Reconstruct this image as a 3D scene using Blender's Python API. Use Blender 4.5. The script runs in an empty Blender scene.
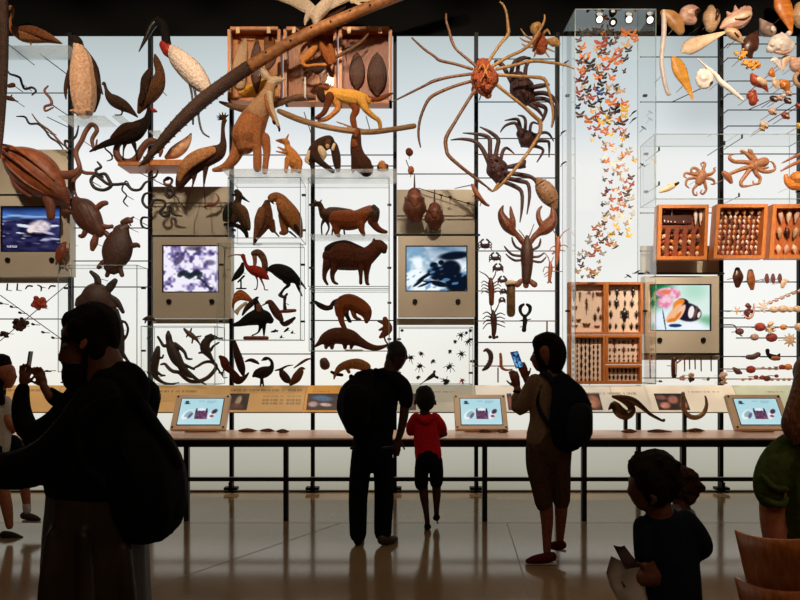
# Natural-history museum hall: a tall back-lit wall of mounted specimens, an exhibit counter and visitors.
import bpy, bmesh, math, random
from mathutils import Vector, Matrix
random.seed(7)
C = bpy.context.collection
# lens and eye height; P() turns a sight line of the eye plus a distance into a place in the hall (metres)
F, CX, HY, CZ = 640.0, 400.0, 357.0, 1.55
WALL = 7.40
def S(Y): return Y / F
def P(px, py, Y): return Vector(((px - CX) * Y / F, Y, CZ + (HY - py) * Y / F))
def lin(h):
    if isinstance(h, str):
        h = h.lstrip('#'); h = [int(h[i:i+2], 16) / 255 for i in (0, 2, 4)]
    return tuple(c / 12.92 if c <= .04045 else ((c + .055) / 1.055) ** 2.4 for c in h[:3])

# ---------------------------------------------------------------- materials
_M = {}
def mat(c1, c2=None, scale=30, rough=.75, bump=.0, metal=0.0, stretch=(1, 1, 1), spec=.4, coat=0):
    key = (c1, c2, scale, rough, bump, metal, stretch, spec, coat)
    if key in _M: return _M[key]
    m = bpy.data.materials.new('m_' + c1.strip('#')); m.use_nodes = True
    nt = m.node_tree; b = nt.nodes['Principled BSDF']
    b.inputs['Roughness'].default_value = rough; b.inputs['Metallic'].default_value = metal
    b.inputs['Specular IOR Level'].default_value = spec; b.inputs['Coat Weight'].default_value = coat
    tc = nt.nodes.new('ShaderNodeTexCoord'); mp = nt.nodes.new('ShaderNodeMapping')
    mp.inputs['Scale'].default_value = stretch
    nz = nt.nodes.new('ShaderNodeTexNoise'); nz.inputs['Scale'].default_value = scale; nz.inputs['Detail'].default_value = 5
    nt.links.new(tc.outputs['Object'], mp.inputs['Vector']); nt.links.new(mp.outputs['Vector'], nz.inputs['Vector'])
    rp = nt.nodes.new('ShaderNodeValToRGB')
    rp.color_ramp.elements[0].position = .28; rp.color_ramp.elements[1].position = .72
    rp.color_ramp.elements[0].color = (*lin(c1), 1); rp.color_ramp.elements[1].color = (*lin(c2 or c1), 1)
    nt.links.new(nz.outputs['Fac'], rp.inputs['Fac']); nt.links.new(rp.outputs['Color'], b.inputs['Base Color'])
    if bump:
        bp = nt.nodes.new('ShaderNodeBump'); bp.inputs['Strength'].default_value = bump; bp.inputs['Distance'].default_value = .02
        nt.links.new(nz.outputs['Fac'], bp.inputs['Height']); nt.links.new(bp.outputs['Normal'], b.inputs['Normal'])
    _M[key] = m
    return m
def wood(c1, c2, rough=.45):
    return mat(c1, c2, 14, rough, .15, 0, (6, 6, .7))
def emit_attr(name, strength=1.0):
    m = bpy.data.materials.new(name); m.use_nodes = True; nt = m.node_tree
    nt.nodes.remove(nt.nodes['Principled BSDF'])
    a = nt.nodes.new('ShaderNodeVertexColor'); a.layer_name = 'Col'
    e = nt.nodes.new('ShaderNodeEmission'); e.inputs['Strength'].default_value = strength
    nt.links.new(a.outputs['Color'], e.inputs['Color']); nt.links.new(e.outputs[0], nt.nodes['Material Output'].inputs['Surface'])
    return m
def paint_attr(name, rough=.6):
    m = bpy.data.materials.new(name); m.use_nodes = True; nt = m.node_tree
    a = nt.nodes.new('ShaderNodeVertexColor'); a.layer_name = 'Col'
    b = nt.nodes['Principled BSDF']; b.inputs['Roughness'].default_value = rough
    nt.links.new(a.outputs['Color'], b.inputs['Base Color'])
    return m
def emit(name, c, strength):
    m = bpy.data.materials.new(name); m.use_nodes = True; nt = m.node_tree
    nt.nodes.remove(nt.nodes['Principled BSDF'])
    e = nt.nodes.new('ShaderNodeEmission'); e.inputs['Strength'].default_value = strength; e.inputs['Color'].default_value = (*lin(c), 1)
    nt.links.new(e.outputs[0], nt.nodes['Material Output'].inputs['Surface'])
    return m
def glass_mat():
    m = bpy.data.materials.new('clear_glass'); m.use_nodes = True; nt = m.node_tree
    nt.nodes.remove(nt.nodes['Principled BSDF'])
    t = nt.nodes.new('ShaderNodeBsdfTransparent'); t.inputs['Color'].default_value = (.965, .975, .968, 1)
    g = nt.nodes.new('ShaderNodeBsdfGlossy'); g.inputs['Roughness'].default_value = .03
    lw = nt.nodes.new('ShaderNodeLayerWeight'); lw.inputs['Blend'].default_value = .12
    mx = nt.nodes.new('ShaderNodeMixShader')
    mu = nt.nodes.new('ShaderNodeMath'); mu.operation = 'MULTIPLY_ADD'; mu.inputs[1].default_value = .35; mu.inputs[2].default_value = .015
    nt.links.new(lw.outputs['Fresnel'], mu.inputs[0]); nt.links.new(mu.outputs[0], mx.inputs[0])
    nt.links.new(t.outputs[0], mx.inputs[1]); nt.links.new(g.outputs[0], mx.inputs[2])
    nt.links.new(mx.outputs[0], nt.nodes['Material Output'].inputs['Surface'])
    return m

# ---------------------------------------------------------------- meshes
def catmull(pts, sub):
    if sub <= 1 or len(pts) < 3: return pts
    out = []
    for i in range(len(pts) - 1):
        a = pts[max(i - 1, 0)]; b = pts[i]; c = pts[i + 1]; d = pts[min(i + 2, len(pts) - 1)]
        for k in range(sub):
            t = k / sub
            out.append([.5 * (2 * b[j] + (c[j] - a[j]) * t + (2 * a[j] - 5 * b[j] + 4 * c[j] - d[j]) * t * t + (3 * b[j] - a[j] - 3 * c[j] + d[j]) * t ** 3) for j in range(len(b))])
    out.append(list(pts[-1]))
    return out
def sweep(bm, pts, seg=8, ky=1.0, sub=3, round_ends=True):
    """pts: [x, y, z, r] in metres -> closed tapering tube with rounded ends"""
    pts = catmull([list(p) for p in pts], sub)
    if len(pts) == 1: pts = [pts[0], [pts[0][0] + 1e-4, pts[0][1], pts[0][2], pts[0][3]]]
    n = len(pts); V = [Vector(p[:3]) for p in pts]; R = [max(p[3], 4e-4) for p in pts]
    T = []
    for i in range(n):
        t = V[min(i + 1, n - 1)] - V[max(i - 1, 0)]
        T.append(t.normalized() if t.length > 1e-9 else Vector((1, 0, 0)))
    rows = []
    if round_ends:
        rows += [(V[0] - T[0] * R[0] * .92, T[0], R[0] * .38), (V[0] - T[0] * R[0] * .6, T[0], R[0] * .8)]
    rows += [(V[i], T[i], R[i]) for i in range(n)]
    if round_ends:
        rows += [(V[-1] + T[-1] * R[-1] * .6, T[-1], R[-1] * .8), (V[-1] + T[-1] * R[-1] * .92, T[-1], R[-1] * .38)]
    prev = None; first = None; last = None
    ref = Vector((0, 1, 0))
    for c, t, r in rows:
        n1 = ref - t * ref.dot(t)
        if n1.length < .2: n1 = Vector((1, 0, 0)) - t * t.x
        n1.normalize(); n2 = t.cross(n1)
        ring = [bm.verts.new(c + n2 * (math.cos(2 * math.pi * k / seg) * r) + n1 * (math.sin(2 * math.pi * k / seg) * r * ky)) for k in range(seg)]
        if prev:
            for k in range(seg):
                bm.faces.new((prev[k], prev[(k + 1) % seg], ring[(k + 1) % seg], ring[k]))
        else: first = ring
        prev = ring
    bm.faces.new(first[::-1]); bm.faces.new(prev)
def conv(ch, Y):
    """a chain of (px, py, r[, d]) seen at distance Y -> metres; d moves towards the viewer; a leading number is the depth ratio"""
    ky = .9
    if isinstance(ch[0], (int, float)): ky, ch = ch[0], ch[1:]
    s = S(Y); out = []
    for p in ch:
        v = P(p[0], p[1], Y); d = p[3] if len(p) > 3 else 0
        out.append([v.x, v.y - d * s, v.z, p[2] * s])
    return ky, out
def chains_bm(chains, Y, seg=10, sub=3):
    bm = bmesh.new()
    for ch in chains:
        ky, pts = conv(ch, Y); sweep(bm, pts, seg, ky, sub)
    return bm
def bounds(bm):
    xs = [v.co.x for v in bm.verts]; ys = [v.co.y for v in bm.verts]; zs = [v.co.z for v in bm.verts]
    return Vector(((min(xs) + max(xs)) / 2, (min(ys) + max(ys)) / 2, min(zs))), max(max(xs) - min(xs), max(zs) - min(zs))
def link(name, me, m, org, parent=None, smooth=True):
    for mm in (m if isinstance(m, (list, tuple)) else [m]): me.materials.append(mm)
    if smooth:
        for p in me.polygons: p.use_smooth = True
    o = bpy.data.objects.new(name, me); C.objects.link(o)
    if parent: o.parent = parent
    else: o.location = org
    return o
def mk(name, bm, m, org=None, parent=None, smooth=False, recalc=True):
    """bm in world metres -> one mesh object whose origin is org (a part: the thing's origin)"""
    if recalc: bmesh.ops.recalc_face_normals(bm, faces=bm.faces[:])
    if org is None: org = bounds(bm)[0]
    for v in bm.verts: v.co -= org
    me = bpy.data.meshes.new(name); bm.to_mesh(me); bm.free()
    return link(name, me, m, org, parent, smooth)
def fused(bm, vox, smooth=3):
    """one continuous skin around everything in bm"""
    me = bpy.data.meshes.new('t'); bm.to_mesh(me); bm.free()
    o = bpy.data.objects.new('t', me); C.objects.link(o)
    r = o.modifiers.new('r', 'REMESH'); r.mode = 'VOXEL'; r.voxel_size = vox
    if smooth:
        s = o.modifiers.new('s', 'SMOOTH'); s.iterations = smooth; s.factor = .5
    dg = bpy.context.evaluated_depsgraph_get(); dg.update()
    out = bpy.data.meshes.new_from_object(o.evaluated_get(dg))
    bpy.data.objects.remove(o); bpy.data.meshes.remove(me)
    return out
def blob(name, chains, m, Y, vox=None, org=None, parent=None, smooth=2, sub=3):
    bm = chains_bm(chains, Y, 10, sub); o_, size = bounds(bm)
    if org is None: org = o_
    if vox is None: vox = min(max(size / 80, .0045), .011)
    for v in bm.verts: v.co -= org
    me = fused(bm, vox, smooth)
    return link(name, me, m, org, parent)
def tag(o, label, cat, group=None, kind=None):
    if label: o['label'] = label
    if cat: o['category'] = cat
    if group: o['group'] = group
    if kind: o['kind'] = kind
    return o
def empty(name, loc, label, cat, group=None):
    o = bpy.data.objects.new(name, None); C.objects.link(o); o.location = loc; o.empty_display_size = .1
    return tag(o, label, cat, group)
def box(bm, x0, x1, y0, y1, z0, z1, mi=0):
    v = [bm.verts.new((x, y, z)) for x in (x0, x1) for y in (y0, y1) for z in (z0, z1)]
    for q in ((0, 1, 3, 2), (4, 6, 7, 5), (0, 4, 5, 1), (2, 3, 7, 6), (0, 2, 6, 4), (1, 5, 7, 3)):
        bm.faces.new([v[i] for i in q]).material_index = mi
def boxes(*a):
    bm = bmesh.new()
    for b in a: box(bm, *b)
    return bm
def bev(bm, w, seg=2):
    bmesh.ops.bevel(bm, geom=bm.edges[:], offset=w, segments=seg, affect='EDGES', profile=.5)
    return bm
def rodbm(a, b, r, seg=8):
    bm = bmesh.new(); sweep(bm, [[*a, r], [*b, r]], seg, 1, 1, False); return bm
def tubebm(pts, seg=8, sub=3):
    bm = bmesh.new(); sweep(bm, pts, seg, 1, sub); return bm
def disc(bm, c, n, r, th, seg=20):
    c = Vector(c); n = Vector(n).normalized()
    sweep(bm, [[*(c - n * th / 2), r], [*(c + n * th / 2), r]], seg, 1, 1, False)
def grid_paint(name, corners, nx, ny, fn, m, org, parent=None):
    """a flat panel (corners: TL, TR, BR, BL) whose colours come from fn(u, v), v down"""
    TL, TR, BR, BL = [Vector(c) for c in corners]
    vs = []; cols = []
    for j in range(ny + 1):
        for i in range(nx + 1):
            u, v = i / nx, j / ny
            vs.append(((TL * (1 - u) + TR * u) * (1 - v) + (BL * (1 - u) + BR * u) * v) - org)
            cols.append(lin(fn(u, v)))
    fs = [(j * (nx + 1) + i, (j + 1) * (nx + 1) + i, (j + 1) * (nx + 1) + i + 1, j * (nx + 1) + i + 1) for j in range(ny) for i in range(nx)]
    me = bpy.data.meshes.new(name); me.from_pydata(vs, [], fs)
    ca = me.color_attributes.new('Col', 'FLOAT_COLOR', 'POINT')
    for k, c in enumerate(cols): ca.data[k].color = (*[max(0, x) for x in c], 1)
    return link(name, me, m, org, parent, False)
def quad_solid(TL, TR, BR, BL, th, nrm):
    bm = bmesh.new(); n = Vector(nrm).normalized() * th
    a = [bm.verts.new(Vector(c)) for c in (TL, TR, BR, BL)]; b = [bm.verts.new(Vector(c) + n) for c in (TL, TR, BR, BL)]
    bm.faces.new(a); bm.faces.new(b[::-1])
    for i in range(4): bm.faces.new((a[i], a[(i + 1) % 4], b[(i + 1) % 4], b[i]))
    return bm
def nth(n):
    o = 'zeroth first second third fourth fifth sixth seventh eighth ninth tenth eleventh twelfth thirteenth fourteenth fifteenth sixteenth seventeenth eighteenth nineteenth'.split()
    if n < 20: return o[n]
    t = {2: 'twenty', 3: 'thirty', 4: 'forty', 5: 'fifty', 6: 'sixty', 7: 'seventy', 8: 'eighty', 9: 'ninety'}[n // 10]
    return (t[:-1] + 'ieth') if n % 10 == 0 else t + '-' + o[n % 10]
def mixc(a, b, t):
    a = [int(a.lstrip('#')[i:i+2], 16) / 255 for i in (0, 2, 4)] if isinstance(a, str) else a
    b = [int(b.lstrip('#')[i:i+2], 16) / 255 for i in (0, 2, 4)] if isinstance(b, str) else b
    t = max(0, min(1, t)); return tuple(a[i] * (1 - t) + b[i] * t for i in range(3))
def sm(e0, e1, x):
    t = max(0, min(1, (x - e0) / (e1 - e0))); return t * t * (3 - 2 * t)
def vnoise(x, y, s=0):
    def h(i, j): return (math.sin(i * 127.1 + j * 311.7 + s * 74.7) * 43758.5453) % 1
    i, j = math.floor(x), math.floor(y); fx, fy = x - i, y - j
    fx, fy = fx * fx * (3 - 2 * fx), fy * fy * (3 - 2 * fy)
    return (h(i, j) * (1 - fx) + h(i + 1, j) * fx) * (1 - fy) + (h(i, j + 1) * (1 - fx) + h(i + 1, j + 1) * fx) * fy
def ell(u, v, cx, cy, rx, ry, rot=0, soft=.12):
    c, s = math.cos(rot), math.sin(rot); x, y = u - cx, v - cy
    d = math.hypot((x * c + y * s) / rx, (-x * s + y * c) / ry)
    return 1 - sm(1 - soft, 1 + soft, d)
# ---------------------------------------------------------------- the hall
GLASS = glass_mat(); EDGE = mat('#7c8c82', '#9aa8a0', 20, .3)
DARK = mat('#060606', '#0a0a09', 6, .8, 0, 0, (1, 1, 1), .1); BLACKMETAL = mat('#0e0d0c', '#171513', 40, .35)
STEEL = mat('#2b2622', '#3a332c', 40, .4, 0, .3)
def structure(o): o['kind'] = 'structure'; return o
def floor_material():
    m = bpy.data.materials.new('polished_floor'); m.use_nodes = True; nt = m.node_tree; b = nt.nodes['Principled BSDF']
    tc = nt.nodes.new('ShaderNodeTexCoord')
    n1 = nt.nodes.new('ShaderNodeTexNoise'); n1.inputs['Scale'].default_value = 1.3; n1.inputs['Detail'].default_value = 6
    n2 = nt.nodes.new('ShaderNodeTexVoronoi'); n2.inputs['Scale'].default_value = 90
    r1 = nt.nodes.new('ShaderNodeValToRGB'); r1.color_ramp.elements[0].position = .3; r1.color_ramp.elements[1].position = .7
    r1.color_ramp.elements[0].color = (*lin('#80684a'), 1); r1.color_ramp.elements[1].color = (*lin('#927858'), 1)
    r2 = nt.nodes.new('ShaderNodeValToRGB'); r2.color_ramp.elements[0].position = .05; r2.color_ramp.elements[1].position = .35
    r2.color_ramp.elements[0].color = (1.25, 1.22, 1.15, 1); r2.color_ramp.elements[1].color = (.92, .92, .92, 1)
    mx = nt.nodes.new('ShaderNodeMix'); mx.data_type = 'RGBA'; mx.blend_type = 'MULTIPLY'; mx.inputs[0].default_value = 1
    L = nt.links.new
    L(tc.outputs['Object'], n1.inputs['Vector']); L(tc.outputs['Object'], n2.inputs['Vector'])
    L(n1.outputs['Fac'], r1.inputs['Fac']); L(n2.outputs['Distance'], r2.inputs['Fac'])
    L(r1.outputs['Color'], mx.inputs[6]); L(r2.outputs['Color'], mx.inputs[7]); L(mx.outputs[2], b.inputs['Base Color'])
    b.inputs['Roughness'].default_value = .2; b.inputs['Specular IOR Level'].default_value = .95
    mr = nt.nodes.new('ShaderNodeMapRange'); mr.inputs['To Min'].default_value = .07; mr.inputs['To Max'].default_value = .17
    L(n1.outputs['Fac'], mr.inputs['Value']); L(mr.outputs[0], b.inputs['Roughness'])
    return m
structure(mk('floor', boxes((-9, 9, -4, 7.6, -.1, 0)), floor_material(), Vector((0, 0, 0))))
JOINT = mat('#6e6558', '#7d7364', 30, .5)
for i, (a, b) in enumerate((((-9, 5.98), (9, 5.98)), ((-9, 3.1), (9, 3.1)), ((-2.35, 3.3), (-.55, 5.98)), ((.75, 3.1), (1.0, 5.98)))):
    d = Vector((b[0] - a[0], b[1] - a[1], 0)); n = Vector((-d.y, d.x, 0)).normalized() * .004
    bm = bmesh.new(); A, B = Vector((*a, .001)), Vector((*b, .001))
    bm.faces.new([bm.verts.new(v) for v in (A - n, B - n, B + n, A + n)])
    structure(mk('trim_%d' % (40 + i), bm, JOINT))
structure(mk('ceiling', boxes((-9, 9, -4, 7.6, 6.7, 6.8)), DARK))
structure(mk('wall_left', boxes((-9.1, -9, -4, 7.6, 0, 6.7)), DARK))
structure(mk('wall_right', boxes((9, 9.1, -4, 7.6, 0, 6.7)), DARK))
structure(mk('wall_rear', boxes((-9, 9, -4.1, -4, 0, 6.7)), DARK))
structure(mk('wall_upper', boxes((-9, 9, 7.37, 7.6, P(0, 35, 7.37).z, 6.7)), mat('#050505', '#0a0a09', 3, .8, 0, 0, (1, 1, 1), .1)))
structure(mk('trim_30', boxes((-9, 9, 7.34, 7.4, 0, .015)), STEEL))
# the light wall: luminous glass, a little cooler and dimmer at the head, dim below the counter
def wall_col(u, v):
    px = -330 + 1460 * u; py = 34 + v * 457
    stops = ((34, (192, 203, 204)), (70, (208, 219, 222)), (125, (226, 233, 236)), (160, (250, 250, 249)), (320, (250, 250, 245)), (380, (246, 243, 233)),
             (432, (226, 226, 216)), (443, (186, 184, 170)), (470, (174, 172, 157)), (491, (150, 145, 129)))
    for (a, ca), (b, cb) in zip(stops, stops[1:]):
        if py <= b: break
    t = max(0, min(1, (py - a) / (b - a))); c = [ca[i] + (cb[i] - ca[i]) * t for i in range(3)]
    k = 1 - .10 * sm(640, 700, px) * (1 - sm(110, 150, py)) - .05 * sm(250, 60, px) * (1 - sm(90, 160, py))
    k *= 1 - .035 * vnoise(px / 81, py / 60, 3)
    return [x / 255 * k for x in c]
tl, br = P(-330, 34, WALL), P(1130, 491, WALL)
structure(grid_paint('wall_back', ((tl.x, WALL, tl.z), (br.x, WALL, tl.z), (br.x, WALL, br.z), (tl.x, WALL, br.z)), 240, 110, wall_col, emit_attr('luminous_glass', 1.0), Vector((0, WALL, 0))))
MULL = mat('#060706', '#0b0c0a', 30, .5, 0, 0, (1, 1, 1), .15)
for i, px in enumerate((-172, -91, -10, 71.5, 151, 232, 313, 395, 476, 557, 638, 720, 799, 880, 961)):
    x = P(px, 0, 7.37).x
    bm = boxes((x - .021, x + .021, 7.33, 7.385, .0, P(0, 385 if px == 638 else 34, 7.37).z)); box(bm, x - .075, x + .075, 7.29, 7.385, .03, .06); box(bm, x - .02, x + .02, 7.29, 7.36, .02, .12)
    structure(mk('trim_%d' % (i + 1), bm, MULL))

# ---------------------------------------------------------------- rods carrying the specimens
BRASS = mat('#6b4526', '#8a5a30', 40, .4, 0, .4)
_rods = [(-20, 71, 93, 0), (72, 151, 228, 0), (72, 151, 261, 0), (-20, 71, 319, 0), (72, 151, 287, 0), (152, 231, 203, 0), (395, 476, 174, 0), (395, 476, 216, 0), (476, 557, 59, 0), (476, 557, 102, 0), (476, 557, 138.5, 0),
         (476, 557, 154.5, 1), (476, 557, 178, 0), (476, 557, 251, 1), (476, 557, 291, 1), (476, 557, 321, 1), (476, 548, 342.5, 0), (472, 520, 366, 1), (232, 313, 354, 0), (313, 395, 320.5, 0),
         (313, 395, 166, 0), (232, 395, 155, 0), (640, 720, 57, 0), (640, 720, 102, 0), (640, 799, 213, 0), (640, 720, 251, 0), (638, 724, 273.5, 2), (152, 235, 236, 2), (394, 480, 235, 2), (-20, 71, 195, 2),
         (720, 799, 282, 0), (720, 799, 311, 0), (720, 745, 318, 0), (720, 799, 327, 0), (736, 799, 338, 0), (720, 799, 356.5, 0), (720, 799, 369, 1), (720, 799, 379, 1), (640, 720, 378, 1), (640, 720, 354, 2),
         (720, 799, 154, 0)]
for i, (x0, x1, y, k) in enumerate(_rods):
    Y = 7.30; a, b = P(x0, y, Y), P(x1, y, Y)
    o = mk('display_rod', rodbm(a, b, (.0065, .006, .013)[k], 6), (STEEL, BRASS, BLACKMETAL)[k], smooth=True)
    tag(o, '%s horizontal rod across the light wall, %s rod counting by height in its bay' % (('thin dark', 'thin brass', 'thick black')[k], nth(1 + sum(1 for q in _rods if q[0] == x0 and q[2] < y))), 'rod', 'rods across the light wall')
# rods standing forward on stub arms in the shell bay
for i, y in enumerate((44, 58, 81, 94, 110, 126)):
    Yf = 7.16; a = P(720, y, 7.34); b = P(812, y, Yf); zf = P(0, y, Yf).z
    bm = tubebm([[a.x, 7.35, zf, .0065], [a.x, Yf, zf, .0065]], 6, 1); sweep(bm, [[a.x - .004, Yf, zf, .0065], [b.x, Yf, zf, .0065]], 6, 1, 1)
    tag(mk('display_rod', bm, STEEL, smooth=True), 'dark rod on stub arms behind the shells, %s from the top' % nth(i + 1), 'rod', 'forward rods of the shell bay')
for i, (a, b) in enumerate((((40, 54), (68, 75)), ((52, 105), (72, 118)), ((47, 117), (72, 129)), ((304, 112), (314, 142)), ((128, 167), (170, 188)), ((170, 190), (186, 210)), ((406, 160), (412, 175)), ((418, 188), (476, 206)), ((0, 295), (60, 338)), ((0, 341), (69, 283)),
                            ((671, 60), (690, 95)), ((672, 102), (702, 88)), ((689, 34), (704, 24)), ((748, 110), (775, 98)), ((768, 122), (800, 102)), ((366, 116), (370, 130)), ((764, 305), (800, 289)))):
    dd = 7.28
    tag(mk('slanting_rod', rodbm(P(*a, dd), P(*b, dd), .005, 6), STEEL, smooth=True), 'thin dark slanting wire on the light wall beside %s' % ('the penguin', 'the brown curled snake', 'the zigzag snake', 'the black and white monkey', 'the black snake coil', 'the tangled snakes', 'the round nut', 'the horseshoe crabs',
        'the red coral, falling', 'the red coral, rising', 'the orange fan shell', 'the white shell', 'the conch', 'the mussels', 'the orange shells', 'the golden monkey', 'the bead string')[i], 'rod')

# ---------------------------------------------------------------- screens set in the wall
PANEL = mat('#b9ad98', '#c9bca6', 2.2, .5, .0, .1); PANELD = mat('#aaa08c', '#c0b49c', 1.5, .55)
SCREEN = emit_attr('lit_screen', 1.0); PRINT = paint_attr('print')
def turtle_film(u, v):
    c = mixc('#0c1430', '#3c66b4', sm(.2, .02, abs(v - .17)) * (.6 + .5 * vnoise(u * 4, v * 6, 9)))
    c = mixc(c, '#cfe2fa', .75 * sm(.07, .0, abs(v - .2)) * sm(.25, .8, vnoise(u * 5, v * 22, 1)))
    if v > .27: c = mixc('#14122e', '#4a4a84', vnoise(u * 9, v * 16, 2) * (1.05 - .6 * v))
    c = mixc(c, '#e8f0ff', .95 * sm(.62, .8, vnoise(u * 5 + v * 6, v * 26 - u * 4, 5)) * sm(.26, .36, v) * sm(.98, .6, v))
    c = mixc(c, '#0e0c22', ell(u, v, .6, .62, .26, .05, 0, .5) * .9)
    c = mixc(c, '#efe0de', ell(u, v, .64, .44, .19, .14, -.1, .3) * (.7 + .35 * vnoise(u * 26, v * 26, 7)))
    c = mixc(c, '#f6dcdc', ell(u, v, .48, .52, .06, .06, 0, .3)); c = mixc(c, '#dcd4f0', ell(u, v, .78, .58, .12, .03, .3, .4) * .8)
    return c
def lizard_film(u, v):
    n = vnoise(u * 8, v * 7, 1) * .6 + vnoise(u * 20, v * 18, 2) * .4
    c = mixc('#8c7fb5', '#f4effc', sm(.3, .55, n)); c = mixc(c, '#4a3f66', sm(.36, .22, n) * .9)
    for q in range(9):
        c = mixc(c, '#1a2530', ell(u, v, .3 + q * .045, .62 - .04 * math.sin(q * 1.2), .05, .07, .4, .3) * .85)
    for q in range(8):
        c = mixc(c, '#1c2732', ell(u, v, .63 + q * .035, .7 + .23 * sm(0, 7, q), .03, .03, 0, .3) * .8)
    c = mixc(c, '#3a3058', ell(u, v, .28, .3, .06, .14, .6, .4) * .8); c = mixc(c, '#3d3560', ell(u, v, .84, .36, .1, .06, 0, .5) * .7)
    return mixc(c, '#3a2a3a', ell(u, v, .55, .04, .16, .05, 0, .5) * .7)
def crab_film(u, v):
    n = vnoise(u * 5, v * 6, 3) * .7 + vnoise(u * 14, v * 14, 4) * .3
    c = mixc('#7fa6c4', '#f2fbff', sm(.25, .6, n)); c = mixc(c, '#31577e', sm(.75, .1, v + n * .3) * .6 * sm(.4, .7, u + .2))
    D = '#0b1424'
    c = mixc(c, D, ell(u, v, .74, .5, .17, .2, 0, .2)); c = mixc(c, D, ell(u, v, .8, .2, .26, .09, -.15, .3)); c = mixc(c, D, ell(u, v, .86, .82, .22, .24, 0, .2))
    for a in ((.5, .55, .16, .1, -.3), (.33, .66, .2, .035, -.7), (.2, .82, .13, .03, -.8), (.44, .8, .18, .03, .1), (.3, .86, .12, .025, -.5), (.55, .85, .14, .06, .3), (.46, .42, .07, .07, 0), (.6, .7, .2, .08, 0), (.58, .36, .05, .06, 0)):
        c = mixc(c, D, ell(u, v, *a, .25))
    return mixc(c, '#5c93c8', .8 * sm(.7, .85, vnoise(u * 16 + v * 9, v * 12, 8)) * sm(.35, .6, v))
def butterfly_film(u, v):
    c = mixc('#0f7d45', '#dcefe8', sm(.02, .42, u + .25 * v - .12)); c = mixc(c, '#e6f2ff', ell(u, v, .2, .78, .24, .3, 0, .6)); c = mixc(c, '#8fd0b0', ell(u, v, .75, .12, .2, .2, 0, .8) * .5)
    c = mixc(c, '#3a9a5c', ell(u, v, .95, .8, .14, .12, 0, .6) * .6); c = mixc(c, '#f2f7ff', ell(u, v, .72, .95, .24, .14, 0, .6))
    P1 = mixc('#e0719a', '#ffd5e2', vnoise(u * 22, v * 22, 2))
    c = mixc(c, '#1f5a3a', ell(u, v, .235, .78, .012, .25, -.12)); c = mixc(c, P1, ell(u, v, .28, .16, .2, .11, -.1, .2)); c = mixc(c, mixc('#c9482f', '#f09a70', vnoise(u * 14, v * 9)), ell(u, v, .27, .15, .11, .05, 0, .4)); c = mixc(c, P1, ell(u, v, .25, .38, .14, .13, .2, .25)); c = mixc(c, P1, ell(u, v, .42, .2, .09, .1, 0, .3))
    c = mixc(c, '#231a2c', ell(u, v, .62, .6, .25, .2, .5, .1)); c = mixc(c, '#1c1526', ell(u, v, .56, .36, .09, .06, .5, .2)); c = mixc(c, '#f08a30', ell(u, v, .48, .4, .12, .07, -.8, .2))
    c = mixc(c, '#f6b98a', ell(u, v, .4, .62, .07, .24, .55, .15)); c = mixc(c, '#e8781f', ell(u, v, .36, .78, .08, .04, -.4, .3)); c = mixc(c, '#f8c8a8', ell(u, v, .52, .6, .045, .18, .35, .15)); c = mixc(c, '#e07a28', ell(u, v, .46, .7, .03, .13, .5, .3))
    c = mixc(c, '#f4ece8', ell(u, v, .69, .6, .05, .14, .12, .15)); c = mixc(c, '#f2e6dc', ell(u, v, .82, .66, .025, .07, .2, .2)); c = mixc(c, '#6a4a3a', ell(u, v, .76, .62, .025, .15, .2, .3))
    return mixc(c, '#123a6e', ell(u, v, .42, .9, .11, .04))
def text(body, size, loc, m, org, parent, rx=math.pi / 2):
    cu = bpy.data.curves.new('t', 'FONT'); cu.body = body; cu.size = size; cu.extrude = .0005
    o = bpy.data.objects.new('t', cu); C.objects.link(o)
    dg = bpy.context.evaluated_depsgraph_get(); dg.update()
    me = bpy.data.meshes.new_from_object(o.evaluated_get(dg)); bpy.data.objects.remove(o)
    me.transform(Matrix.Translation(Vector(loc) - org) @ Matrix.Rotation(rx, 4, 'X'))
    me.materials.clear()
    return link('caption_lettering', me, m, org, parent, False)
WHITE_E = emit('caption_white', '#f4f4ff', 1.0)
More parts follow.
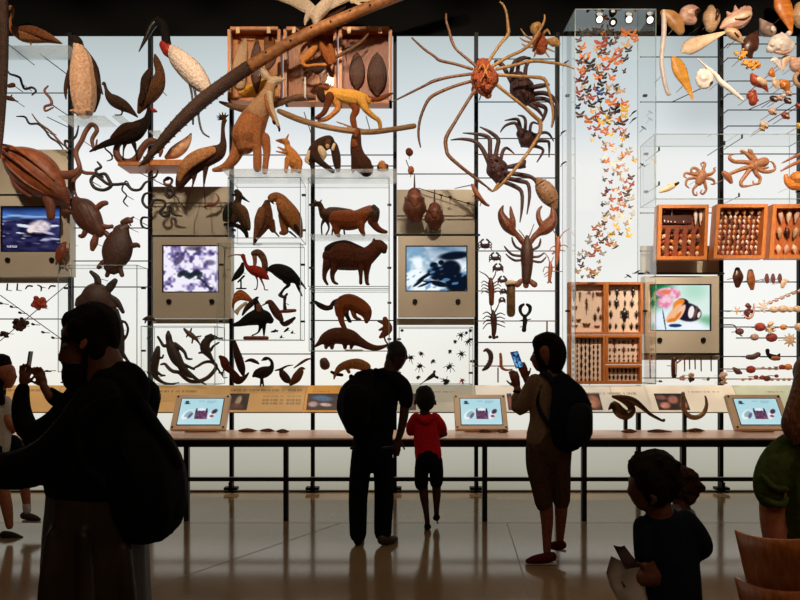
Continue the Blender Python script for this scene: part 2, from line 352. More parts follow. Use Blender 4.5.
for x0, x1, y0, y1, tv, scr, fn, lab in (
        (-40, 70, 196, 276, (.5, 60.5, 206, 252), ((8, 260), (52, 260)), turtle_film, 'beige wall console with a night film of a pale turtle in water'),
        (153, 231, 237, 318, (162, 219, 245, 292.5), ((169, 301.5), (212, 301.5)), lizard_film, 'beige wall console with a film of purple and white rocks and a dark lizard'),
        (398, 475, 236, 317, (405.5, 467.5, 245.5, 291.5), ((415, 301.5), (458, 301.5)), crab_film, 'beige wall console with a blue film of dark crabs under the horseshoe crabs'),
        (645, 719, 276, 353, (650, 711.5, 284, 331), ((659.5, 340), (703, 340)), butterfly_film, 'beige wall console with a butterfly on pink flowers on its screen')):
    Y = 7.2; a, b = P(x0, y0, Y), P(x1, y1, Y); t0, t1 = P(tv[0], tv[2], Y), P(tv[1], tv[3], Y); org = Vector(((a.x + b.x) / 2, Y, b.z))
    r = empty('media_console', org, lab, 'screen')
    bm = boxes((a.x, t0.x, Y, 7.33, b.z, a.z), (t1.x, b.x, Y, 7.33, b.z, a.z), (t0.x, t1.x, Y, 7.33, t0.z, a.z), (t0.x, t1.x, Y, 7.33, b.z, t1.z), (t0.x, t1.x, Y + .06, 7.33, t1.z, t0.z))
    mk('housing', bm, PANEL, org, r)
    f = .012; mk('screen_frame', boxes((t0.x, t0.x + f, Y + .003, Y + .06, t1.z, t0.z), (t1.x - f, t1.x, Y + .003, Y + .06, t1.z, t0.z), (t0.x, t1.x, Y + .003, Y + .06, t0.z - f, t0.z), (t0.x, t1.x, Y + .003, Y + .06, t1.z, t1.z + f)), BLACKMETAL, org, r)
    Ys = Y + .02
    s_ = grid_paint('screen', ((t0.x + f, Ys, t0.z - f), (t1.x - f, Ys, t0.z - f), (t1.x - f, Ys, t1.z + f), (t0.x + f, Ys, t1.z + f)), 110, 84, fn, SCREEN, org, r)
    if fn is turtle_film: text('TURTLES', .03, P(6.5, 247.5, Ys - .004), WHITE_E, org, s_)
    for sx, sy in scr:
        bm = bmesh.new(); disc(bm, P(sx, sy, Y - .004), (0, 1, 0), .028, .03); mk('sensor_hole', bm, BLACKMETAL, org, r)
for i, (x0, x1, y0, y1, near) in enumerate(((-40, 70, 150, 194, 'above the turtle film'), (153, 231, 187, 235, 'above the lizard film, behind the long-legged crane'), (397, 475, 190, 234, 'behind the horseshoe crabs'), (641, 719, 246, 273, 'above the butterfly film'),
                                            (-40, 70, 277, 283, 'standing in for shade under the turtle film'), (153, 231, 319, 323.5, 'standing in for shade under the lizard film'), (397, 475, 318.5, 325, 'standing in for shade under the crab film'), (641, 719, 354.5, 360, 'standing in for shade under the butterfly film'))):  # the low strips are the shadow below each console, built as solid panels
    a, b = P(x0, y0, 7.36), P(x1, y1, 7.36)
    tag(mk('blanking_or_shade_panel', boxes((a.x, b.x, 7.345, 7.385, b.z, a.z)), PANELD), 'plain beige panel on the light wall ' + near, 'panel')

# ---------------------------------------------------------------- sloping label rail in front of the wall
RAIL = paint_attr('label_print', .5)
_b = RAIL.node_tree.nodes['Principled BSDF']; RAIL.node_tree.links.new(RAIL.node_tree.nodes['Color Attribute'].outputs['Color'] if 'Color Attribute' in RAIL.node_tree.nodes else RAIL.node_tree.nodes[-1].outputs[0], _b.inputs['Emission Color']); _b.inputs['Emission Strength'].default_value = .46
def rail_fn(c, x0, x1, heads):
    def fn(u, v):
        px = x0 + u * (x1 - x0); k = 1 - .05 * vnoise(px / 9, v * 3, 2); col = mixc(c, '#000000', 1 - k)
        for h0, h1, vv in heads:
            if h0 < px < h1 and abs(v - vv) < .035 and vnoise(px * 1.3, 0, 5) > .35: col = mixc(col, '#3a2c1c', .35)
        return col
    return fn
def photo_fn(k):
    def fn(u, v):
        c = mixc('#1b1412', '#3a2620', vnoise(u * 4, v * 3, k))
        A = ((('#a98d70', .6, .6, .3, .16), ('#6a3a28', .35, .4, .25, .2)), (('#b09a80', .5, .45, .14, .32), ('#5b2f26', .5, .75, .3, .15)), (('#3a6b95', .5, .3, .34, .16), ('#c9a8b0', .2, .65, .16, .16), ('#d0b2b0', .62, .68, .2, .1)),
             (('#8a4038', .5, .5, .3, .35),), (('#fff4dc', .45, .62, .2, .22), ('#a86a50', .5, .5, .45, .4)), (('#d8907a', .25, .72, .16, .2), ('#c07a68', .55, .38, .16, .24), ('#b46a5a', .85, .7, .12, .2), ('#8c5a50', .2, .25, .18, .14)))[k]
        for col, cx, cy, rx, ry in A: c = mixc(c, col, ell(u, v, cx, cy, rx, ry, .2, .35) * (.7 + .3 * vnoise(u * 12, v * 9, k)))
        return c
    return fn
RYb, RYt = 6.98, 7.22; RZb, RZt = P(0, 412, RYb).z, P(0, 385.5, RYt).z
def rail_pt(px, t):
    """t: 0 top edge, 1 bottom edge of the slope; px as read near the panel's middle"""
    Y = RYt + (RYb - RYt) * t; return Vector(((px - CX) * 7.1 / F, Y, RZt + (RZb - RZt) * t))
for x0, x1, col, heads, photos, lab in (
        (-140, 56, '#bf9356', ((-100, 40, .2),), (), 'tan sloping label panel behind the man in black'),
        (57, 304, '#c0955a', ((145, 195, .22), (225, 300, .2), (262, 300, .42), (262, 300, .55), (262, 300, .68)), ((138, 160, 0), (229, 249, 1)), 'long tan sloping label panel under the lizards and birds'),
        (305, 396, '#cc8f38', ((312, 330, .25),), ((307.5, 338, 2),), 'orange sloping label panel with a blue bird picture beside the stooping man'),
        (397, 475, '#aaa491', ((420, 455, .25),), ((404, 416, 3),), 'grey sloping label panel under the spiders'),
        (476, 612, '#d8d2c2', ((560, 640, .3),), ((507, 512, 3), (585, 600, 4)), 'pale grey sloping label panel behind the woman with the phone'),
        (613, 737, '#e6dac2', ((612, 640, .3), (690, 722, .25)), ((655, 686, 5),), 'cream sloping label panel behind the hooked models'),
        (738, 950, '#c6cbac', ((768, 788, .25),), (), 'pale green sloping label panel under the rows of urchins')):
    c = [rail_pt(x0, 0), rail_pt(x1 + .6, 0), rail_pt(x1 + .6, 1), rail_pt(x0, 1)]; org = (c[2] + c[3]) / 2
    r = empty('exhibit_sign', org, lab, 'label panel')
    nrm = (c[3] - c[0]).cross(c[1] - c[0]).normalized()
    if nrm.y < 0: nrm = -nrm
    mk('board', quad_solid(c[0], c[1], c[2], c[3], .02, nrm), mat(col), org, r)
    off = nrm * -.002
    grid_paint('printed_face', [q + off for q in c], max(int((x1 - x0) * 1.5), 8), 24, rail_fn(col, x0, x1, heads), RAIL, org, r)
    for p0, p1, k in photos:
        q = [rail_pt(p0, .32), rail_pt(p1, .32), rail_pt(p1, .94), rail_pt(p0, .94)]
        grid_paint('photo_print', [v - nrm * .006 for v in q], 40, 22, photo_fn(k), RAIL, org, r)
    for xx in [m for m in (-91, -10, 71.5, 151, 232, 313, 395, 476, 557, 638, 720, 799, 880) if x0 < m < x1]:
        X = P(xx, 0, 7.37).x; mk('bracket', boxes((X - .012, X + .012, 7.1, 7.34, RZb + .04, RZb + .075)), BLACKMETAL, org, r)

# ---------------------------------------------------------------- exhibit counter
def counter():
    zt = .786; xs = [(186 - 400) / 106 + .94 * k for k in range(-2, 8)]; x0, x1 = xs[0] - .3, xs[-1] + .3
    org = Vector((0, 6.35, 0)); r = empty('exhibit_counter', org, 'long low exhibit counter with pinkish top and black steel legs', 'counter')
    top = mat('#d8ae94', '#e6c2a8', 3, .3, .0)
    mk('counter_top', bev(boxes((x0, x1, 6.02, 6.7, zt - .018, zt)), .004, 1), top, org, r)
    mk('front_beam', boxes((x0, x1, 6.03, 6.09, zt - .085, zt - .018)), BLACKMETAL, org, r); mk('rear_beam', boxes((x0, x1, 6.6, 6.66, zt - .085, zt - .018)), BLACKMETAL, org, r)
    mk('foot_rail', boxes((x0, x1, 6.045, 6.08, .375, .412)), BLACKMETAL, org, r)
    for k, x in enumerate(xs): mk('leg', boxes((x - .023, x + .023, 6.04, 6.085, 0, zt - .085), (x - .02, x + .02, 6.085, 6.6, zt - .08, zt - .04)), BLACKMETAL, org, r)
    return zt
ZT = counter()
BRONZE = mat('#5a3a28', '#7a5238', 30, .35, .2, .6)
for i, (px, py, w, k) in enumerate(((248, 432, 9, 0), (268, 431.5, 7, 1), (283, 433, 6, 0), (486, 433, 6, 1), (503, 433, 6, 0), (660, 433, 12, 1), (696, 432, 10, 0), (30, 433, 10, 1), (630, 433, 8, 0))):
    Y = .764 * F / (py - HY); Y = min(max(Y, 6.15), 6.5); c = P(px, py, Y); c.z = ZT; s = S(Y); bm = bmesh.new()
    if k: sweep(bm, [[c.x - w * s, c.y, ZT + .016, .012], [c.x, c.y + .03, ZT + .018, .02], [c.x + w * s, c.y - .01, ZT + .012, .006]], 8, .6)
    else:
        sweep(bm, [[c.x - w * s, c.y, ZT + .016, .01], [c.x, c.y, ZT + .018, .026], [c.x + w * s, c.y + .02, ZT + .012, .004]], 8, .6)
        for q in (-1, 1): sweep(bm, [[c.x, c.y, ZT + .016, .008], [c.x + q * .04, c.y + q * .05, ZT + .012, .004]], 6, .6)
    near = ('before the gap beside the tan touchscreen', 'a little further along', 'nearest the stooping man', 'beside the middle touchscreen', 'before the woman with the phone', 'under the hooked tusk', 'beside the hooked tusk', 'before the visitors by the frame edge', 'under the coiled neck model')[i]
    me = fused(bm, .004, 2); org = Vector((c.x, c.y, ZT))
    for v in me.vertices: v.co -= org
    tag(link('bronze_relief', me, BRONZE, org), 'small bronze touch relief lying on the counter ' + near, 'relief')
# touch screens on the counter
TAN = mat('#d6bb9a', '#e0c8a8', 5, .4)
def kiosk_fn(u, v):
    c = mixc('#a9d3de', '#c4e4ea', v * .5 + .4 * vnoise(u * 3, v * 2, 1))
    c = mixc(c, '#2d4650', max(ell(u, v, .14, .13, .05, .05), ell(u, v, .15, .19, .075, .025)))
    for a, b, y in ((.42, .55, .1), (.62, .84, .1), (.62, .8, .16)):
        if a < u < b and abs(v - y) < .02: c = mixc(c, '#7fa3ad', .6)
    k = 1 if (.37 < u < .67 and .48 < v < .8) else 0
    c = mixc(c, mixc('#4a2a48', '#8c6078', vnoise(u * 30, v * 26, 2)), k)
    for q in range(4): c = mixc(c, '#3a2746', ell(u, v, .4 + q * .08, .46, .022, .09))
    c = mixc(c, '#e4e8f0', ell(u, v, .52, .42, .09, .06, 0, .3)); c = mixc(c, '#f4f6f6', ell(u, v, .2, .62, .1, .2, .5, .2)); c = mixc(c, '#8fb4bf', ell(u, v, .22, .6, .07, .14, .5, .3)); c = mixc(c, '#6e5d78', ell(u, v, .27, .66, .04, .12, .4, .3))
    c = mixc(c, '#f0eaf0', ell(u, v, .78, .6, .07, .2, .3, .2)); c = mixc(c, '#473347', ell(u, v, .83, .5, .06, .1, .4, .3)); c = mixc(c, '#8a5560', ell(u, v, .78, .68, .05, .05, 0, .3))
    return c
for pxa, pxb, lab in ((169.5, 225, 'tan touchscreen on the counter between the backpack and the stooping man'), (455.5, 508.5, 'tan touchscreen on the counter between the boy in red and the woman'), (736, 792, 'tan touchscreen on the counter behind the hair of the woman in green')):
    Yb, Yt = 6.45, 6.66; s = S(Yb); xa, xb = (pxa - CX) * s, (pxb - CX) * s; zt = P(0, 394.5, Yt).z
    TL, TR, BR, BL = Vector((xa, Yt, zt)), Vector((xb, Yt, zt)), Vector((xb, Yb, ZT + .036)), Vector((xa, Yb, ZT + .036))
    org = Vector(((xa + xb) / 2, (Yb + Yt) / 2, ZT)); r = empty('touchscreen_kiosk', org, lab, 'touchscreen')
    nrm = (BL - TL).cross(TR - TL).normalized()
    if nrm.y < 0: nrm = -nrm
    bm = quad_solid(TL, TR, BR, BL, .055, nrm); mk('housing', bev(bm, .006, 2), TAN, org, r)
    mk('foot', boxes(((xa + xb) / 2 - .16, (xa + xb) / 2 + .16, Yb + .1, Yt + .05, ZT, ZT + .03)), BLACKMETAL, org, r)
    def at(u, v, d): return (TL * (1 - u) + TR * u) * (1 - v) + (BL * (1 - u) + BR * u) * v - nrm * d
    u0, u1, v0, v1 = .12, .89, .13, .87
    bm = quad_solid(at(u0 - .015, v0 - .02, .002), at(u1 + .015, v0 - .02, .002), at(u1 + .015, v1 + .02, .002), at(u0 - .015, v1 + .02, .002), .004, nrm); mk('screen_frame', bm, BLACKMETAL, org, r)
    grid_paint('screen', (at(u0, v0, .004), at(u1, v0, .004), at(u1, v1, .004), at(u0, v1, .004)), 90, 66, kiosk_fn, SCREEN, org, r)
    for u, v in ((.04, .06), (.96, .06), (.04, .94), (.96, .94)):
        bm = bmesh.new(); disc(bm, at(u, v, .002), nrm, .011, .008, 10); mk('bolt', bm, BLACKMETAL, org, r)
# hooked models on posts
def model(name, lab, chains, post, m, parts=()):
    Y = 6.5; b = P(post[0], 0, Y).x; org = Vector((b, Y, ZT))
    o = blob(name, chains, m, Y, .005, org); tag(o, lab, 'model')
    bm = boxes((b - .017, b + .017, Y - .015, Y + .015, ZT, P(0, post[1], Y).z)); mk('post', bm, BLACKMETAL, org, o)
    for pn, ch, pm in parts: blob(pn, ch, pm, Y, .004, org, o)
BZ = mat('#3a2a20', '#6a4c34', 18, .3, .15, .7)
model('bent_neck_model', 'dark bronze model of a folded neck and wedge head on a post', [[(609, 409, 1), (614, 404, 3.5), (620, 412, 6), (627, 415, 5), (632, 410, 4), (629, 405, 3.2), (622, 400, 2.6), (613, 396.5, 1.6)], [(613, 396.5, 1.6), (624, 397.5, 2.6), (634, 401, 3.4), (642, 407, 2.6), (650, 414, 1.8), (657, 418, 1.6), (663, 421, 1.2), (664, 420, 1.6)]], (625.5, 418), BZ, [('jaw', [[(609, 409.5, .8), (614, 405, 3.6), (617, 411, 4.4)]], mat('#1d1713', '#33281f', 20, .4, .1, .5))])
model('tusk_model', 'brown hooked tusk model curving up from a post', [[(683, 393.5, 2), (683, 401, 2.2), (684, 410, 2.4), (689, 416, 2.6), (696, 417.5, 2.6), (703, 414, 2.3), (706.5, 406, 1.8), (706, 399, 1.2), (705, 396, .8)]], (684.5, 411), mat('#7a5a3c', '#a07c52', 20, .4, .1, .2))

# ---------------------------------------------------------------- glass cases
def pane(bm, a, b, c, d, e=.006):
    vs = [Vector(q) for q in (a, b, c, d)]
    bm.faces.new([bm.verts.new(v) for v in vs]).material_index = 0
    n = (vs[1] - vs[0]).cross(vs[3] - vs[0]).normalized() * e * .5
    cen = sum(vs, Vector()) / 4
    for i in range(4):
        p, q = vs[i], vs[(i + 1) % 4]; w = (cen - (p + q) / 2); w -= (q - p).normalized() * w.dot((q - p).normalized()); w = w.normalized() * e
        f = [p - n, q - n, q + w - n, p + w - n]; g = [p + n, q + n, q + w + n, p + w + n]
        F_ = [bm.verts.new(v) for v in f]; G_ = [bm.verts.new(v) for v in g]
        for fc in (F_, G_[::-1], (F_[0], F_[1], G_[1], G_[0]), (F_[2], F_[3], G_[3], G_[2])): bm.faces.new(fc).material_index = 1
def case(x0, y0, x1, y1, Yf, lab, e=.0045, back=7.39):
    a, b = P(x0, y0, Yf), P(x1, y1, Yf); X0, X1, Z0, Z1 = a.x, b.x, b.z, a.z
    org = Vector(((X0 + X1) / 2, (Yf + back) / 2, Z0)); r = empty('glass_case', org, lab, 'glass case')
    for nm, q in (('front_pane', ((X0, Yf, Z0), (X1, Yf, Z0), (X1, Yf, Z1), (X0, Yf, Z1))), ('side_pane', ((X0, Yf, Z0), (X0, back, Z0), (X0, back, Z1), (X0, Yf, Z1))), ('side_pane', ((X1, Yf, Z0), (X1, back, Z0), (X1, back, Z1), (X1, Yf, Z1))),
                  ('top_pane', ((X0, Yf, Z1), (X1, Yf, Z1), (X1, back, Z1), (X0, back, Z1))), ('bottom_pane', ((X0, Yf, Z0), (X1, Yf, Z0), (X1, back, Z0), (X0, back, Z0)))):
        bm = bmesh.new(); pane(bm, *q, e); mk(nm, bm, [GLASS, EDGE], org, r, recalc=False)
    for xx in (X0, X1):
        for q in (.2, .8):
            zz, yy = Z0 + (Z1 - Z0) * q, Yf + (back - Yf) * .55; mk('clip', boxes((xx - .022, xx + .022, yy, yy + .03, zz - .011, zz + .011)), BLACKMETAL, org, r)
    return r
case(575, 9, 656, 384, 6.86, 'tall glass case full of butterflies, taller than every other case')
case(58, 265, 137, 372, 6.9, 'glass case around the hanging sea turtle above the man in black', back=7.19)
case(141, 326, 215, 385, 7.0, 'glass case around the iguana and other lizards')
case(217, 243, 300.5, 340, 6.9, 'glass case of dark water birds with a scarlet ibis', back=7.19)
case(228, 177.5, 300.5, 238, 6.98, 'glass case around the pair of brown hawks')
case(308, 178, 389, 286.5, 6.98, 'glass case holding the capybara and the walking brown monkey')
case(309, 288.5, 389, 351, 6.98, 'glass case holding the anteater and coati')
case(399, 327, 473, 385, 7.0, 'wide low glass case of spiders under the crab film')
case(654.5, 134, 812, 199, 6.98, 'glass case around the two octopuses')
def frost_mat():
    m = glass_mat(); m.name = 'frosted_glass'; nt = m.node_tree; d = nt.nodes.new('ShaderNodeBsdfTranslucent'); d.inputs['Color'].default_value = (.85, .88, .85, 1)
    mx = nt.nodes.new('ShaderNodeMixShader'); mx.inputs[0].default_value = .22; out = nt.nodes['Material Output']
    src = out.inputs['Surface'].links[0].from_socket; nt.links.new(src, mx.inputs[1]); nt.links.new(d.outputs[0], mx.inputs[2]); nt.links.new(mx.outputs[0], out.inputs['Surface']); return m
FROST = frost_mat()
# glass shelf the kangaroo stands on
def shelf(x0, x1, y, Y0, Y1, lab):
    a, b = P(x0, y, Y0), P(x1, y, Y0); bm = boxes((a.x, b.x, Y0, Y1, a.z - .014, a.z)); tag(mk('glass_shelf', bm, FROST), lab, 'shelf')
shelf(222, 397, 168.8, 6.78, 7.32, 'frosted glass shelf carrying the kangaroo and two monkeys')
shelf(309.5, 388, 234.2, 7.0, 7.36, 'glass shelf under the deer and the walking monkey')
shelf(58, 104, 115.5, 7.0, 7.32, 'small frosted shelf under the penguin')
shelf(-20, 70, 45.5, 7.0, 7.32, 'frosted shelf under the brown goose')
shelf(112, 122, 115.5, 7.0, 7.32, 'tiny frosted shelf under the speckled quail')
shelf(149, 160, 130.5, 7.0, 7.32, 'tiny frosted shelf below the perched brown bird')
# lamps at the head of the butterfly case
LAMP = emit('lamp_face', '#fff3df', 2.2)
for i, (px, py) in enumerate(((599.5, 19.5), (613, 22.5), (629, 19.5), (650, 20))):
    Y = 7.02; c = P(px, py, Y); r = empty('case_lamp', c, 'round downlight atop the butterfly case, %s of four counting toward the shells' % nth(i + 1), 'lamp', 'lamps of the butterfly case')
    d = Vector((0, -.85, -.52)).normalized(); bm = bmesh.new(); sweep(bm, [[*(c - d * .05), .03], [*c, .046]], 16, 1, 1, False); mk('lamp_housing', bm, BLACKMETAL, c, r)
    bm = bmesh.new(); disc(bm, c + d * .003, d, .034 if i != 1 else .022, .004); mk('lamp_lens', bm, LAMP, c, r)
    mk('stem', rodbm(c - d * .04, Vector((c.x, c.y + .04, P(0, 9, 6.86).z - .004)), .008), BLACKMETAL, c, r)

# ---------------------------------------------------------------- light and camera
def spot(name, loc, to, w, col, ang, blend=.6, size=.12):
    l = bpy.data.lights.new(name, 'SPOT'); l.energy = w; l.color = col; l.spot_size = math.radians(ang); l.spot_blend = blend; l.shadow_soft_size = size
    o = bpy.data.objects.new(name, l); C.objects.link(o); o.location = loc
    o.rotation_euler = (Vector(to) - Vector(loc)).to_track_quat('-Z', 'Y').to_euler(); return o
WARM = (1, .83, .65)
for k, x in enumerate((-4.4, -2.9, -1.45, 0, 1.45, 2.9, 4.4)):
    spot('upper_spot', (x * .85, 3.0, 6.5), (x, 7.2, 4.6), (520, 520, 580, 620, 600, 760, 900)[k], WARM, 34, .7)
for k, x in enumerate((-4, -2.4, -.8, .8, 2.2, 3.4, 4.6)):
    spot('middle_spot', (x * .82, 2.4, 6.5), (x, 7.2, 2.7), (720, 560, 540, 800, 1500, 1500, 1250)[k], (1, .84, .68), 24, .8)
for x in (-3.9, -2.6, -1.3, 0, 1.3, 2.6, 3.9):
    spot('counter_spot', (x, 4.9, 6.5), (x, 6.75, .9), 420, (1, .8, .62), 18, .7)
def area(name, loc, to, w_, col, sx, sy):
    l = bpy.data.lights.new(name, 'AREA'); l.shape = 'RECTANGLE'; l.size = sx; l.size_y = sy; l.energy = w_; l.color = col
    o = bpy.data.objects.new(name, l); C.objects.link(o); o.location = loc; o.rotation_euler = (Vector(to) - Vector(loc)).to_track_quat('-Z', 'Y').to_euler(); return o
area('hall_fill', (1.5, -2.4, 5.8), (1.5, 4.5, .8), 55, (1, .72, .5), 7, 1.2)
spot('aisle_fill_spot', (2.6, .2, 6.3), (1.9, 2.2, .6), 170, (1, .74, .5), 40, .9)  # added fill without a fixture, lifts the visitors and chairs
area('aisle_fill', (0, 3.6, 6.5), (0, 3.9, 0), 60, (1, .76, .54), 9, 1.0)  # unseen overhead fill, added to brighten visitors and floor
w = bpy.data.worlds.new('hall'); bpy.context.scene.world = w; w.use_nodes = True
w.node_tree.nodes['Background'].inputs[0].default_value = (.9, .75, .6, 1); w.node_tree.nodes['Background'].inputs[1].default_value = .012
cam = bpy.data.cameras.new('camera'); co = bpy.data.objects.new('camera', cam); C.objects.link(co)
co.location = (0, 0, CZ); co.rotation_euler = (math.pi / 2, 0, 0)
cam.sensor_width = 36; cam.lens = F * 36 / 800; cam.shift_y = (HY - 300) / 800; cam.clip_end = 60
bpy.context.scene.camera = co
vs = bpy.context.scene.view_settings; vs.view_transform = 'Standard'; vs.look = 'None'; vs.exposure = 0; vs.gamma = 1
bpy.context.scene.cycles.transparent_max_bounces = 16
# ---------------------------------------------------------------- specimens
def fur(a, b, sc=55, bump=.35): return mat(a, b, sc * 1.3, .85, min(1, bump * 2.4), 0, (1, 1, 1), .15)
F_RED = fur('#6b3318', '#9a5226'); F_ORANGE = fur('#b4662c', '#d99550'); F_TAN = fur('#b88a5e', '#dcb890'); F_BROWN = fur('#4a2c1a', '#7a4c2c'); F_DARK = fur('#2a1a12', '#4a3020')
F_GOLD = fur('#d08a30', '#efb555'); F_BLACK = fur('#0e0c0b', '#221c18'); F_CREAM = fur('#cfae88', '#ecd4b0'); F_WHITE = fur('#d8ccbc', '#f4ece0'); F_CHEST = fur('#4a2415', '#7c3f20')
F_CAPY = fur('#3c1f14', '#6a3620', 40); HORN = mat('#241a14', '#4a382a', 40, .4); BEAKB = mat('#17120f', '#2c231c', 40, .35); RED = mat('#8e1a12', '#b8281a', 40, .6); SCARLET = fur('#7c1a12', '#a83020')
SNAKE_D = mat('#1a1512', '#3a2e24', 120, .5, .2); SNAKE_B = mat('#5a3322', '#8a5638', 90, .5, .25); SHELL_T = mat('#6a3018', '#a05a30', 14, .45, .3); SKIN_T = mat('#5c2f1c', '#864a2c', 60, .6, .3)
TURT_D = mat('#3f241a', '#693e2a', 16, .5, .3); TURT_DS = mat('#31201a', '#523526', 50, .6, .3); SCALE = mat('#2a1a12', '#5a3a26', 70, .6, .9); SCALE_L = mat('#7c4a26', '#b9793f', 22, .55, .2)
LIZ = mat('#1f1712', '#43301f', 90, .55, .4); WOOD_B = wood('#5a3a22', '#8a5e38', .7); PLANK = wood('#a8602c', '#cf8444'); BARK = mat('#4a3020', '#8a6240', 30, .8, .5, 0, (.6, 3, 3)); REDBASE = wood('#6a2618', '#8c3a24')
def part(name, chains, m, Y, org, parent, vox=None, label=None, fuse=True):
    if len(chains) == 1: o = mk(name, chains_bm(chains, Y, 10, 4), m, org, parent, True)
    elif fuse: o = blob(name, chains, m, Y, vox, org, parent, 2)
    else: o = mk(name, chains_bm(chains, Y, 8, 3), m, org, parent, True)
    if label: o['label'] = label
    return o
def A(name, cat, label, m, chains, Y=7.1, parts=(), group=None, vox=None, pin=None, sub=3, smooth=2):
    chains = list(chains)
    if pin is None:
        ch = chains[0]; q = [p for p in ch if not isinstance(p, (int, float))]; q = q[len(q) // 2]; pin = (q[0], q[1])
    bmb = chains_bm(chains, Y, 8, 2); org, size = bounds(bmb); bmb.free()
    if pin: chains = chains + [[1.0, (pin[0], pin[1], .4, 0), (pin[0], pin[1], .4, -(7.385 - Y) / S(Y))]]
    if len(chains) - bool(pin) == 1: o = mk(name, chains_bm(chains, Y, 10, sub + 1), m, org, None, True)
    else: o = blob(name, chains, m, Y, vox or min(max(size / 85, .004), .01), org, None, 1, sub)
    tag(o, label, cat, group)
    for p in parts: part(p[0], p[1], p[2], Y, org, o, min(vox or 1, .006), p[3] if len(p) > 3 else None)
    return o
# ---- birds and reptiles, upper corner
A('goose', 'bird', 'brown long-necked goose on the high frosted shelf', fur('#7a4426', '#b47a4c'), [[(6, 12, .6), (8, 10, 1.5), (10.5, 6.5, 1.7), (13, 9, 1.5), (12, 16, 1.5), (10, 22, 1.8), (12, 28, 3.2), (17, 32, 5)], [(14, 31, 4), (24, 34, 8), (36, 35, 8), (48, 38, 5), (62, 43.5, .8)], [(30, 42, 1), (31, 45, .8)]], pin=False,
  parts=[('wing', [[.4, (26, 32, 3, 7), (38, 34, 4.5, 7), (50, 39, 3, 5), (61, 43, .8, 2)]], fur('#4a2816', '#8a5430')), ('beak', [[(7.5, 11, 1.1), (4.5, 13.5, .5)]], BEAKB)])
A('reptile_tail', 'reptile', 'dark scaly tail hanging straight down the edge of the wall beside the goose', SCALE, [[(3, -14, 4.6), (4, 20, 4.4), (4, 60, 4), (3, 100, 3.2), (1, 140, 2), (-1, 160, .8)]], Y=6.8, pin=(3, 40))
o = A('penguin', 'bird', 'standing penguin with peach belly and dark flippers', fur('#b08260', '#d8b090', 25), [[.8, (77, 42, 4), (79, 50, 6.5), (82, 62, 11), (83, 80, 13), (84, 98, 12.5), (84, 109, 10)], [(76, 113, 2.4, 4), (76, 114.5, 1.4, 10)], [(91, 113, 2.4, 4), (91, 114.5, 1.4, 10)]], pin=False,
  parts=[('head', [[(79, 44, 4.6), (76, 40, 4.6), (72, 37, 2.4), (69, 35, 1), (65.5, 33.5, .4)]], fur('#15100d', '#2c211a')), ('flipper', [[.5, (82, 47, 2), (90, 62, 3.2), (96, 76, 2.8), (102.5, 94, .8)]], F_DARK), ('flipper', [[.5, (72, 62, 2), (67.5, 78, 2.4), (65.5, 90, 2), (66, 99, .7)]], F_DARK), ('back', [[.5, (80, 48, 4, -6), (86, 66, 9, -8), (88, 90, 9, -9), (88, 105, 6, -7)]], F_DARK)])
A('quail', 'bird', 'small speckled quail on a tiny shelf beside the penguin', fur('#2c1e16', '#5a4230', 90), [[(102, 84.5, .6), (104, 83, 1.7), (106, 89, 1.6), (109, 96, 4), (115, 101, 6.2), (124, 106, 5.6), (131, 111, 3.2), (137.5, 117, .8)], [(122, 109, 1), (121.5, 114.5, .8), (115, 115, .7)]], pin=False)
A('perched_bird', 'bird', 'brown hunched bird hanging on the mullion below the stork bill', fur('#3c2416', '#7a5030'), [[(155, 55, 1.2), (157, 62, 3.6), (160, 74, 5), (157, 85, 8), (150, 93, 9), (144, 102, 6.5), (139, 112, 2)]], parts=[('wing', [[.4, (153, 72, 2.5, 6), (149, 82, 4.5, 8), (147, 94, 4, 8), (143, 105, 2, 6)]], F_DARK), ('foot', [[(150, 102, 1.2), (151, 108, .9), (154, 112, .8)]], BEAKB)], vox=.006)
A('stork', 'bird', 'tall white stork with black head, huge bill and red collar', fur('#c8a88c', '#f2e2d2', 30), [[(169, 49, 5), (174, 53, 7.5), (180, 60, 10), (191, 71, 11.5), (202, 84, 9), (210, 93, 4), (215.5, 99, 1)]], Y=7.0, vox=.008,
  parts=[('leg', [[(189, 80, 2), (191.5, 92, 1.2), (193, 108, 1.1), (193, 124, 1)]], BEAKB), ('leg', [[(193, 80, 2), (196, 98, 1.2), (201, 129, 1.1), (209, 137, .8)]], BEAKB), ('neck', [[(157, 21.5, 4.2), (162, 24, 4.6), (165, 32, 4.4), (166, 40, 4.6), (167, 47, 5)]], F_BLACK), ('bill', [[(158, 20.5, 3.6), (152, 26, 3.6), (146, 38, 2.2), (139, 51.5, .5)]], BEAKB), ('collar', [[(164.5, 45.5, 5.2), (168.5, 50.5, 6.3), (170, 52.5, 5.8)]], RED)])
A('curassow', 'bird', 'black long-tailed bird with a red face wattle above the plank', fur('#17100d', '#33231a'), [[(149, 108, 2.1), (148, 114, 2.4), (146, 121, 4.5), (139, 128, 8), (132, 133, 9.3), (124, 137, 8), (114, 141, 4.2), (103, 145, 3), (90, 151.5, 1)], [(125, 144, 2), (123.5, 150, 1), (123, 160, .9)], [(134, 144, 2.5), (136, 152, 1), (137, 160, .9)]], pin=False,
  parts=[('wattle', [[(151.5, 109.5, 1.5), (154, 110.5, 2), (156.5, 111.5, 1)]], RED), ('wing', [[.4, (140, 127, 3, 6), (128, 131, 5, 8), (114, 139, 2.5, 4)]], fur('#2c1810', '#51301c'))])
A('boa', 'snake', 'thick brown snake looped on the plank under the black long-tailed bird', SNAKE_B, [[(122, 141, 2.2), (117, 147, 3), (117, 155, 3.6), (122, 161, 3.8), (130, 162, 3.6), (137, 158, 3.6), (142, 149, 3.6), (149, 141.5, 3.4), (156, 142, 3), (161, 149, 2.5), (160, 156, 1.2)]], Y=7.18, vox=.006)
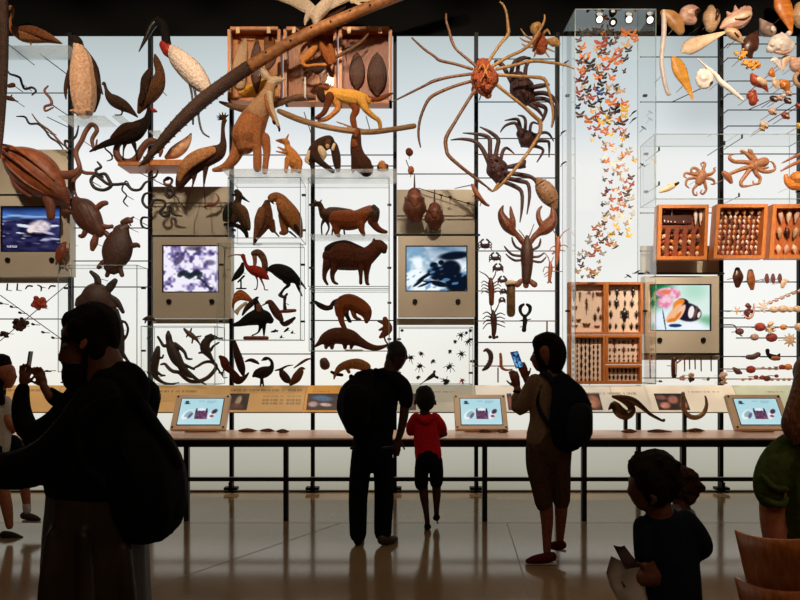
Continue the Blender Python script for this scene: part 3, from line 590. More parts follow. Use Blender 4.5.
def plank(x0, x1, y0, y1, Y0, Y1, lab):
    a, b = P(x0, y0, Y0), P(x1, y1, Y0); tag(mk('perch_plank', bev(boxes((a.x, b.x, Y0, Y1, b.z, a.z)), .004, 1), PLANK), lab, 'plank')
plank(117.5, 149, 161.5, 165.5, 7.0, 7.32, 'short orange wooden plank carrying the black long-tailed bird')
plank(149.8, 187, 159.5, 165.5, 7.0, 7.32, 'orange wooden plank under the cream-breasted bird')
A('waterbird', 'bird', 'cream-breasted bird lying on the orange plank behind the dark tail', fur('#c2703e', '#eccfa8', 12), [[(191, 134, 1), (188, 140, 3.6), (182, 147, 6), (174, 153, 6), (167, 157, 2.6)]], Y=7.15, pin=False)
# long tail slanting across the wall
def tail_bm(path, Y, spikes):
    bm = bmesh.new(); _, pts = conv([1.0] + path, Y); sweep(bm, pts, 12, 1.0, 6)
    return bm
tp = [(460, -14, 5.2, 22), (432, -6, 5.2, 20), (390, 8, 5.2, 16), (345, 24, 5.3, 12), (300, 42, 5.5, 8), (250, 69, 6, 4), (225, 85, 6.3, 2), (200, 103, 6.6), (175, 127, 5.6), (155, 150, 3.8), (139, 166.5, .6)]
bm = tail_bm(tp, 6.98, 0); org = bounds(bm)[0]
o = tag(mk('reptile_tail', bm, [SCALE_L], org, None, True), 'long tapering spotted brown tail slanting down across the upper wall', 'reptile')
_, tw = conv([1.0] + tp[5:], 6.98); tw = catmull(tw, 8)
bm = bmesh.new(); sweep(bm, [[q[0], q[1] - .003, q[2], q[3] * 1.04] for q in tw], 10, 1.0, 1)
mk('scaly_end', bm, SCALE, org, o, True)
for q in range(2, len(tw) - 4, 2):
    t = (Vector(tw[q + 1][:3]) - Vector(tw[q][:3])).normalized(); n = Vector((-t.z, 0, t.x))
    if q % 2 == 0 and q < 38:
        for sgn in (1, -1):
            bm = bmesh.new(); c = Vector(tw[q][:3]) + n * sgn * tw[q][3] * .95; sweep(bm, [[*c, .014], [*(c + n * sgn * .022 - t * .012), .003]], 5, 1, 1)
            mk('crest_scale', bm, SCALE, org, o)
_, tu = conv([1.0] + tp[:6], 6.98); tu = catmull(tu, 7)
for q in range(2, len(tu), 3):
    bm = bmesh.new(); c = Vector(tu[q][:3]); bmesh.ops.create_icosphere(bm, subdivisions=1, radius=.013, matrix=Matrix.Translation(c + Vector((0, -tu[q][3] * .97, .012 * (-1) ** q))))
    mk('dark_spot', bm, F_BLACK, org, o, True)
# worms and snakes
for nm, lab, m, ch, Y in (
    ('snake', 'thin grey snake wriggling high beside the scaly tail', SNAKE_D, [(8, 71, .6), (10, 74, 1), (15, 75.5, 1.2), (20, 78, 1.2), (22, 84, 1.2), (25, 89, 1.2), (32, 87.5, 1.2), (36, 91, 1), (32, 95, .7)], 7.2),
    ('snake', 'thin orange-brown snake in a zigzag beside the penguin', SNAKE_B, [(48, 86, .8), (44.5, 91, 1.2), (50, 98, 1.4), (51.5, 104, 1.4), (45, 106.5, 1.2), (45.5, 111, 1), (53, 107.5, .8)], 7.2),
    ('snake', 'dark zigzag snake stretched below the frosted goose shelf', SNAKE_D, [(16.5, 116.5, .5), (25, 117, 1), (29.5, 123.5, 1.1), (38, 124, 1.1), (45, 130, 1.1), (50, 137, 1.1), (58, 142.5, 1), (63, 149, .6)], 7.2),
    ('snake', 'thin straight brown snake crossing the dark zigzag snake', SNAKE_B, [(32, 114, .5), (39, 123, .9), (50, 131, 1), (60, 142, 1), (68, 148, .6)], 7.25),
    ('snake', 'reddish brown snake looped over below the penguin', SNAKE_B, [(97, 140, .8), (95, 150, 1.4), (92, 140, 2), (97, 130, 2.2), (92, 124.5, 2.3), (86, 131, 2.4), (82, 140, 2.4), (76, 152, 2.4), (79, 164, 2.4), (80, 172, 2.2), (74, 180, 2), (74, 190, 1.8), (77, 197, 1)], 7.15),
    ('snake', 'short reddish snake crossing toward the black snake coil', SNAKE_B, [(79, 170, 1.8), (86, 173, 1.9), (95, 173.5, 1.6), (103, 177, .9)], 7.18),
    ('snake', 'dark thin snake curled beside the reddish looped snake', SNAKE_D, [(78.5, 126, .7), (76, 136, 1.1), (70, 141, 1.2), (65, 141, 1.2), (67, 148, 1.1), (74, 149, .8)], 7.2),
    ('snake', 'black looped snake with raised head, coil nearest the second turtle', SNAKE_D, [(97.5, 162, .9), (101, 167, 1.4), (96, 170, 1.5), (98, 174.5, 1.6), (105, 174, 1.7), (109, 180, 1.8), (111, 186, 1.8), (104, 190, 1.7), (95, 188, 1.7), (91, 181, 1.7), (95, 175.5, 1.6), (101, 179, 1.6), (108, 184, 1.6), (117, 184.5, 1.6), (126, 184, 1.6), (132, 189.5, 1.5), (140, 189.5, 1.4), (145, 183, 1.2), (151, 180, .6)], 7.15),
    ('snake', 'black snake in wide loops over the beige panel above the lizard film', SNAKE_D, [(150.5, 192.5, .8), (144.5, 194.5, 1.3), (142.5, 201.5, 1.4), (147, 207.5, 1.4), (151.5, 205, 1.4), (154, 200.5, 1.4), (163.5, 201, 1.4), (165, 206, 1.4), (160, 212, 1.4), (164.5, 216.5, 1.4), (169, 214, 1.4), (168, 207, 1.3), (172.5, 208, 1.3), (173, 214, 1.3), (182, 216, .7)], 7.2),
    ('snake', 'tiny dark worm snake hanging under the black snake coil', SNAKE_D, [(130, 186, .4), (126, 181, .7), (122, 189.5, .8), (126.5, 195.5, .8), (123.5, 201.5, .8), (128, 206.5, .5)], 7.2),
    ('snake', 'tiny dark worm snake below the tail of the black bird', SNAKE_D, [(108, 142, .5), (105, 148, .8), (111, 154, .9), (112, 159, .8), (107, 161, .5)], 7.2),
    ('snake', 'small dark hook-shaped snake over the small flat turtle', SNAKE_D, [(150, 218, .7), (143, 217.5, 1.2), (141, 222, 1.2), (143, 227, 1.1), (149, 229, .6)], 7.2),
    ('snake', 'small brown snake rolled into a ring beside the crane tail', SNAKE_B, [(164, 180, .8), (168, 177.5, 1.2), (172, 180, 1.3), (170, 184.5, 1.3), (165, 184, 1.3), (164.5, 180.5, 1.2), (168.5, 179.5, .8)], 7.2),
    ('snake', 'small black snake rolled into a ball under the brown ring snake', SNAKE_D, [(172, 186, .7), (166, 188, 1.2), (165.5, 194, 1.3), (169, 198, 1.3), (173, 194, 1.3), (171, 188.5, 1.3), (167, 191, 1.2), (169, 196, .8)], 7.15),
    ('snake', 'small brown snake in a figure of eight under the short plank', SNAKE_B, [(146, 172, .6), (148.5, 168.5, 1), (152, 171, 1.1), (149, 175, 1.1), (151.5, 178, 1), (156, 176, 1), (158, 170.5, .6)], 7.2),
    ('scorpion', 'small reddish scorpion between the feet of the crane', mat('#6a3018', '#94492a', 50, .5), [(204, 207, .8), (209, 205, 1.4), (215, 204, 1.7), (218.5, 200, 1.1), (218, 196, .8), (215.5, 193.5, .4)], 7.22)):
    A(nm, 'scorpion' if nm == 'scorpion' else 'snake', lab, m, [ch], Y, vox=.0045, sub=4)
for x, y, r_, lab in ((11, 85, 2.4, 'small brown nut on the thin rod beside the scaly tail'),): A('nut', 'nut', lab, F_BROWN, [[(x - 2, y + 1, r_ * .8), (x + 2, y, r_)]], 7.2)
A('fish', 'fish', 'small brown spiny fish beside the scaly tail', F_BROWN, [[(8, 98, 2.4), (12, 99, 2.2), (15, 100.5, 1), (18.5, 101.5, .4)], [(11, 97, 1), (12, 94.5, .4)]], 7.2)
# ---- turtles
def turtle(lab, shell, limbs, msh, msk, Y, name='turtle', ridges=()):
    o = A(name, 'turtle', lab, msk, limbs, Y, vox=.006)
    org = o.location.copy(); part('shell', shell, msh, Y, org, o, .008)
    for r in ridges: part('shell_ridge', [r], msh, Y, org, o, .004)
    return o
turtle('largest turtle, an orange-brown ridged sea turtle swimming above the turtle film', [[.55, (6, 153, 8), (16, 160, 16), (30, 169, 21), (44, 179, 20), (56, 188, 13), (62, 193, 7)]],
       [[(50, 186, 8), (58, 190, 8), (62, 194, 8.5), (66, 200, 5), (68, 203, 2.5)], [.6, (46, 196, 5), (50, 205, 5), (51, 216, 4.5)], [.6, (56, 174, 4), (68, 175, 4.5), (76, 172, 3.5), (80, 166, 1.5)], [.6, (10, 165, 4), (16, 185, 3), (30, 196, 2)], [.6, (30, 170, 14), (50, 186, 10)]], SHELL_T, SKIN_T, 7.0,
       ridges=[[(7, 147, 1, 8), (24, 153, 1.6, 13), (42, 166, 1.6, 13), (58, 182, 1, 8)], [(6, 153, 1, 8), (22, 163, 1.6, 15), (38, 176, 1.6, 14), (54, 190, 1, 8)], [(5, 158, 1, 6), (16, 171, 1.4, 11), (32, 186, 1.4, 9), (46, 194, 1, 5)]])
turtle('brown turtle with head pointing down, under the head of the largest turtle', [[.5, (76, 203, 7), (82, 209, 12.5), (90, 220, 13), (98, 230, 8)]], [[(96, 230, 4), (96, 236, 3), (94, 243, 4), (92.5, 249, 2.5)], [(96, 209, 3), (102, 204, 3), (106, 203, 2.6)], [(74, 212, 3), (67, 211, 3), (64, 211, 2)], [(86, 230, 3), (83, 236, 2.4), (80, 236, 2)], [(100, 226, 3), (108, 227, 2.4), (112, 226, 1.8)], [.5, (80, 208, 9), (92, 224, 10)]], TURT_D, SKIN_T, 7.08,
       ridges=[[(80, 202, .7, 6), (84, 212, .9, 7), (92, 228, .7, 5)], [(88, 204, .7, 5), (93, 215, .9, 6), (98, 226, .7, 4)]])
turtle('brown turtle seen from below, lowest of the three between the screens', [[.5, (121, 233, 9), (119, 243, 14.5), (116, 255, 15), (113, 265, 10)]], [[(122, 230, 5), (127, 227, 3)], [(130, 246, 3), (137, 245, 2.6), (139, 246.5, 1.6)], [(110, 238, 3), (106, 233, 2.6)], [(104, 262, 3), (99, 267, 2.6)], [(119, 266, 3), (122, 275, 2.4)], [(110, 268, 3), (107, 275.5, 2.2)], [.5, (118, 240, 11), (115, 262, 10)]], TURT_DS, TURT_D, 7.08)
turtle('dark sea turtle with raised flippers in the glass case above the man in black', [[.55, (85, 303, 10), (94, 300, 17), (102, 302, 15), (110, 306, 7)]], [[.5, (98, 286, 4), (97, 278, 3.4), (91, 272, 2)], [.5, (107, 291, 4), (111, 286, 4.4), (115, 281, 3)], [.5, (110, 298, 4), (117, 302, 3.4), (123, 312, 2)], [(80, 304, 3), (76, 305, 1.5)], [(108, 308, 4), (114, 311, 3)]], TURT_DS, mat('#241a15', '#3a2c22', 60, .6, .2), 7.12)
turtle('tiny flat turtle beside the hook-shaped snake', [[.5, (123, 222.5, 3), (128, 220.5, 3.6), (131, 221, 2.4)]], [[(131, 219, 1.6), (133.5, 217, 1)], [(121, 225, 1), (119.5, 226, .6)], [(130, 224, 1), (131, 226, .6)]], TURT_D, SKIN_T, 7.2)
turtle('small reddish turtle hanging over the corner of the turtle film console', [[.5, (63, 246, 3.6), (61, 252, 5.4), (59, 258, 4)]], [[(64, 244, 2), (66, 242, 1)], [(66, 250, 1.4), (69, 251, .7)], [(57, 262, 1.4), (56, 265, .8)], [(63, 261, 1.4), (64, 264, .8)]], mat('#6a2f1c', '#8c452a', 20, .5, .2), SKIN_T, 7.12)
A('iguana', 'lizard', 'curled dark lizard half hidden behind the man in black', LIZ, [[(117, 310, 1.6), (118, 318, 3), (119, 330, 5), (120, 345, 4.6), (121, 356, 3.6)], [(119, 322, 2), (125, 322, 1.3), (128, 329, 1.3), (126, 337, 1.2), (122, 342, 1)], [(122, 352, 2), (127, 360, 1.6), (131, 364, 1)]], 7.15, vox=.006)
# ---- corals and hooks on the side wires
CORAL = mat('#8c2c1a', '#b8482c', 40, .7, .6)
def lumps(cx, cy, rx, ry, n, r, seed, d=2):
    R = random.Random(seed); out = []
    for _ in range(n):
        a = R.random() * 6.28; q = math.sqrt(R.random()); x, y = cx + math.cos(a) * rx * q, cy + math.sin(a) * ry * q
        out.append([(x, y, r * R.uniform(.6, 1.1), R.uniform(-d, d)), (x + R.uniform(-1, 1), y + R.uniform(-1, 1), r * .7, R.uniform(0, d))])
    return out
A('coral', 'coral', 'red knobbly coral where the two slanting wires cross', CORAL, lumps(38.5, 304, 7, 6, 22, 3, 3), 7.2, vox=.0055)
A('coral', 'coral', 'dark knobbly coral on the slanting wire below the red coral', F_DARK, lumps(20.5, 324, 6, 5.5, 16, 2.6, 4), 7.2, vox=.0055)
A('coral', 'coral', 'smallest dark coral at the low end of the slanting wire', F_DARK, lumps(6, 334.5, 4, 3, 9, 2, 5), 7.2, vox=.0055)
for i, (x, k) in enumerate(((7.5, 0), (17.5, 0), (29, 1), (40, 2), (52, 1))):
    ch = ([(x, 284, .7), (x - .5, 290, .8)], [(x - 3.5, 289, .5), (x - 1, 286, .9), (x + 3.5, 286, .6)], [(x - 2.5, 285, .5), (x + 1.2, 287, .9), (x + 1, 291, .6)])[k]
    A('hook_shell', 'shell', 'tiny dark curved shell in the row under the turtle film, %s along' % nth(i + 1), SNAKE_D, [ch], 7.3, group='tiny shells under the turtle film')
for i, (x, y) in enumerate(((1, 303), (11.5, 306.5), (20, 312.5), (33, 324), (43, 332), (53, 337.5))):
    A('seed_bead', 'bead', 'small dark bead on the falling wire below the turtle film, %s from its top' % nth(i + 1), F_DARK, [[(x - .7, y, 1.2), (x + .7, y + .5, 1.1)]], 7.26, group='beads on the falling wire')
A('small_fish', 'fish', 'little dark fish over the label rail beside the raised phone', F_DARK, [[(44, 371.5, .5), (47, 371, 1.1), (51, 371.5, .5)]], 7.2); A('small_fish', 'fish', 'little dark fish low beside the beard of the man in black', F_DARK, [[(61, 382.5, .6), (65, 382, 1.4), (69, 381.5, .6)]], 7.2)
# ---- three wooden boxes
def shadow_box(x0, x1, y0, y1, lab, c1, c2):
    Yb = 7.3; Yf = 7.14; a, b = P(x0, y0, Yf), P(x1, y1, Yf); org = Vector(((a.x + b.x) / 2, 7.22, b.z)); t = .03
    r = empty('display_box', org, lab, 'display box')
    mk('frame', boxes((a.x, a.x + t, Yf, Yb, b.z, a.z), (b.x - t, b.x, Yf, Yb, b.z, a.z), (a.x, b.x, Yf, Yb, a.z - t, a.z), (a.x, b.x, Yf, Yb, b.z, b.z + t)), wood('#b8662c', '#d98a48'), org, r)
    mk('backing', boxes((a.x + t, b.x - t, Yb - .02, Yb, b.z + t, a.z - t)), wood(c1, c2), org, r)
    for q in (.2, .78): xx = a.x + (b.x - a.x) * q; mk('clip', boxes((xx - .02, xx + .02, Yf - .012, Yf, a.z - .08, a.z - .01)), mat('#d8a868', '#efc890', 20, .3), org, r)
    bm = bmesh.new(); pane(bm, (a.x + t, Yf + .01, b.z + t), (b.x - t, Yf + .01, b.z + t), (b.x - t, Yf + .01, a.z - t), (a.x + t, Yf + .01, a.z - t)); mk('glass_front', bm, [GLASS, EDGE], org, r, recalc=False)
shadow_box(227.5, 280.5, 26.5, 100.5, 'wooden box of armadillo hides, behind the kangaroo head', '#a8602c', '#d0883c')
shadow_box(283.5, 336.5, 26.5, 101.5, 'wooden box behind the hanging sloths, middle one of three', '#7a3f1c', '#c07434')
shadow_box(338.5, 392, 26.5, 103, 'wooden box of patterned dark shells, above the golden monkey', '#7a3616', '#a85824')
ARM = mat('#b08560', '#d8b088', 30, .6, .5, 0, (1, 1, 8)); ARMD = mat('#3c2014', '#6a3c22', 40, .6, .6)
A('armadillo_hide', 'hide', 'pale banded armadillo hide standing in the first wooden box', ARM, [[.4, (245, 40, 2), (243, 48, 5), (240.5, 60, 7), (239, 74, 8), (240, 84, 6)]], 7.25, pin=False)
A('armadillo_hide', 'hide', 'dark armadillo hide in the middle of the first wooden box', ARMD, [[.4, (257, 42, 2), (256.5, 52, 5), (256, 64, 6), (256, 78, 5), (257, 92, 2)]], 7.26, pin=False)
A('armadillo_hide', 'hide', 'brown armadillo hide beside the seam of the first wooden box', fur('#6a3c20', '#9a6236', 40), [[.4, (268, 34, 4), (270, 46, 6), (270, 58, 6), (268, 66, 3)]], 7.26, pin=False)
A('animal_skin', 'hide', 'flat yellow skin spread low in the first wooden box', fur('#d89030', '#f0b850', 30), [[.15, (240, 84, 3), (243, 90, 6), (254, 91, 8), (266, 88, 9), (275, 92, 5)]], 7.27, pin=False)
A('animal_skin', 'hide', 'small pale skin square high in the first wooden box', fur('#c87c48', '#e0a070', 30), [[.15, (241, 37, 3), (247, 37, 3.5), (253, 38, 3)]], 7.27, pin=False)
for i, (cx, cy, rx, ry, lab) in enumerate(((357, 70, 8, 17, 'smaller patterned dark shell in the third wooden box'), (377, 73, 10, 20, 'larger patterned dark shell in the third wooden box'))):
    A('armadillo_shell', 'shell', lab, mat('#2c1810', '#6a3c24', 55, .5, .9), [[.35, (cx, cy - ry, 1), (cx, cy - ry * .7, rx * .6), (cx, cy, rx), (cx, cy + ry * .7, rx * .8), (cx, cy + ry, rx * .3)]], 7.25, pin=False)
A('sloth', 'sloth', 'orange-brown sloth hanging under the slanting tail before the middle box', F_ORANGE, [[(302, 63, 2), (306, 58, 3.4), (311, 52, 4.2), (315, 46, 3.4), (316, 40, 2)], [(302, 63, 1.6), (306, 66, 1.6), (316, 65, 1.6), (326, 65, 1.5)], [(311, 56, 1.8), (308, 44, 1.6), (302, 50, 1.5), (301, 60, 1.4)]], 7.02, vox=.006)
A('sloth', 'sloth', 'darker sloth hanging on the dark branch before the middle box', fur('#6a3518', '#a8622c'), [[(320, 42, 2), (324, 50, 4), (328, 57, 4.5), (330, 63, 3)], [(330, 46, 2.4), (333, 54, 2.6), (334, 62, 2)]], 7.0, vox=.006)
A('small_monkey', 'monkey', 'small dark monkey with pale tail under the sloths', F_DARK, [[(307, 71, 2), (312, 69, 3), (318, 71, 3.2), (323, 68, 2.4)], [(312, 70, 1.4), (308, 76, 1.6), (305, 79, 1.8), (303, 80, 1)]], 7.02, vox=.005)
A('branch', 'branch', 'dark branch slanting before the wooden boxes under the sloths', BARK, [[(316, 73, 1.6), (330, 61, 1.7), (345, 52, 1.7), (360, 43, 1.4), (368, 34, 1)]], 7.06)
A('post', 'post', 'thin white post before the middle wooden box', F_WHITE, [[(305, 78, 1), (305, 97, 1)]], 7.0, pin=(305, 95))
A('branch', 'branch', 'brown branch running behind the kangaroo under the wooden boxes', BARK, [[(220, 102, 1.2), (232, 106, 3), (250, 110, 4), (266, 108, 3.6), (282, 102, 3.2), (298, 97, 2.8), (314, 97, 1.8)]], 7.12)
A('branch', 'branch', 'long pale branch the golden monkey walks along', mat('#7a5434', '#b08a60', 30, .75, .4, 0, (.6, 3, 3)), [[(279, 111, 2.6), (288, 115, 3.2), (302, 120.5, 3.2), (322, 126, 3), (346, 130.5, 3), (370, 132, 3), (392, 129.5, 2.8), (414, 126, 2.8)], [(337, 122, .9), (352, 127, 1), (364, 130, 1)]], 7.02)
# flying bird at the very top
o = A('flying_bird', 'bird', 'pale bird with spread wings flying at the top of the wall', fur('#b89878', '#e4d2b8', 60, .6), [[(318, 28, 1), (316, 22, 4), (318, 14, 6.5), (325, 6, 6.5), (332, -4, 5), (336, -14, 3)], [.35, (316, 14, 4), (306, 6, 7), (292, -1, 6.5), (278, -4, 4.5), (268, -2, 1.5)], [.35, (326, 8, 4), (340, -2, 7), (356, -8, 6.5), (366, -8, 5)], [(310, 12, 4), (306, 20, 2.4), (305, 25, 1)]], 6.85,
  parts=[('wing_feathers', [[.3, (352, 1, 2.5), (364, -1, 3), (374, 1, 2.2), (382, 4, .8)], [.3, (356, 3, 1.5), (362, 5, 1.4), (366, 6, .6)]], F_CREAM), ('dark_wing', [[.4, (322, 16, 2, -4), (332, 10, 4, -6), (342, 4, 3.5, -5)]], F_DARK)], vox=.008)
# ---- kangaroo and neighbours
o = A('kangaroo', 'kangaroo', 'large upright tan kangaroo on the frosted shelf before the wooden boxes', fur('#9c5a30', '#c88452', 45), [[(270, 86, 5), (268, 95, 7.5), (262, 107, 10), (254, 120, 14), (248, 133, 15), (244, 143, 11)], [(284, 79, 1), (279, 80, 2.6), (273.5, 81, 4.4), (270, 85, 4.6)], [.5, (270, 80, 2.6, 2), (266, 76, 3.2, 3), (262, 70, 1.4)], [.5, (273, 79, 2.2, -3), (270.5, 74, 2.4, -5), (268, 68.5, 1.2, -5)], [(272, 98, 3, 6), (273, 109, 2.4, 8), (276, 119, 1.9, 9), (280, 129, 1.6, 9), (281, 133, .9, 9)], [(268, 99, 3, 7), (270, 110, 2.4, 10), (275, 121, 1.8, 11), (276, 127, 1.4, 11)],
  [(250, 128, 13, 5), (247, 138, 14, 6), (247, 146, 10, 6)], [(255, 132, 8, 8), (258, 142, 5.4, 9), (259, 152, 4.4, 8), (259, 162, 4.4, 7), (259, 170, 4.2, 7)], [(264, 137, 5.5, -3), (266, 149, 4, -4), (265, 160, 3.2, -4), (264, 170, 3.2, -4)], [(240, 140, 8), (238, 150, 7), (232, 161, 5.6), (224, 167.5, 4), (214, 170, 2.2)]], 6.9, pin=False, vox=.007,
  parts=[('claw', [[(276, 126, 1.3, 12), (277, 128, 1.2, 12)]], F_BLACK), ('claw', [[(281, 132, 1.2, 9), (281, 134, 1, 9)]], F_BLACK), ('head', [[(285, 79, .9), (280, 80, 2.8), (274, 81, 4.7), (270.5, 85, 5)]], F_CREAM), ('ear', [[.5, (270, 80, 2.7, 3), (266, 76, 3.3, 4), (262, 70, 1.5, 2)]], F_CREAM), ('chest', [[.95, (270, 88, 5.4, 1), (267.5, 97, 7.9, 1), (262, 107, 10.2, 1), (256, 116, 12, 1)]], fur('#b07c52', '#d8ac80')), ('fore_arm', [[(271, 97, 3.2, 8), (273, 109, 2.5, 10), (276.5, 119, 2, 11), (280, 129, 1.7, 11)]], F_CREAM)])
A('wallaby', 'wallaby', 'small upright orange wallaby facing the kangaroo', F_ORANGE, [[(276, 140.5, .8), (281, 141, 2.4), (286, 142, 3.4), (287.5, 146, 3), (289, 150, 4.5), (293, 157, 6.4), (296, 164, 7), (297, 168, 5)], [.5, (287, 138, 1.3), (288.5, 134.5, .8)], [(288, 160, 3, 3), (287, 167, 2.2, 3), (286.5, 172, 2, 3)], [(299, 162, 4, 3), (300, 168, 2.6, 3), (300, 172.5, 2, 3)], [(286, 151, 2), (281, 148.5, 1.1), (278, 147, .8)], [(286, 154, 1.6, 4), (281, 153.5, 1, 4), (277, 152.5, .7, 4)], [(293, 166, 2), (292, 172, 1.5)]], 6.93, pin=False)
A('crane', 'bird', 'large crowned crane with tan wing, grey neck and long thin legs', fur('#2c1a12', '#5a3a28'), [[(227, 121, .5), (224.5, 120, 2.4), (223, 127, 2), (223, 136, 2.4), (223, 145, 4), (218, 152, 8), (207, 157, 9.5), (195, 163, 10), (186, 172, 8.5), (180, 184, 5), (178, 189, 2)], [(195, 172, 3), (193, 184, 1.1), (189, 196, .9), (187.5, 208, .8), (192, 209, .6)], [(206, 166, 3), (204, 184, 1.1), (205, 196, .9), (205.5, 208, .8), (210, 209, .6)]], 7.05, pin=(207, 157),
  parts=[('wing', [[.35, (214, 153, 4.5, 8), (203, 158, 6.5, 9), (192, 165, 6.5, 9), (184, 174, 4.5, 7), (181, 181, 2, 5)]], fur('#8a5430', '#c8905c', 30)), ('crest', [[(223.5, 119, 1.2), (223.5 - 7.2 * math.cos(.25 + .16 * k), 119.5 - 6.5 * math.sin(.1 + .17 * k), .5, (k % 3 - 1) * 3)] for k in range(15)], F_DARK)])
A('howler_monkey', 'monkey', 'golden monkey with dark face walking along the pale branch', F_GOLD, [[(329, 95, 5.5), (334, 94.5, 6.2), (343, 96, 7.4), (354, 98, 8), (364, 100, 6.8), (368, 101, 4)], [(326, 92, 4.6), (322, 94, 5.6), (322, 98, 4.6)], [(362, 102, 5, 4), (366, 111, 3.6, 5), (373, 118, 2.7, 5), (379, 122, 2.3, 4), (380.5, 129, 2, 2)]], 7.02, pin=False, vox=.007,
  parts=[('face', [[(321, 92.5, 4, 4), (321.5, 97, 4.2, 4), (323, 101, 3, 3)]], F_DARK), ('brow', [[(318, 90.5, 2, 3), (322, 88.5, 2.4, 4), (327, 90, 2.4, 4)]], F_RED), ('fore_arm', [[(330, 98, 4.6, 4), (327.5, 107, 3.2, 4), (324, 114.5, 2.7, 4), (317, 119, 2, 3)]], F_CHEST), ('fore_arm', [[(336, 101, 4.4), (338, 108, 3.2), (333, 114, 2.6), (326, 119, 2.4), (319, 120.5, 1.8)]], F_ORANGE), ('hind_leg', [[(352, 103, 4), (356, 110, 4), (353, 117, 3.2), (354, 125, 3), (356, 129, 2)]], F_RED), ('tail', [[(366, 97, 2.6), (372, 99.5, 2.5), (380, 99, 2.4), (387, 95.5, 2), (392, 93.5, 1.2)]], F_RED)])
A('bearded_monkey', 'monkey', 'black and white bearded monkey crouching on the frosted shelf', F_DARK, [[(328, 142, 7), (320, 146, 7.5), (314, 153, 7), (311, 161, 4.5)], [(315, 157, 5, 4), (321, 164, 3.4, 8), (328, 169.5, 2.8, 8), (333.5, 173, 2.2, 6)], [(334, 146, 4), (336, 155, 4.5), (337, 163, 4), (338, 170, 2.6)], [(312, 162, 3), (313, 171, 2)]], 6.93, pin=False, vox=.007,
  parts=[('face', [[.8, (328.5, 143.5, 3, 5), (328.5, 147, 3.2, 6)]], fur('#3c2618', '#6a4630')), ('muzzle', [[(328.5, 148.5, 2.2, 7.5), (328.5, 150, 1.6, 8)]], F_TAN), ('beard', [[.7, (319, 146, 2.6, 4), (321.5, 151, 3.4, 5), (324, 156, 3.6, 5), (323.5, 160, 1.8, 4)]], F_CREAM), ('side_whisker', [[.7, (334.5, 146, 1.6, 4), (333.5, 150.5, 1.6, 5)]], F_CREAM), ('pale_back', [[(316, 146, 3.6, 2), (311, 154, 3.6, 2), (307, 161, 2.2, 3), (309, 164, 1, 3)]], F_CREAM)])
A('standing_mammal', 'mammal', 'dark brown mammal sitting upright under the pale branch', fur('#2e1a12', '#5c3620'), [[(358, 130, 2.2), (356.5, 136, 4.8), (356, 146, 5.8), (358, 156, 7.2), (363, 165, 9), (366, 170, 7)], [(354, 158, 3), (353, 171, 2)], [(370, 168, 4), (371, 172, 2)]], 6.93, pin=False, parts=[('muzzle', [[(357, 132, 2.4, 3), (356, 137, 2.6, 4)]], F_RED), ('throat', [[(354, 143, 3.2, 3), (355, 147, 3.4, 4)]], F_RED)])
A('small_mammal', 'mammal', 'small round orange-brown animal at the end of the frosted shelf', F_ORANGE, [[(382, 164.5, 4), (383, 168, 4.2)]], 6.93, pin=False, parts=[('dark_side', [[(379, 165.5, 2, -1), (379, 169.5, 2, 0)]], F_DARK), ('dark_side', [[(386.5, 165.5, 2, -1), (386.5, 169.5, 2, 0)]], F_DARK)])
# ---- hawk case
A('hornbill', 'bird', 'dark long-billed bird perched before the mullion beside the hawks', fur('#241a14', '#5a3e2a'), [[(237, 192, 3), (239, 196, 4), (238, 201, 3.4), (236.5, 207, 6), (241, 213, 7.5), (245, 222, 5.4), (248.5, 229, 2)], [(238, 213, 5), (234, 220, 4)]], 7.15, parts=[('bill', [[(242, 197, 1.8), (246, 200, 1.1), (249.5, 202, .4)]], BEAKB), ('wing', [[.4, (240, 207, 3, 6), (245, 213, 4, 6), (249, 222, 2.4, 4), (250.5, 229, 1, 3)]], fur('#4a3020', '#7a5638'))])
A('dark_parrot', 'bird', 'dark green-black bird pressed behind the long-billed bird', fur('#131410', '#2a2a20'), [[(229, 207, 3.6), (227, 213, 4.4), (225.5, 219, 3)]], 7.2)
A('branch', 'branch', 'black curved branch under the long-billed bird', F_BLACK, [[(225, 224.5, 1.6), (234, 225, 2), (241, 227.5, 2.4), (245.5, 232, 2.4), (247, 236.5, 1.8)]], 7.16)
A('hawk', 'bird', 'brown hawk with long tail, leaning behind its mate', fur('#3c2014', '#7c4a2a'), [[(267, 203, 3.4), (266, 210, 6.4), (264, 219, 9), (260, 229, 6.6), (256, 238, 3), (254, 244.5, 1)], [(270, 222, 5), (273, 230, 3)], [(274, 231, 1.2), (279, 236.5, .8)]], 7.14, pin=False, parts=[('wing', [[.35, (263, 212, 4, 7), (261, 222, 5, 8), (258, 232, 3, 5), (255, 240, 1, 3)]], fur('#5a3420', '#94603a'))])
A('hawk', 'bird', 'orange-brown hawk hunched over the other, head tucked low', fur('#7c4422', '#b87644'), [[(272, 198, 4.6), (276, 197, 5), (281, 200, 6), (286, 209, 9), (293, 219, 9), (298, 229, 5.4), (301, 236, 2)], [(283, 215, 5), (284, 226, 4), (285, 232, 3.4), (281, 233, 2)], [(290, 232, 1.2), (296, 237, .9)]], 7.08, pin=False, parts=[('wing', [[.35, (281, 205, 4, 8), (288, 214, 5.6, 10), (295, 225, 4.4, 8), (300, 235, 1.6, 4)]], fur('#6a3818', '#c08048')), ('hooked_bill', [[(271, 200, 2), (272.5, 202.5, 1), (274, 204, .4)]], BEAKB), ('wing_tip', [[(297, 228, 2, 9), (300, 233, 2, 7), (300.5, 236, 1, 5)]], F_DARK)])
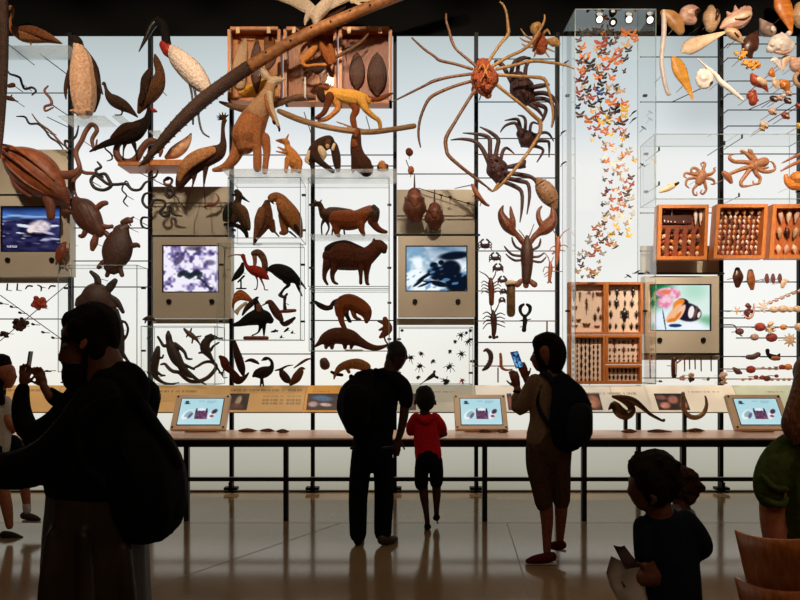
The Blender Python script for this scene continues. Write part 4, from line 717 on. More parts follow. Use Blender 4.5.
# ---- capybara case
A('deer', 'deer', 'small dark long-necked deer standing behind the walking monkey', fur('#2e1a10', '#5c3820'), [[(313.5, 206, 1), (317, 204, 2.8), (320, 205, 2.8), (322, 210, 3.6), (326, 214, 7), (337, 215, 8), (350, 216, 7)], [.5, (316, 202.5, 1), (315.5, 200, .6)], [.5, (320, 202.5, 1), (321.5, 200, .7)], [(324, 220, 2), (321.5, 226, 1), (322, 235, .9)], [(327, 221, 2), (329, 228, 1), (326, 235, .9)], [(337, 221, 2), (333, 228, 1), (332, 235, .9)], [(345, 220, 2), (344, 228, 1), (344.5, 234, 1)]], 7.22, pin=False, vox=.0055)
A('walking_monkey', 'monkey', 'red-brown monkey walking in the case above the capybara', fur('#6a2e14', '#a85a2c'), [[(337, 219, 8.5), (347, 220, 10.5), (357, 219, 9.4), (365, 213, 6.4), (370, 209.5, 4.6)], [(337, 226, 5.5), (337, 233, 3), (339, 235.5, 2)], [(361, 225, 4.4, 4), (362, 231, 3, 4), (364, 235.2, 2, 4)]], 7.1, pin=False, parts=[('mane', [[(372, 209, 3.6), (376, 210, 3.6), (374.5, 216, 5), (373, 222, 4.6)]], F_DARK), ('face', [[(374, 207.5, 2.4, 3), (376.5, 210, 2, 3)]], F_BLACK), ('fore_arm', [[(372, 221, 4.6), (377, 228, 3.4), (382, 231, 2.6), (386, 232, 1.8)]], F_CHEST)])
A('capybara', 'capybara', 'large dark brown capybara standing in profile', F_CAPY, [[(329, 256, 7), (335, 256.5, 13), (345, 256, 14.4), (356, 258, 12.6), (365, 257, 10), (372, 252, 8), (378, 246.5, 7.4), (382.5, 247.5, 5.4)], [(373.5, 241, 1.6), (374, 238.8, 1)], [(328.5, 262, 6), (325, 271, 3), (324.5, 279, 2), (327.5, 284.3, 1.4)], [(337, 264, 5.4, 5), (333, 274, 2.8, 5), (334, 282, 1.9, 5), (338, 284.5, 1.3, 5)], [(360.5, 264, 4.2, 4), (361, 275, 2.1, 4), (361, 283.5, 1.9, 4)], [(367, 263, 5), (366.5, 274, 2.7), (367, 283, 2), (369, 284.4, 1.2)]], 7.12, pin=False, vox=.009,
  parts=[('dark_back', [[.7, (329, 250, 5, 1), (336, 247.5, 5.5, 3), (346, 245.8, 5, 4), (356, 249, 4.4, 3), (364, 251, 3, 2)]], fur('#1c120d', '#35211a', 40)), ('muzzle', [[(383.5, 248, 3.6, 1), (384, 251, 3, 1)]], F_DARK)])
A('coati', 'mammal', 'reddish coati with lowered snout standing on a thin rod', F_RED, [[(340, 313, 5), (342, 305, 8), (349, 302, 8.4), (358, 305, 7.6), (365, 311, 7), (367, 317, 4.4), (366.5, 321.5, 2.2)], [(341, 311, 4.6), (341, 319, 3.2), (343.5, 326, 2.6), (346.5, 330, 1.6)], [(346, 310, 3), (347, 316, 2.2), (350.5, 321.5, 1.5)], [(353, 310, 3), (355, 317, 2.2), (360, 319.5, 1.4)]], 7.15, pin=False, parts=[('dark_hind', [[(347, 315, 2, 2), (349.5, 321, 1.8, 2)]], F_BLACK)])
A('squirrel', 'squirrel', 'small dark squirrel with raised tail beside the coati', F_DARK, [[(315.5, 302, 1.6), (320, 305.5, 2.8), (326, 308, 2.8), (331, 307.5, 2.4)], [(331, 306.5, 2), (334, 302.5, 2.4), (339, 299.5, 1.8)]], 7.2)
A('anteater', 'anteater', 'brown pangolin-shaped anteater with long tail and snout below the coati', fur('#3c2016', '#6e3f26'), [[(314.5, 347, 1), (320, 342.5, 3), (325, 338.5, 5.6), (333, 336, 8), (343, 336, 8.6), (352, 338, 7.6), (360, 342, 5), (368, 346, 3.8), (376, 348, 3), (384, 346.5, 2), (391, 343, .8)], [(327, 341, 3), (326, 347.5, 2)], [(332, 342, 3), (332, 348, 2)], [(345, 342, 3), (345, 347.8, 2)], [(353, 342, 2.6), (351, 347.8, 1.8)]], 7.14, pin=False, parts=[('ear', [[(357.5, 337.5, 2.4, 1), (359, 339, 1.6, 1)]], F_DARK)])
A('label_strip', 'label', 'small pale caption strip under the anteater', mat('#b8b4a4', '#cfcabb', 200, .5), [[.3, (346, 350.5, 1.1), (354, 350.5, 1.2), (362, 350.5, 1.1)]], 7.1)
A('small_monkey', 'monkey', 'small reddish monkey clinging upright with curled tail over the anteater tail', fur('#5a2a18', '#8c4a2a'), [[(385, 319, 2.6), (386.5, 324, 4), (388, 329, 4.6), (384, 334, 3.4), (380.5, 337, 1.8)], [(383, 323, 1.8), (378, 321, 1)], [(384, 328, 2), (379.5, 330, 1.2)], [(384, 336, 1), (385.5, 341, .9), (389, 345.5, .9), (387, 348, .8)]], 7.14)
A('tortoise_shell', 'shell', 'round dark shell seen end on beside the drooping anteater', TURT_D, [[.6, (324, 362, 4.6), (325, 365, 5.2)]], 7.2)
A('small_anteater', 'anteater', 'orange-brown small anteater half hidden by the stooping man', fur('#6a3c1c', '#a8703c'), [[(334, 379, .8), (335.5, 374, 2), (340, 368, 3.6), (348, 364.5, 4.6), (358, 364, 5.6), (366, 367, 5)], [(346, 367, 2), (349, 372, 1.8)]], 7.16, parts=[('dark_leg', [[(331.5, 372, 1.4), (336, 374, 1.8), (342, 375, 1.6)]], F_BLACK)])
# ---- water bird case
A('ibis', 'bird', 'scarlet ibis with a long down-curved bill', SCARLET, [[(243, 256, 2.4), (245, 262, 1.7), (247.5, 267, 2.4), (253, 270, 5), (260, 272.5, 5.4), (266, 277, 3), (268.5, 279, 1)], [(255, 274, 1.4), (257.5, 281, .7), (256.5, 289, .7), (254, 289.3, .6)], [(259, 275, 1.4), (264, 286, .7), (264.5, 289.5, .7), (268, 290, .6)]], 7.12, vox=.0045, parts=[('bill', [[(243, 255.4, 1), (237, 254.7, .7), (232, 255.5, .6), (228, 257, .4)]], mat('#7a4032', '#9a5a48', 30, .4))])
A('pelican', 'bird', 'brown bird head with drooping bill rising behind the ibis', fur('#4a2c1c', '#7c5236'), [[(254, 253.5, 3.2), (258, 252.5, 3.4), (262, 256, 3.6), (264.5, 262, 3.2), (265, 268, 3), (266, 272, 2)]], 7.2, parts=[('bill', [[(254.5, 256, 2.4), (255, 262, 2), (254, 270, 1.2), (254, 274, .5)]], mat('#6a3a22', '#9a6242', 30, .4))])
A('heron', 'bird', 'black heron body with one bent leg over a red perch', F_BLACK, [[(268, 269.5, 2), (273, 269, 5), (280, 271, 7.4), (288, 275, 7.8), (295, 279, 5), (300, 283, 2.4)], [(286, 280, 4), (288.5, 285, 2.2), (284, 289, 1.3), (280, 295, 1.8)], [(296, 280, 2.4), (298.5, 288, 1.6), (302, 296, .7)], [(299, 281, 2), (303, 285, 1.2), (306, 289, .6)]], 7.14, parts=[('foot', [[(280, 295, 2), (284, 297, 1.6), (287, 294, 1.2)]], BEAKB)])
A('perch_post', 'post', 'dark perch post on a red wooden foot under the heron', F_DARK, [[(285, 297, 1.8), (284.5, 303, 1.4), (285, 309, 2)]], 7.14, pin=(285, 303), parts=[('foot_board', [[.8, (281, 311.5, 1.6), (288, 311, 2), (295, 310.5, 1.6)]], REDBASE)])
A('cormorant', 'bird', 'small black bird on a short post under the ibis bill', F_BLACK, [[(242.5, 263.5, 1.4), (242, 267, 2.6), (240.5, 271, 3.6), (236.5, 276, 3.2), (232, 281, .8)], [(244, 276, 1.1), (238, 282, .9)], [(241, 279, .8), (241, 288, .9)], [.8, (236.5, 288.5, .8), (246, 288.5, .8)]], 7.14, vox=.0045)
A('bird_of_paradise', 'bird', 'dark bird with a spray of orange and white plumes', F_DARK, [[(257, 298, 1.6), (254, 301, 2.4), (251, 304, 3), (246, 309, 2.4), (242.5, 315, 1)], [(257, 297.5, 1), (259, 297, .4)]], 7.12, parts=[('plume', [[.7, (252, 301, 1.6), (245 - .5 * k, 294 + .5 * k, 1.8 + .1 * k, (k % 3 - 1) * 3), (239 - 1.1 * k + .06 * k * k, 290.5 + 1.7 * k, 1.4, (k % 3 - 1) * 4), (235 - .9 * k + .1 * k * k, 293 + 2.3 * k, .5)] for k in range(9)], fur('#8a3a18', '#c87438', 60, .7)), ('plume', [[.7, (246, 303, 1.6), (240 - .3 * k, 307 + .8 * k, 1.5), (234 + 1.2 * k, 312 + 1.1 * k, .5)] for k in range(4)], F_CREAM, 'white lower plume')])
A('grouse', 'bird', 'black grouse-like bird on a red wooden base', F_BLACK, [[(231.5, 325.5, 1.4), (240, 323.5, 3.2), (248, 320, 6), (258, 317, 8.4), (266, 318, 7), (270, 320, 4)], [(260, 313, 5), (257.5, 306, 3.6), (256, 300, 2)], [(261, 324, 2.4), (258.5, 332, 1), (252, 335.5, .8)], [(264, 324, 2.4), (264, 335.5, .9)]], 7.1, pin=(258, 317), parts=[('base', [[.9, (245, 338, 1.9), (256, 338, 2), (267, 338, 1.9)]], REDBASE), ('breast', [[(259, 306, 2.4, 3), (260, 311, 2.8, 4)]], fur('#5a3420', '#8a5a3a'))])
A('kingfisher', 'bird', 'brown long-billed bird leaning over the grouse', fur('#3c2018', '#6a3c28'), [[(266.5, 302.5, 1.4), (270, 302.5, 3), (273.5, 308, 4), (278, 315, 4.2), (281.5, 320, 2.4)]], 7.12, parts=[('bill', [[(267, 303, 1), (264, 304.5, .7), (261, 306, .4)]], BEAKB)])
A('small_wader', 'bird', 'small dark bird with raised tail beside the kingfisher', F_DARK, [[(281, 322, 1.6), (284.5, 324, 2.6), (289, 322, 2.6), (294.5, 318, 1.4)]], 7.14)
for i, (a, b) in enumerate((((271, 332), (278, 330.5)), ((284, 332), (289, 328)), ((280, 337.5), (282, 337)), ((291, 333), (293, 332.5)))):
    A('hummingbird', 'bird', 'tiny dark hummingbird low in the water bird case, %s of four' % nth(i + 1), F_BLACK, [[(a[0], a[1], .6), ((a[0] + b[0]) / 2, (a[1] + b[1]) / 2, 1.3), (b[0], b[1], .6)], [.4, ((a[0] + b[0]) / 2, (a[1] + b[1]) / 2, .8), ((a[0] + b[0]) / 2 + 1, (a[1] + b[1]) / 2 - 2.4, .4)]], 7.18, group='tiny hummingbirds')
# ---- bottom row birds
A('ostrich', 'bird', 'small dark ostrich standing over the tan label panel', fur('#1f1612', '#3c2c22'), [[(253.5, 376, 1.6), (257, 374, 4.6), (263, 372.5, 6), (269, 370, 4.6), (272, 366, 2.2), (271.5, 361.5, 1.6), (268.5, 358.5, 1.5), (265, 358.8, 2), (261.5, 360.6, .5)], [(261.5, 377, 1.3), (260.5, 386, .8)], [(262, 377, 1.3), (263.5, 386, .8)]], 7.15, pin=(263, 372), vox=.0045)
A('swallow', 'bird', 'dark bird flying above the small ostrich', F_DARK, [[(245.5, 361.5, .8), (250, 360, 1.7), (254, 361, 2), (258.5, 363.5, 1)]], 7.2)
A('shorebird', 'bird', 'dark bird with wing raised, next after the ostrich', F_DARK, [[(281, 370, 2), (283, 374.5, 4), (287, 379.5, 4), (290.5, 382.5, 1.6)], [.5, (275, 370.5, .7), (281, 369, 1.3), (287, 366, 1), (293, 365, .5)]], 7.16)
A('shorebird', 'bird', 'dark upright bird with wing stretched up to the mullion', F_BROWN, [[(291, 384, 2), (296, 378.5, 4.6), (300, 372, 3.8), (302, 368.6, 2.2), (305, 369, .6)], [.5, (294, 368, .7), (301, 363, 1.4), (307, 359.5, 1.3), (312, 358.5, .6)]], 7.14)
A('parrot', 'bird', 'reddish parrot beside the mullion below the lizard case', fur('#4a1c14', '#7c3424'), [[(220.5, 357, 2), (223.5, 360, 4), (226, 366, 4.4), (228.5, 371, 2)], [(224, 366, .8), (223, 377, .6), (227, 377.5, .6)]], 7.16)
A('woodpecker', 'bird', 'dark bird climbing the mullion high beside the parrot', F_DARK, [[(234.5, 342, 1.8), (236, 349, 3), (238.5, 358, 4.2), (241.5, 368, 4), (243, 374, 2)]], 7.16)
A('woodpecker', 'bird', 'red-bellied dark bird low on the mullion with tail spread', fur('#2a1a14', '#5a2c20'), [[(230, 369, 2.6), (234, 375, 4), (238, 380, 4.6), (244, 378, 2.4), (248.5, 373, .8)]], 7.12)
# ---- lizards
A('iguana', 'lizard', 'large dark iguana climbing with spread arms, biggest in its case', LIZ, [[(168.3, 332, 1.6), (168.5, 336, 3.2), (169.5, 342, 3.6), (172, 349, 5.6), (176, 358, 6), (180, 364, 4.6), (184, 369, 3), (190, 374, 2.3), (197, 379.5, 1.7), (206, 384.5, .7)], [(170, 344, 2.2), (164, 346, 1.8), (160.5, 341, 1.4), (158, 337, 1.3)], [(175, 344, 2.2), (181, 348.5, 2), (185, 353, 1.6), (187, 358.5, 1.4), (192, 359, .9)], [(180, 363, 2.6), (187, 366, 1.6), (194, 369, 1.4)], [(179, 366, 2.2), (183, 373, 1.5), (191, 377.5, 1.1)]], 7.16, vox=.0055)
A('iguana', 'lizard', 'dark lizard with a very long looping tail at the mullion', LIZ, [[(158, 348, 2.4), (156.5, 355, 4), (154.5, 364, 4.4), (154, 371, 4), (156, 377, 2.6), (163, 382.5, 1.6), (171, 384, 1.2), (179, 382.5, .6)], [(158, 357, 1.6), (162, 358, 1.2), (163.3, 355, .9)], [(157, 372, 1.7), (161, 375, 1.3), (165, 375.5, .9)]], 7.18, vox=.005)
A('monitor_lizard', 'lizard', 'pale-edged long lizard tail sweeping in a wide ring under the chameleon', mat('#3c2c20', '#6a5038', 60, .5, .2), [[(161, 364.5, 1), (165, 364, 1.5), (168.5, 368, 1.8), (173, 371.3, 1.9), (179, 372.5, 2), (184, 377, 2.1), (190, 381, 2.1), (198, 381.5, 2.1), (207, 378, 2.1), (214, 371, 2), (216, 365.5, 1.9), (211, 361.8, 1.7), (204, 362.5, 1.5), (198, 366, 1.3), (192, 369, .9)]], 7.22, vox=.0045, sub=4)
A('gecko', 'lizard', 'small brown gecko climbing over the iguana', mat('#4a2e1e', '#704a32', 60, .5), [[(184.3, 329, 1.2), (187, 332, 2), (191, 335, 2.8), (195, 338, 2), (198.5, 342, 1.1), (200.5, 346, .5)], [(190, 333, 1.1), (191.5, 328.5, .8)], [(196, 337, 1), (201, 336, .7)], [(188, 334, 1), (186.5, 337, .7)], [(193, 338, 1.1), (192, 343, .8)]], 7.2, vox=.004)
A('chameleon', 'lizard', 'dark chameleon with crested back and raised foreleg', LIZ, [[(217.5, 338, 1.4), (213, 337.5, 3), (208, 340, 4), (205, 345, 5), (205.5, 350, 4.8), (209, 355, 3), (213, 361, 1.6), (218, 369, 1.1), (223, 376.5, .7)], [.5, (206, 337, 1.6), (211, 335, 1.6)], [(211, 350, 1.6), (213.5, 346, 1.2), (219, 342.5, .9)], [(204, 352, 1.6), (199, 353, 1)]], 7.14, vox=.005)
A('frog', 'frog', 'small dark frog on the mullion under the lizard film console', LIZ, [[(143, 319.5, .8), (147, 318.5, 2.4), (151, 318.5, 2.6), (155, 320, 1)], [(146, 320, 1), (145, 323, .7)]], 7.14)
# ---------------------------------------------------------------- crustaceans
CRAB_O = mat('#8a3a1c', '#c06030', 60, .6, .9); CRAB_L = mat('#9a6a3a', '#d0a060', 30, .45, .2); CRAB_D = mat('#2a1814', '#55302a', 60, .55, .5); CRAB_DL = mat('#2c1a18', '#5a3630', 60, .5, .3)
LOB = mat('#4a2414', '#8a4a28', 40, .45, .35); LOB_D = mat('#2c1a14', '#54301f', 50, .5, .4); SHRIMP = mat('#8a4a2c', '#b87048', 50, .5, .2)
def crab(name, label, cat, Y, body, legs, m, ml, claws=(), vox=.007, fuzz=0, tips=None):
    bmb = chains_bm(body, Y, 8, 2); org, _ = bounds(bmb); bmb.free()
    q = body[0][len(body[0]) // 2]; q = q if not isinstance(q, (int, float)) else body[0][-1]
    o = blob(name, list(body) + [[1.0, (q[0], q[1], .8, 0), (q[0], q[1], .8, -(7.385 - Y) / S(Y))]], m, Y, vox, org, None, 1); tag(o, label, cat)
    for k, l in enumerate(legs): mk('leg', chains_bm([l], Y, 8, 3), tips if tips and k < 5 else ml, org, o, True)
    for c in claws: blob('claw', c, ml, Y, .005, org, o, 1)
    return o
o = crab('spider_crab', 'huge orange long-legged spider crab spread over the upper wall', 'crab', 6.9, [[.75, (483, 66, 8), (484, 74, 13), (485, 82, 14), (486, 90, 9), (488, 95, 4)]] + lumps(484, 80, 11, 13, 26, 3.6, 21, 9),
  [[(476, 66, 1.63), (465, 57, 1.48), (456, 49, 1.33), (451.5, 40, 1.63), (449, 30, 1.26), (446.5, 22, 1.33), (446, 14, 0.89)], [(472, 69, 1.63), (455, 64, 1.48), (440, 60.5, 1.63), (434, 56, 1.33), (424, 49, 1.26), (412, 38, 0.89)], [(471, 74, 1.70), (450, 77, 1.55), (434, 81, 1.78), (424, 86, 1.33), (410, 93, 1.18), (393, 101.5, 0.74)],
   [(472, 81, 1.70), (455, 86, 1.63), (440, 92, 1.78), (430, 98, 1.78), (424, 108, 1.55), (419.5, 122, 1.41), (418.5, 136, 1.26), (420.5, 147, 0.74)], [(475, 90, 1.78), (466, 104, 1.63), (455, 122, 1.70), (446, 138, 2.07), (446.5, 150, 1.92), (449, 156, 1.92), (460, 166, 1.78), (474, 177, 1.63), (493, 191.5, 0.67)],
   [(487, 64, 1.70), (494, 53, 1.55), (501, 43, 1.63), (508, 34.5, 1.92), (508, 26, 1.55), (506.5, 14, 1.26), (504, 6, 1.18), (500, 2, 0.74)], [(493, 66, 1.78), (508, 57, 1.63), (522, 50.5, 1.63), (532, 42, 1.70), (538, 33, 1.41), (544, 22, 1.26), (544.5, 15, 0.74)], [(497, 69, 1.78), (515, 65, 1.70), (533, 61, 1.85), (550, 62.5, 1.55), (565, 65, 1.26), (575, 69, 0.74)],
   [(498, 75, 1.78), (515, 76, 1.63), (532, 77, 1.70), (544, 79, 1.92), (548, 88, 1.48), (551, 100, 1.33), (553, 115, 1.18), (551.5, 127, 0.74)], [(497, 85, 1.92), (508, 94, 1.70), (522, 105, 1.78), (534, 116, 2.15), (540, 122, 2.22), (540, 132, 1.92), (535, 142, 1.85), (524, 158, 1.70), (510, 175, 1.48), (498, 188, 1.18), (494, 191, 0.67)]], CRAB_O, CRAB_L, vox=.007, tips=mat('#5c3824', '#94643e', 30, .45, .2))
for ch in ([[(477, 75, .7, 12), (481, 71, .9, 14), (484, 77, 1, 15), (487, 71, .9, 14), (491, 74, .7, 12)]], [[(479, 86, .7, 12), (482, 81, .9, 14), (484, 77, 1, 15), (486, 83, .9, 14), (490, 85, .7, 12)]]): part('shell_marking', ch, mat('#b8622c', '#dc9450', 40, .6), 6.9, o.location.copy(), o)
part('pincer', [[(494, 190, 1.2), (498, 184, 1.6)], [(492, 191.5, .8), (488, 189, .8)]], CRAB_L, 6.9, o.location.copy(), o, .004)
crab('king_crab', 'dark knobbly crab half behind the spider crab, uppermost of the three dark crabs', 'crab', 7.12, [[.7, (518, 80, 9), (522, 89, 13), (526, 97, 9)]] + lumps(522, 90, 10, 11, 18, 3, 22, 8),
  [[(512, 84, 2.4), (511.5, 72, 2.2), (515, 62, 2.2), (524, 57.5, 1.8), (532, 60, .8)], [(518, 78, 2.2), (518, 67, 2), (522, 59, 2), (530, 58, 1)], [(525, 78, 2.2), (526, 67, 2), (530, 60, 1.4)], [(531, 88, 2.4), (540, 86, 2.6), (548, 85, 1.8)], [(533, 94, 2.6), (543, 93, 2.4), (551, 96, 2.2), (557, 104, 1.8), (558, 116, .8)], [(533, 99, 2.6), (545, 99, 2.2), (552, 104, 2), (554, 115, 1.6), (552, 127, .7)], [(530, 103, 2.4), (542, 106, 2.4), (546, 110, 2), (543, 119, 1.6), (540, 124, .7)], [(528, 103, 2.2), (538, 110, 2), (543, 117, 1)]], CRAB_D, CRAB_DL,
  [[[(512, 84, 2), (503, 66, 2.4), (496, 62, 2.2)]]], vox=.007)
crab('king_crab', 'smallest of the three dark crabs, behind the bent leg of the spider crab', 'crab', 7.12, [[.7, (522, 134, 6), (527, 139, 9.5), (531, 142, 7)]] + lumps(527, 139, 8, 7, 14, 2.4, 23, 6),
  [[(520, 133, 1.8), (517, 125, 1.8), (513, 123, 1.6), (505, 126, 1.3), (500.5, 132, .6)], [(521, 131, 1.8), (519, 122, 1.7), (516, 119, 1.6), (505, 120.5, .6)], [(525, 131, 1.7), (525.5, 121, 1.6), (523, 116.5, 1.4), (518, 115.5, .6)], [(530, 131, 1.6), (531, 124.5, 1.5), (534, 122.5, 1.2), (540, 125, .6)], [(535, 136, 1.8), (543, 132.5, 1.6), (549, 134, 1.4), (553.5, 141, .6)], [(536, 141, 1.8), (545, 141, 1.7), (549, 143, 1.5), (549, 157, .6)], [(534, 146, 1.8), (541, 148, 1.6), (543, 152, 1.4), (537, 162, .6)]], CRAB_D, CRAB_DL, vox=.006)
crab('king_crab', 'largest dark crab with spread pointed legs, above the lobster claws', 'crab', 7.1, [[.7, (494, 162, 8), (497, 169, 11.5), (500, 177, 8)]] + lumps(498, 170, 10, 9, 16, 2.8, 24, 7),
  [[(490, 166, 2.4), (486, 156, 2.4), (481, 147, 2.2), (474, 141, 2), (462, 139, 1.5), (451, 140, .6)], [(490, 161, 2.3), (490, 147, 2.2), (489, 138, 2.2), (480, 134.5, 1.8), (463, 133, .6)], [(495, 158, 2.4), (497.5, 146, 2.2), (498, 139, 2.2), (490, 132, 1.8), (480, 127, .6)], [(501, 159, 1.8), (503, 151, 1.8), (507, 148, 1.5), (514, 153.5, .6)], [(507, 173, 2.2), (522, 175, 2.4), (532, 177.5, 2), (537, 184, 1.6), (541, 199, .6)], [(506, 178, 2.2), (520, 181, 2.4), (528, 184, 2), (529.5, 197, 1.6), (527, 214, .6)], [(504, 182, 2.2), (514, 186, 2.3), (521.5, 192, 2), (522, 207, 1.6), (520, 222, .6)]], CRAB_D, CRAB_DL,
  [[[(507, 167, 2), (516, 166, 3), (522, 165, 3.6), (525, 161, 1.4)], [(520, 167, 2), (525, 167, 1.2)]]], vox=.007)
crab('orange_crab', 'small fuzzy orange crab at the head of the wall beside the butterfly case', 'crab', 7.1, [[.8, (538, 38, 6), (540, 44, 8), (541, 49, 6)]] + lumps(540, 43, 8, 8, 18, 2, 25, 6),
  [[(533, 40, 1.2), (526, 36, 1), (521, 29, .6)], [(533, 43, 1.2), (525, 41, 1), (520, 38, .6)], [(534, 47, 1.2), (527, 47, 1), (522, 44, .6)], [(544, 50, 1.1), (549, 57, .7)], [(536, 50, 1.1), (534, 57, .6)], [(546, 48, 1.1), (555, 52, .6)], [(541, 36, 1.4), (547, 30, 1.4), (550, 34, .8)]], CRAB_O, CRAB_L, [[[(536, 33, 2.6), (534, 28, 4.4), (538, 25, 3.4), (541, 28, 1.6)]], [[(548, 41, 2.4), (554, 42, 5), (558, 44, 2.6)]]], vox=.006)
o = A('isopod', 'crustacean', 'pale giant woodlouse-like crustacean tilted above the lobster claw', mat('#6a4630', '#a07850', 30, .5, .3), [[.7, (538.5, 181, 4), (542, 186, 8), (547, 193, 9.6), (551, 200, 8), (554, 206, 4)]], 7.1)
for k in range(7):
    t = k / 6; x, y = 540 + 12.5 * t, 183.5 + 19 * t; w = 8.6 - 10 * (t - .5) ** 2
    part('plate_rim', [[(x + w * .84, y - w * .55, .5, 2), (x, y, .7, w * .7), (x - w * .84, y + w * .55, .5, 2)]], F_DARK, 7.1, o.location.copy(), o)
def crust(label, Y, body, m, legs=(), ants=(), claws=(), fan=None, name='lobster', cat='lobster', mc=None, vox=.005, lr=1):
    o = A(name, cat, label, m, body, Y, vox=vox)
    org = o.location.copy()
    for l in legs: mk('leg', chains_bm([l], Y, 6, 3), m, org, o, True)
    for l in ants: mk('antenna', chains_bm([l], Y, 6, 3), mc or m, org, o, True)
    for c in claws: blob('claw', c, mc or m, Y, .005, org, o, 1)
    if fan: blob('tail_fan', fan, mc or m, Y, .004, org, o, 1)
crust('large brown lobster with raised claws', 7.08, [[(527, 237, 2), (527, 243, 4.5), (527, 251, 6.5), (527, 261, 6.2), (527, 268, 5.6), (526.5, 275, 5), (526, 281, 4.2)]], LOB_D,
  [[(522, 250, 1.3), (516, 247, 1.3), (513, 242, 1.2), (512, 237.5, .7)], [(521.5, 256, 1.3), (513, 255, 1.3), (508, 251, 1.2), (504.5, 246.5, .7)], [(521.5, 260, 1.3), (515, 260.5, 1.3), (509, 257, 1), (506, 254, .6)], [(532, 250, 1.3), (538, 247, 1.3), (540, 243, 1.2), (540.5, 239, .7)], [(532.5, 257, 1.3), (539, 256.5, 1.2), (544, 253, .7)], [(532.5, 261, 1.3), (541, 262, 1.2), (546, 257, .6)]],
  [[(526, 240, .6), (523, 235, .5), (519, 230, .4)], [(528, 240, .6), (531, 232, .5), (534, 224, .4)]],
  [[[(503, 206, 1), (501, 212, 3), (503, 219, 5), (508, 226, 6.2), (513, 232, 4), (517, 235, 2.8), (521, 240, 3), (524, 245, 2)], [(510.5, 207, 1), (511.5, 214, 2.2), (513, 221, 2.8), (513, 227, 3)]],
   [[(552.5, 209, 2), (553, 216, 4), (550.5, 223, 6.6), (544.5, 229, 6.4), (538.5, 233, 3.6), (534, 237, 3), (530.5, 243, 2.2)], [(541.5, 206.5, 1), (538.5, 211, 2), (538.5, 218, 2.6), (541, 224, 3)]]],
  [[.5, (521, 281, 2.6), (517.5, 284.5, 3.2)], [.5, (526, 281, 3), (526, 285.5, 3)], [.5, (530, 281, 2.6), (534.5, 284.5, 3.2)]], mc=LOB, vox=.006)
crust('reddish long-feelered prawn below the beetle-like isopod, upper of two', 7.15, [[(558, 238, 1.4), (558, 244, 2.8), (557.5, 251, 2.6), (557, 258, 2), (556.5, 264, 1.4)]], SHRIMP, [[(556, 246, .7), (552, 247, .5), (550, 250, .4)], [(560, 246, .7), (564, 245, .5), (568, 247, .4)], [(560, 250, .7), (565, 251, .4)], [(556, 250, .7), (552, 254, .4)]], [[(557, 239, .6), (555, 233, .5), (551, 228, .4)], [(559.5, 239, .6), (563, 233, .5), (569, 229, .4)]], name='prawn', cat='prawn')
crust('smaller reddish prawn beside the lobster tail', 7.13, [[(550, 262, 1), (550.5, 267, 2.2), (550, 274, 2), (549.5, 281, 1.5)]], SHRIMP, [[(549, 268, .6), (545, 267, .5), (543, 272, .4)], [(552, 268, .6), (557, 266, .4)], [(552, 271, .6), (562, 271.5, .4)], [(549, 271, .6), (544, 275, .4)]], [[(549.5, 262, .5), (548, 257, .5), (544.5, 253, .4)], [(551.5, 262, .5), (553.5, 257, .4)]], fan=[[.5, (548, 282.5, 1.2)], [.5, (551, 282.5, 1.2)]], name='prawn', cat='prawn')
crust('brown prawn slanting over the edge of the beige panel', 7.12, [[(472, 185, 1.4), (475.5, 191, 2.4), (480, 198, 2.4), (485, 203.5, 1.8), (488.5, 205.5, 1.2)]], SHRIMP, [[(476, 194, .7), (472, 197, .4)], [(478, 197, .7), (475, 201, .4)], [(482, 200, .6), (480, 206, .4)]], [[(472, 185, .6), (464, 186.5, .5), (455, 188.5, .4)], [(474, 186, .6), (475, 180, .4)]], name='prawn', cat='prawn')
crust('reddish spiny lobster with wide feelers beside the crab row', 7.13, [[(490.5, 279, 1.6), (491, 285, 3), (491.5, 293, 2.8), (491.5, 300, 2.6), (491.5, 303.5, 2.4)]], LOB, [[(489, 284 + 3 * k, .7), (484, 281 + 3.4 * k, .5), (481.5, 283 + 3.4 * k, .4)] for k in range(4)] + [[(493, 284 + 3 * k, .7), (498, 281 + 3.4 * k, .5), (501, 283 + 3.4 * k, .4)] for k in range(4)], [[(490, 280, .7), (486, 275, .6), (479.5, 271.5, .4)], [(492, 280, .7), (495, 275, .6), (496, 270, .4)]])
crust('dark spiny lobster with rayed legs, above the mantis shrimps', 7.13, [[(493, 311, 1.2), (493.5, 317, 3.2), (494, 324, 3), (494, 331, 2.5), (493.5, 335, 2)]], LOB_D, [[(492, 316 + 2.4 * k, .8), (487, 312 + 4 * k, .6), (483, 314 + 5 * k, .4)] for k in range(4)] + [[(495, 316 + 2.4 * k, .8), (500, 313 + 4 * k, .6), (505, 315 + 4 * k, .4)] for k in range(4)], [[(492, 312, .7), (491, 306, .6), (492, 300, .4)], [(495, 312, .7), (498, 306, .6), (500, 301, .4)]], fan=[[.5, (490, 337, 1.8)], [.5, (494, 337.5, 2)], [.5, (497, 337, 1.6)]])
crust('black lobster with claws meeting in a ring', 7.13, [[(524.5, 316, 1.8), (525, 321, 2.4), (524.5, 326, 2), (524, 330, 2.4)]], F_BLACK, [[(523, 320, .6), (519, 321, .4)], [(527, 320, .6), (531, 319, .4)]], (), [[[(523.5, 316, 1.4), (520.5, 312, 1.6), (520.5, 307, 2), (523.5, 304.5, 1.4)]], [[(526, 316, 1.4), (529.5, 312, 1.6), (530, 307, 2), (527, 304.5, 1.4)]]])
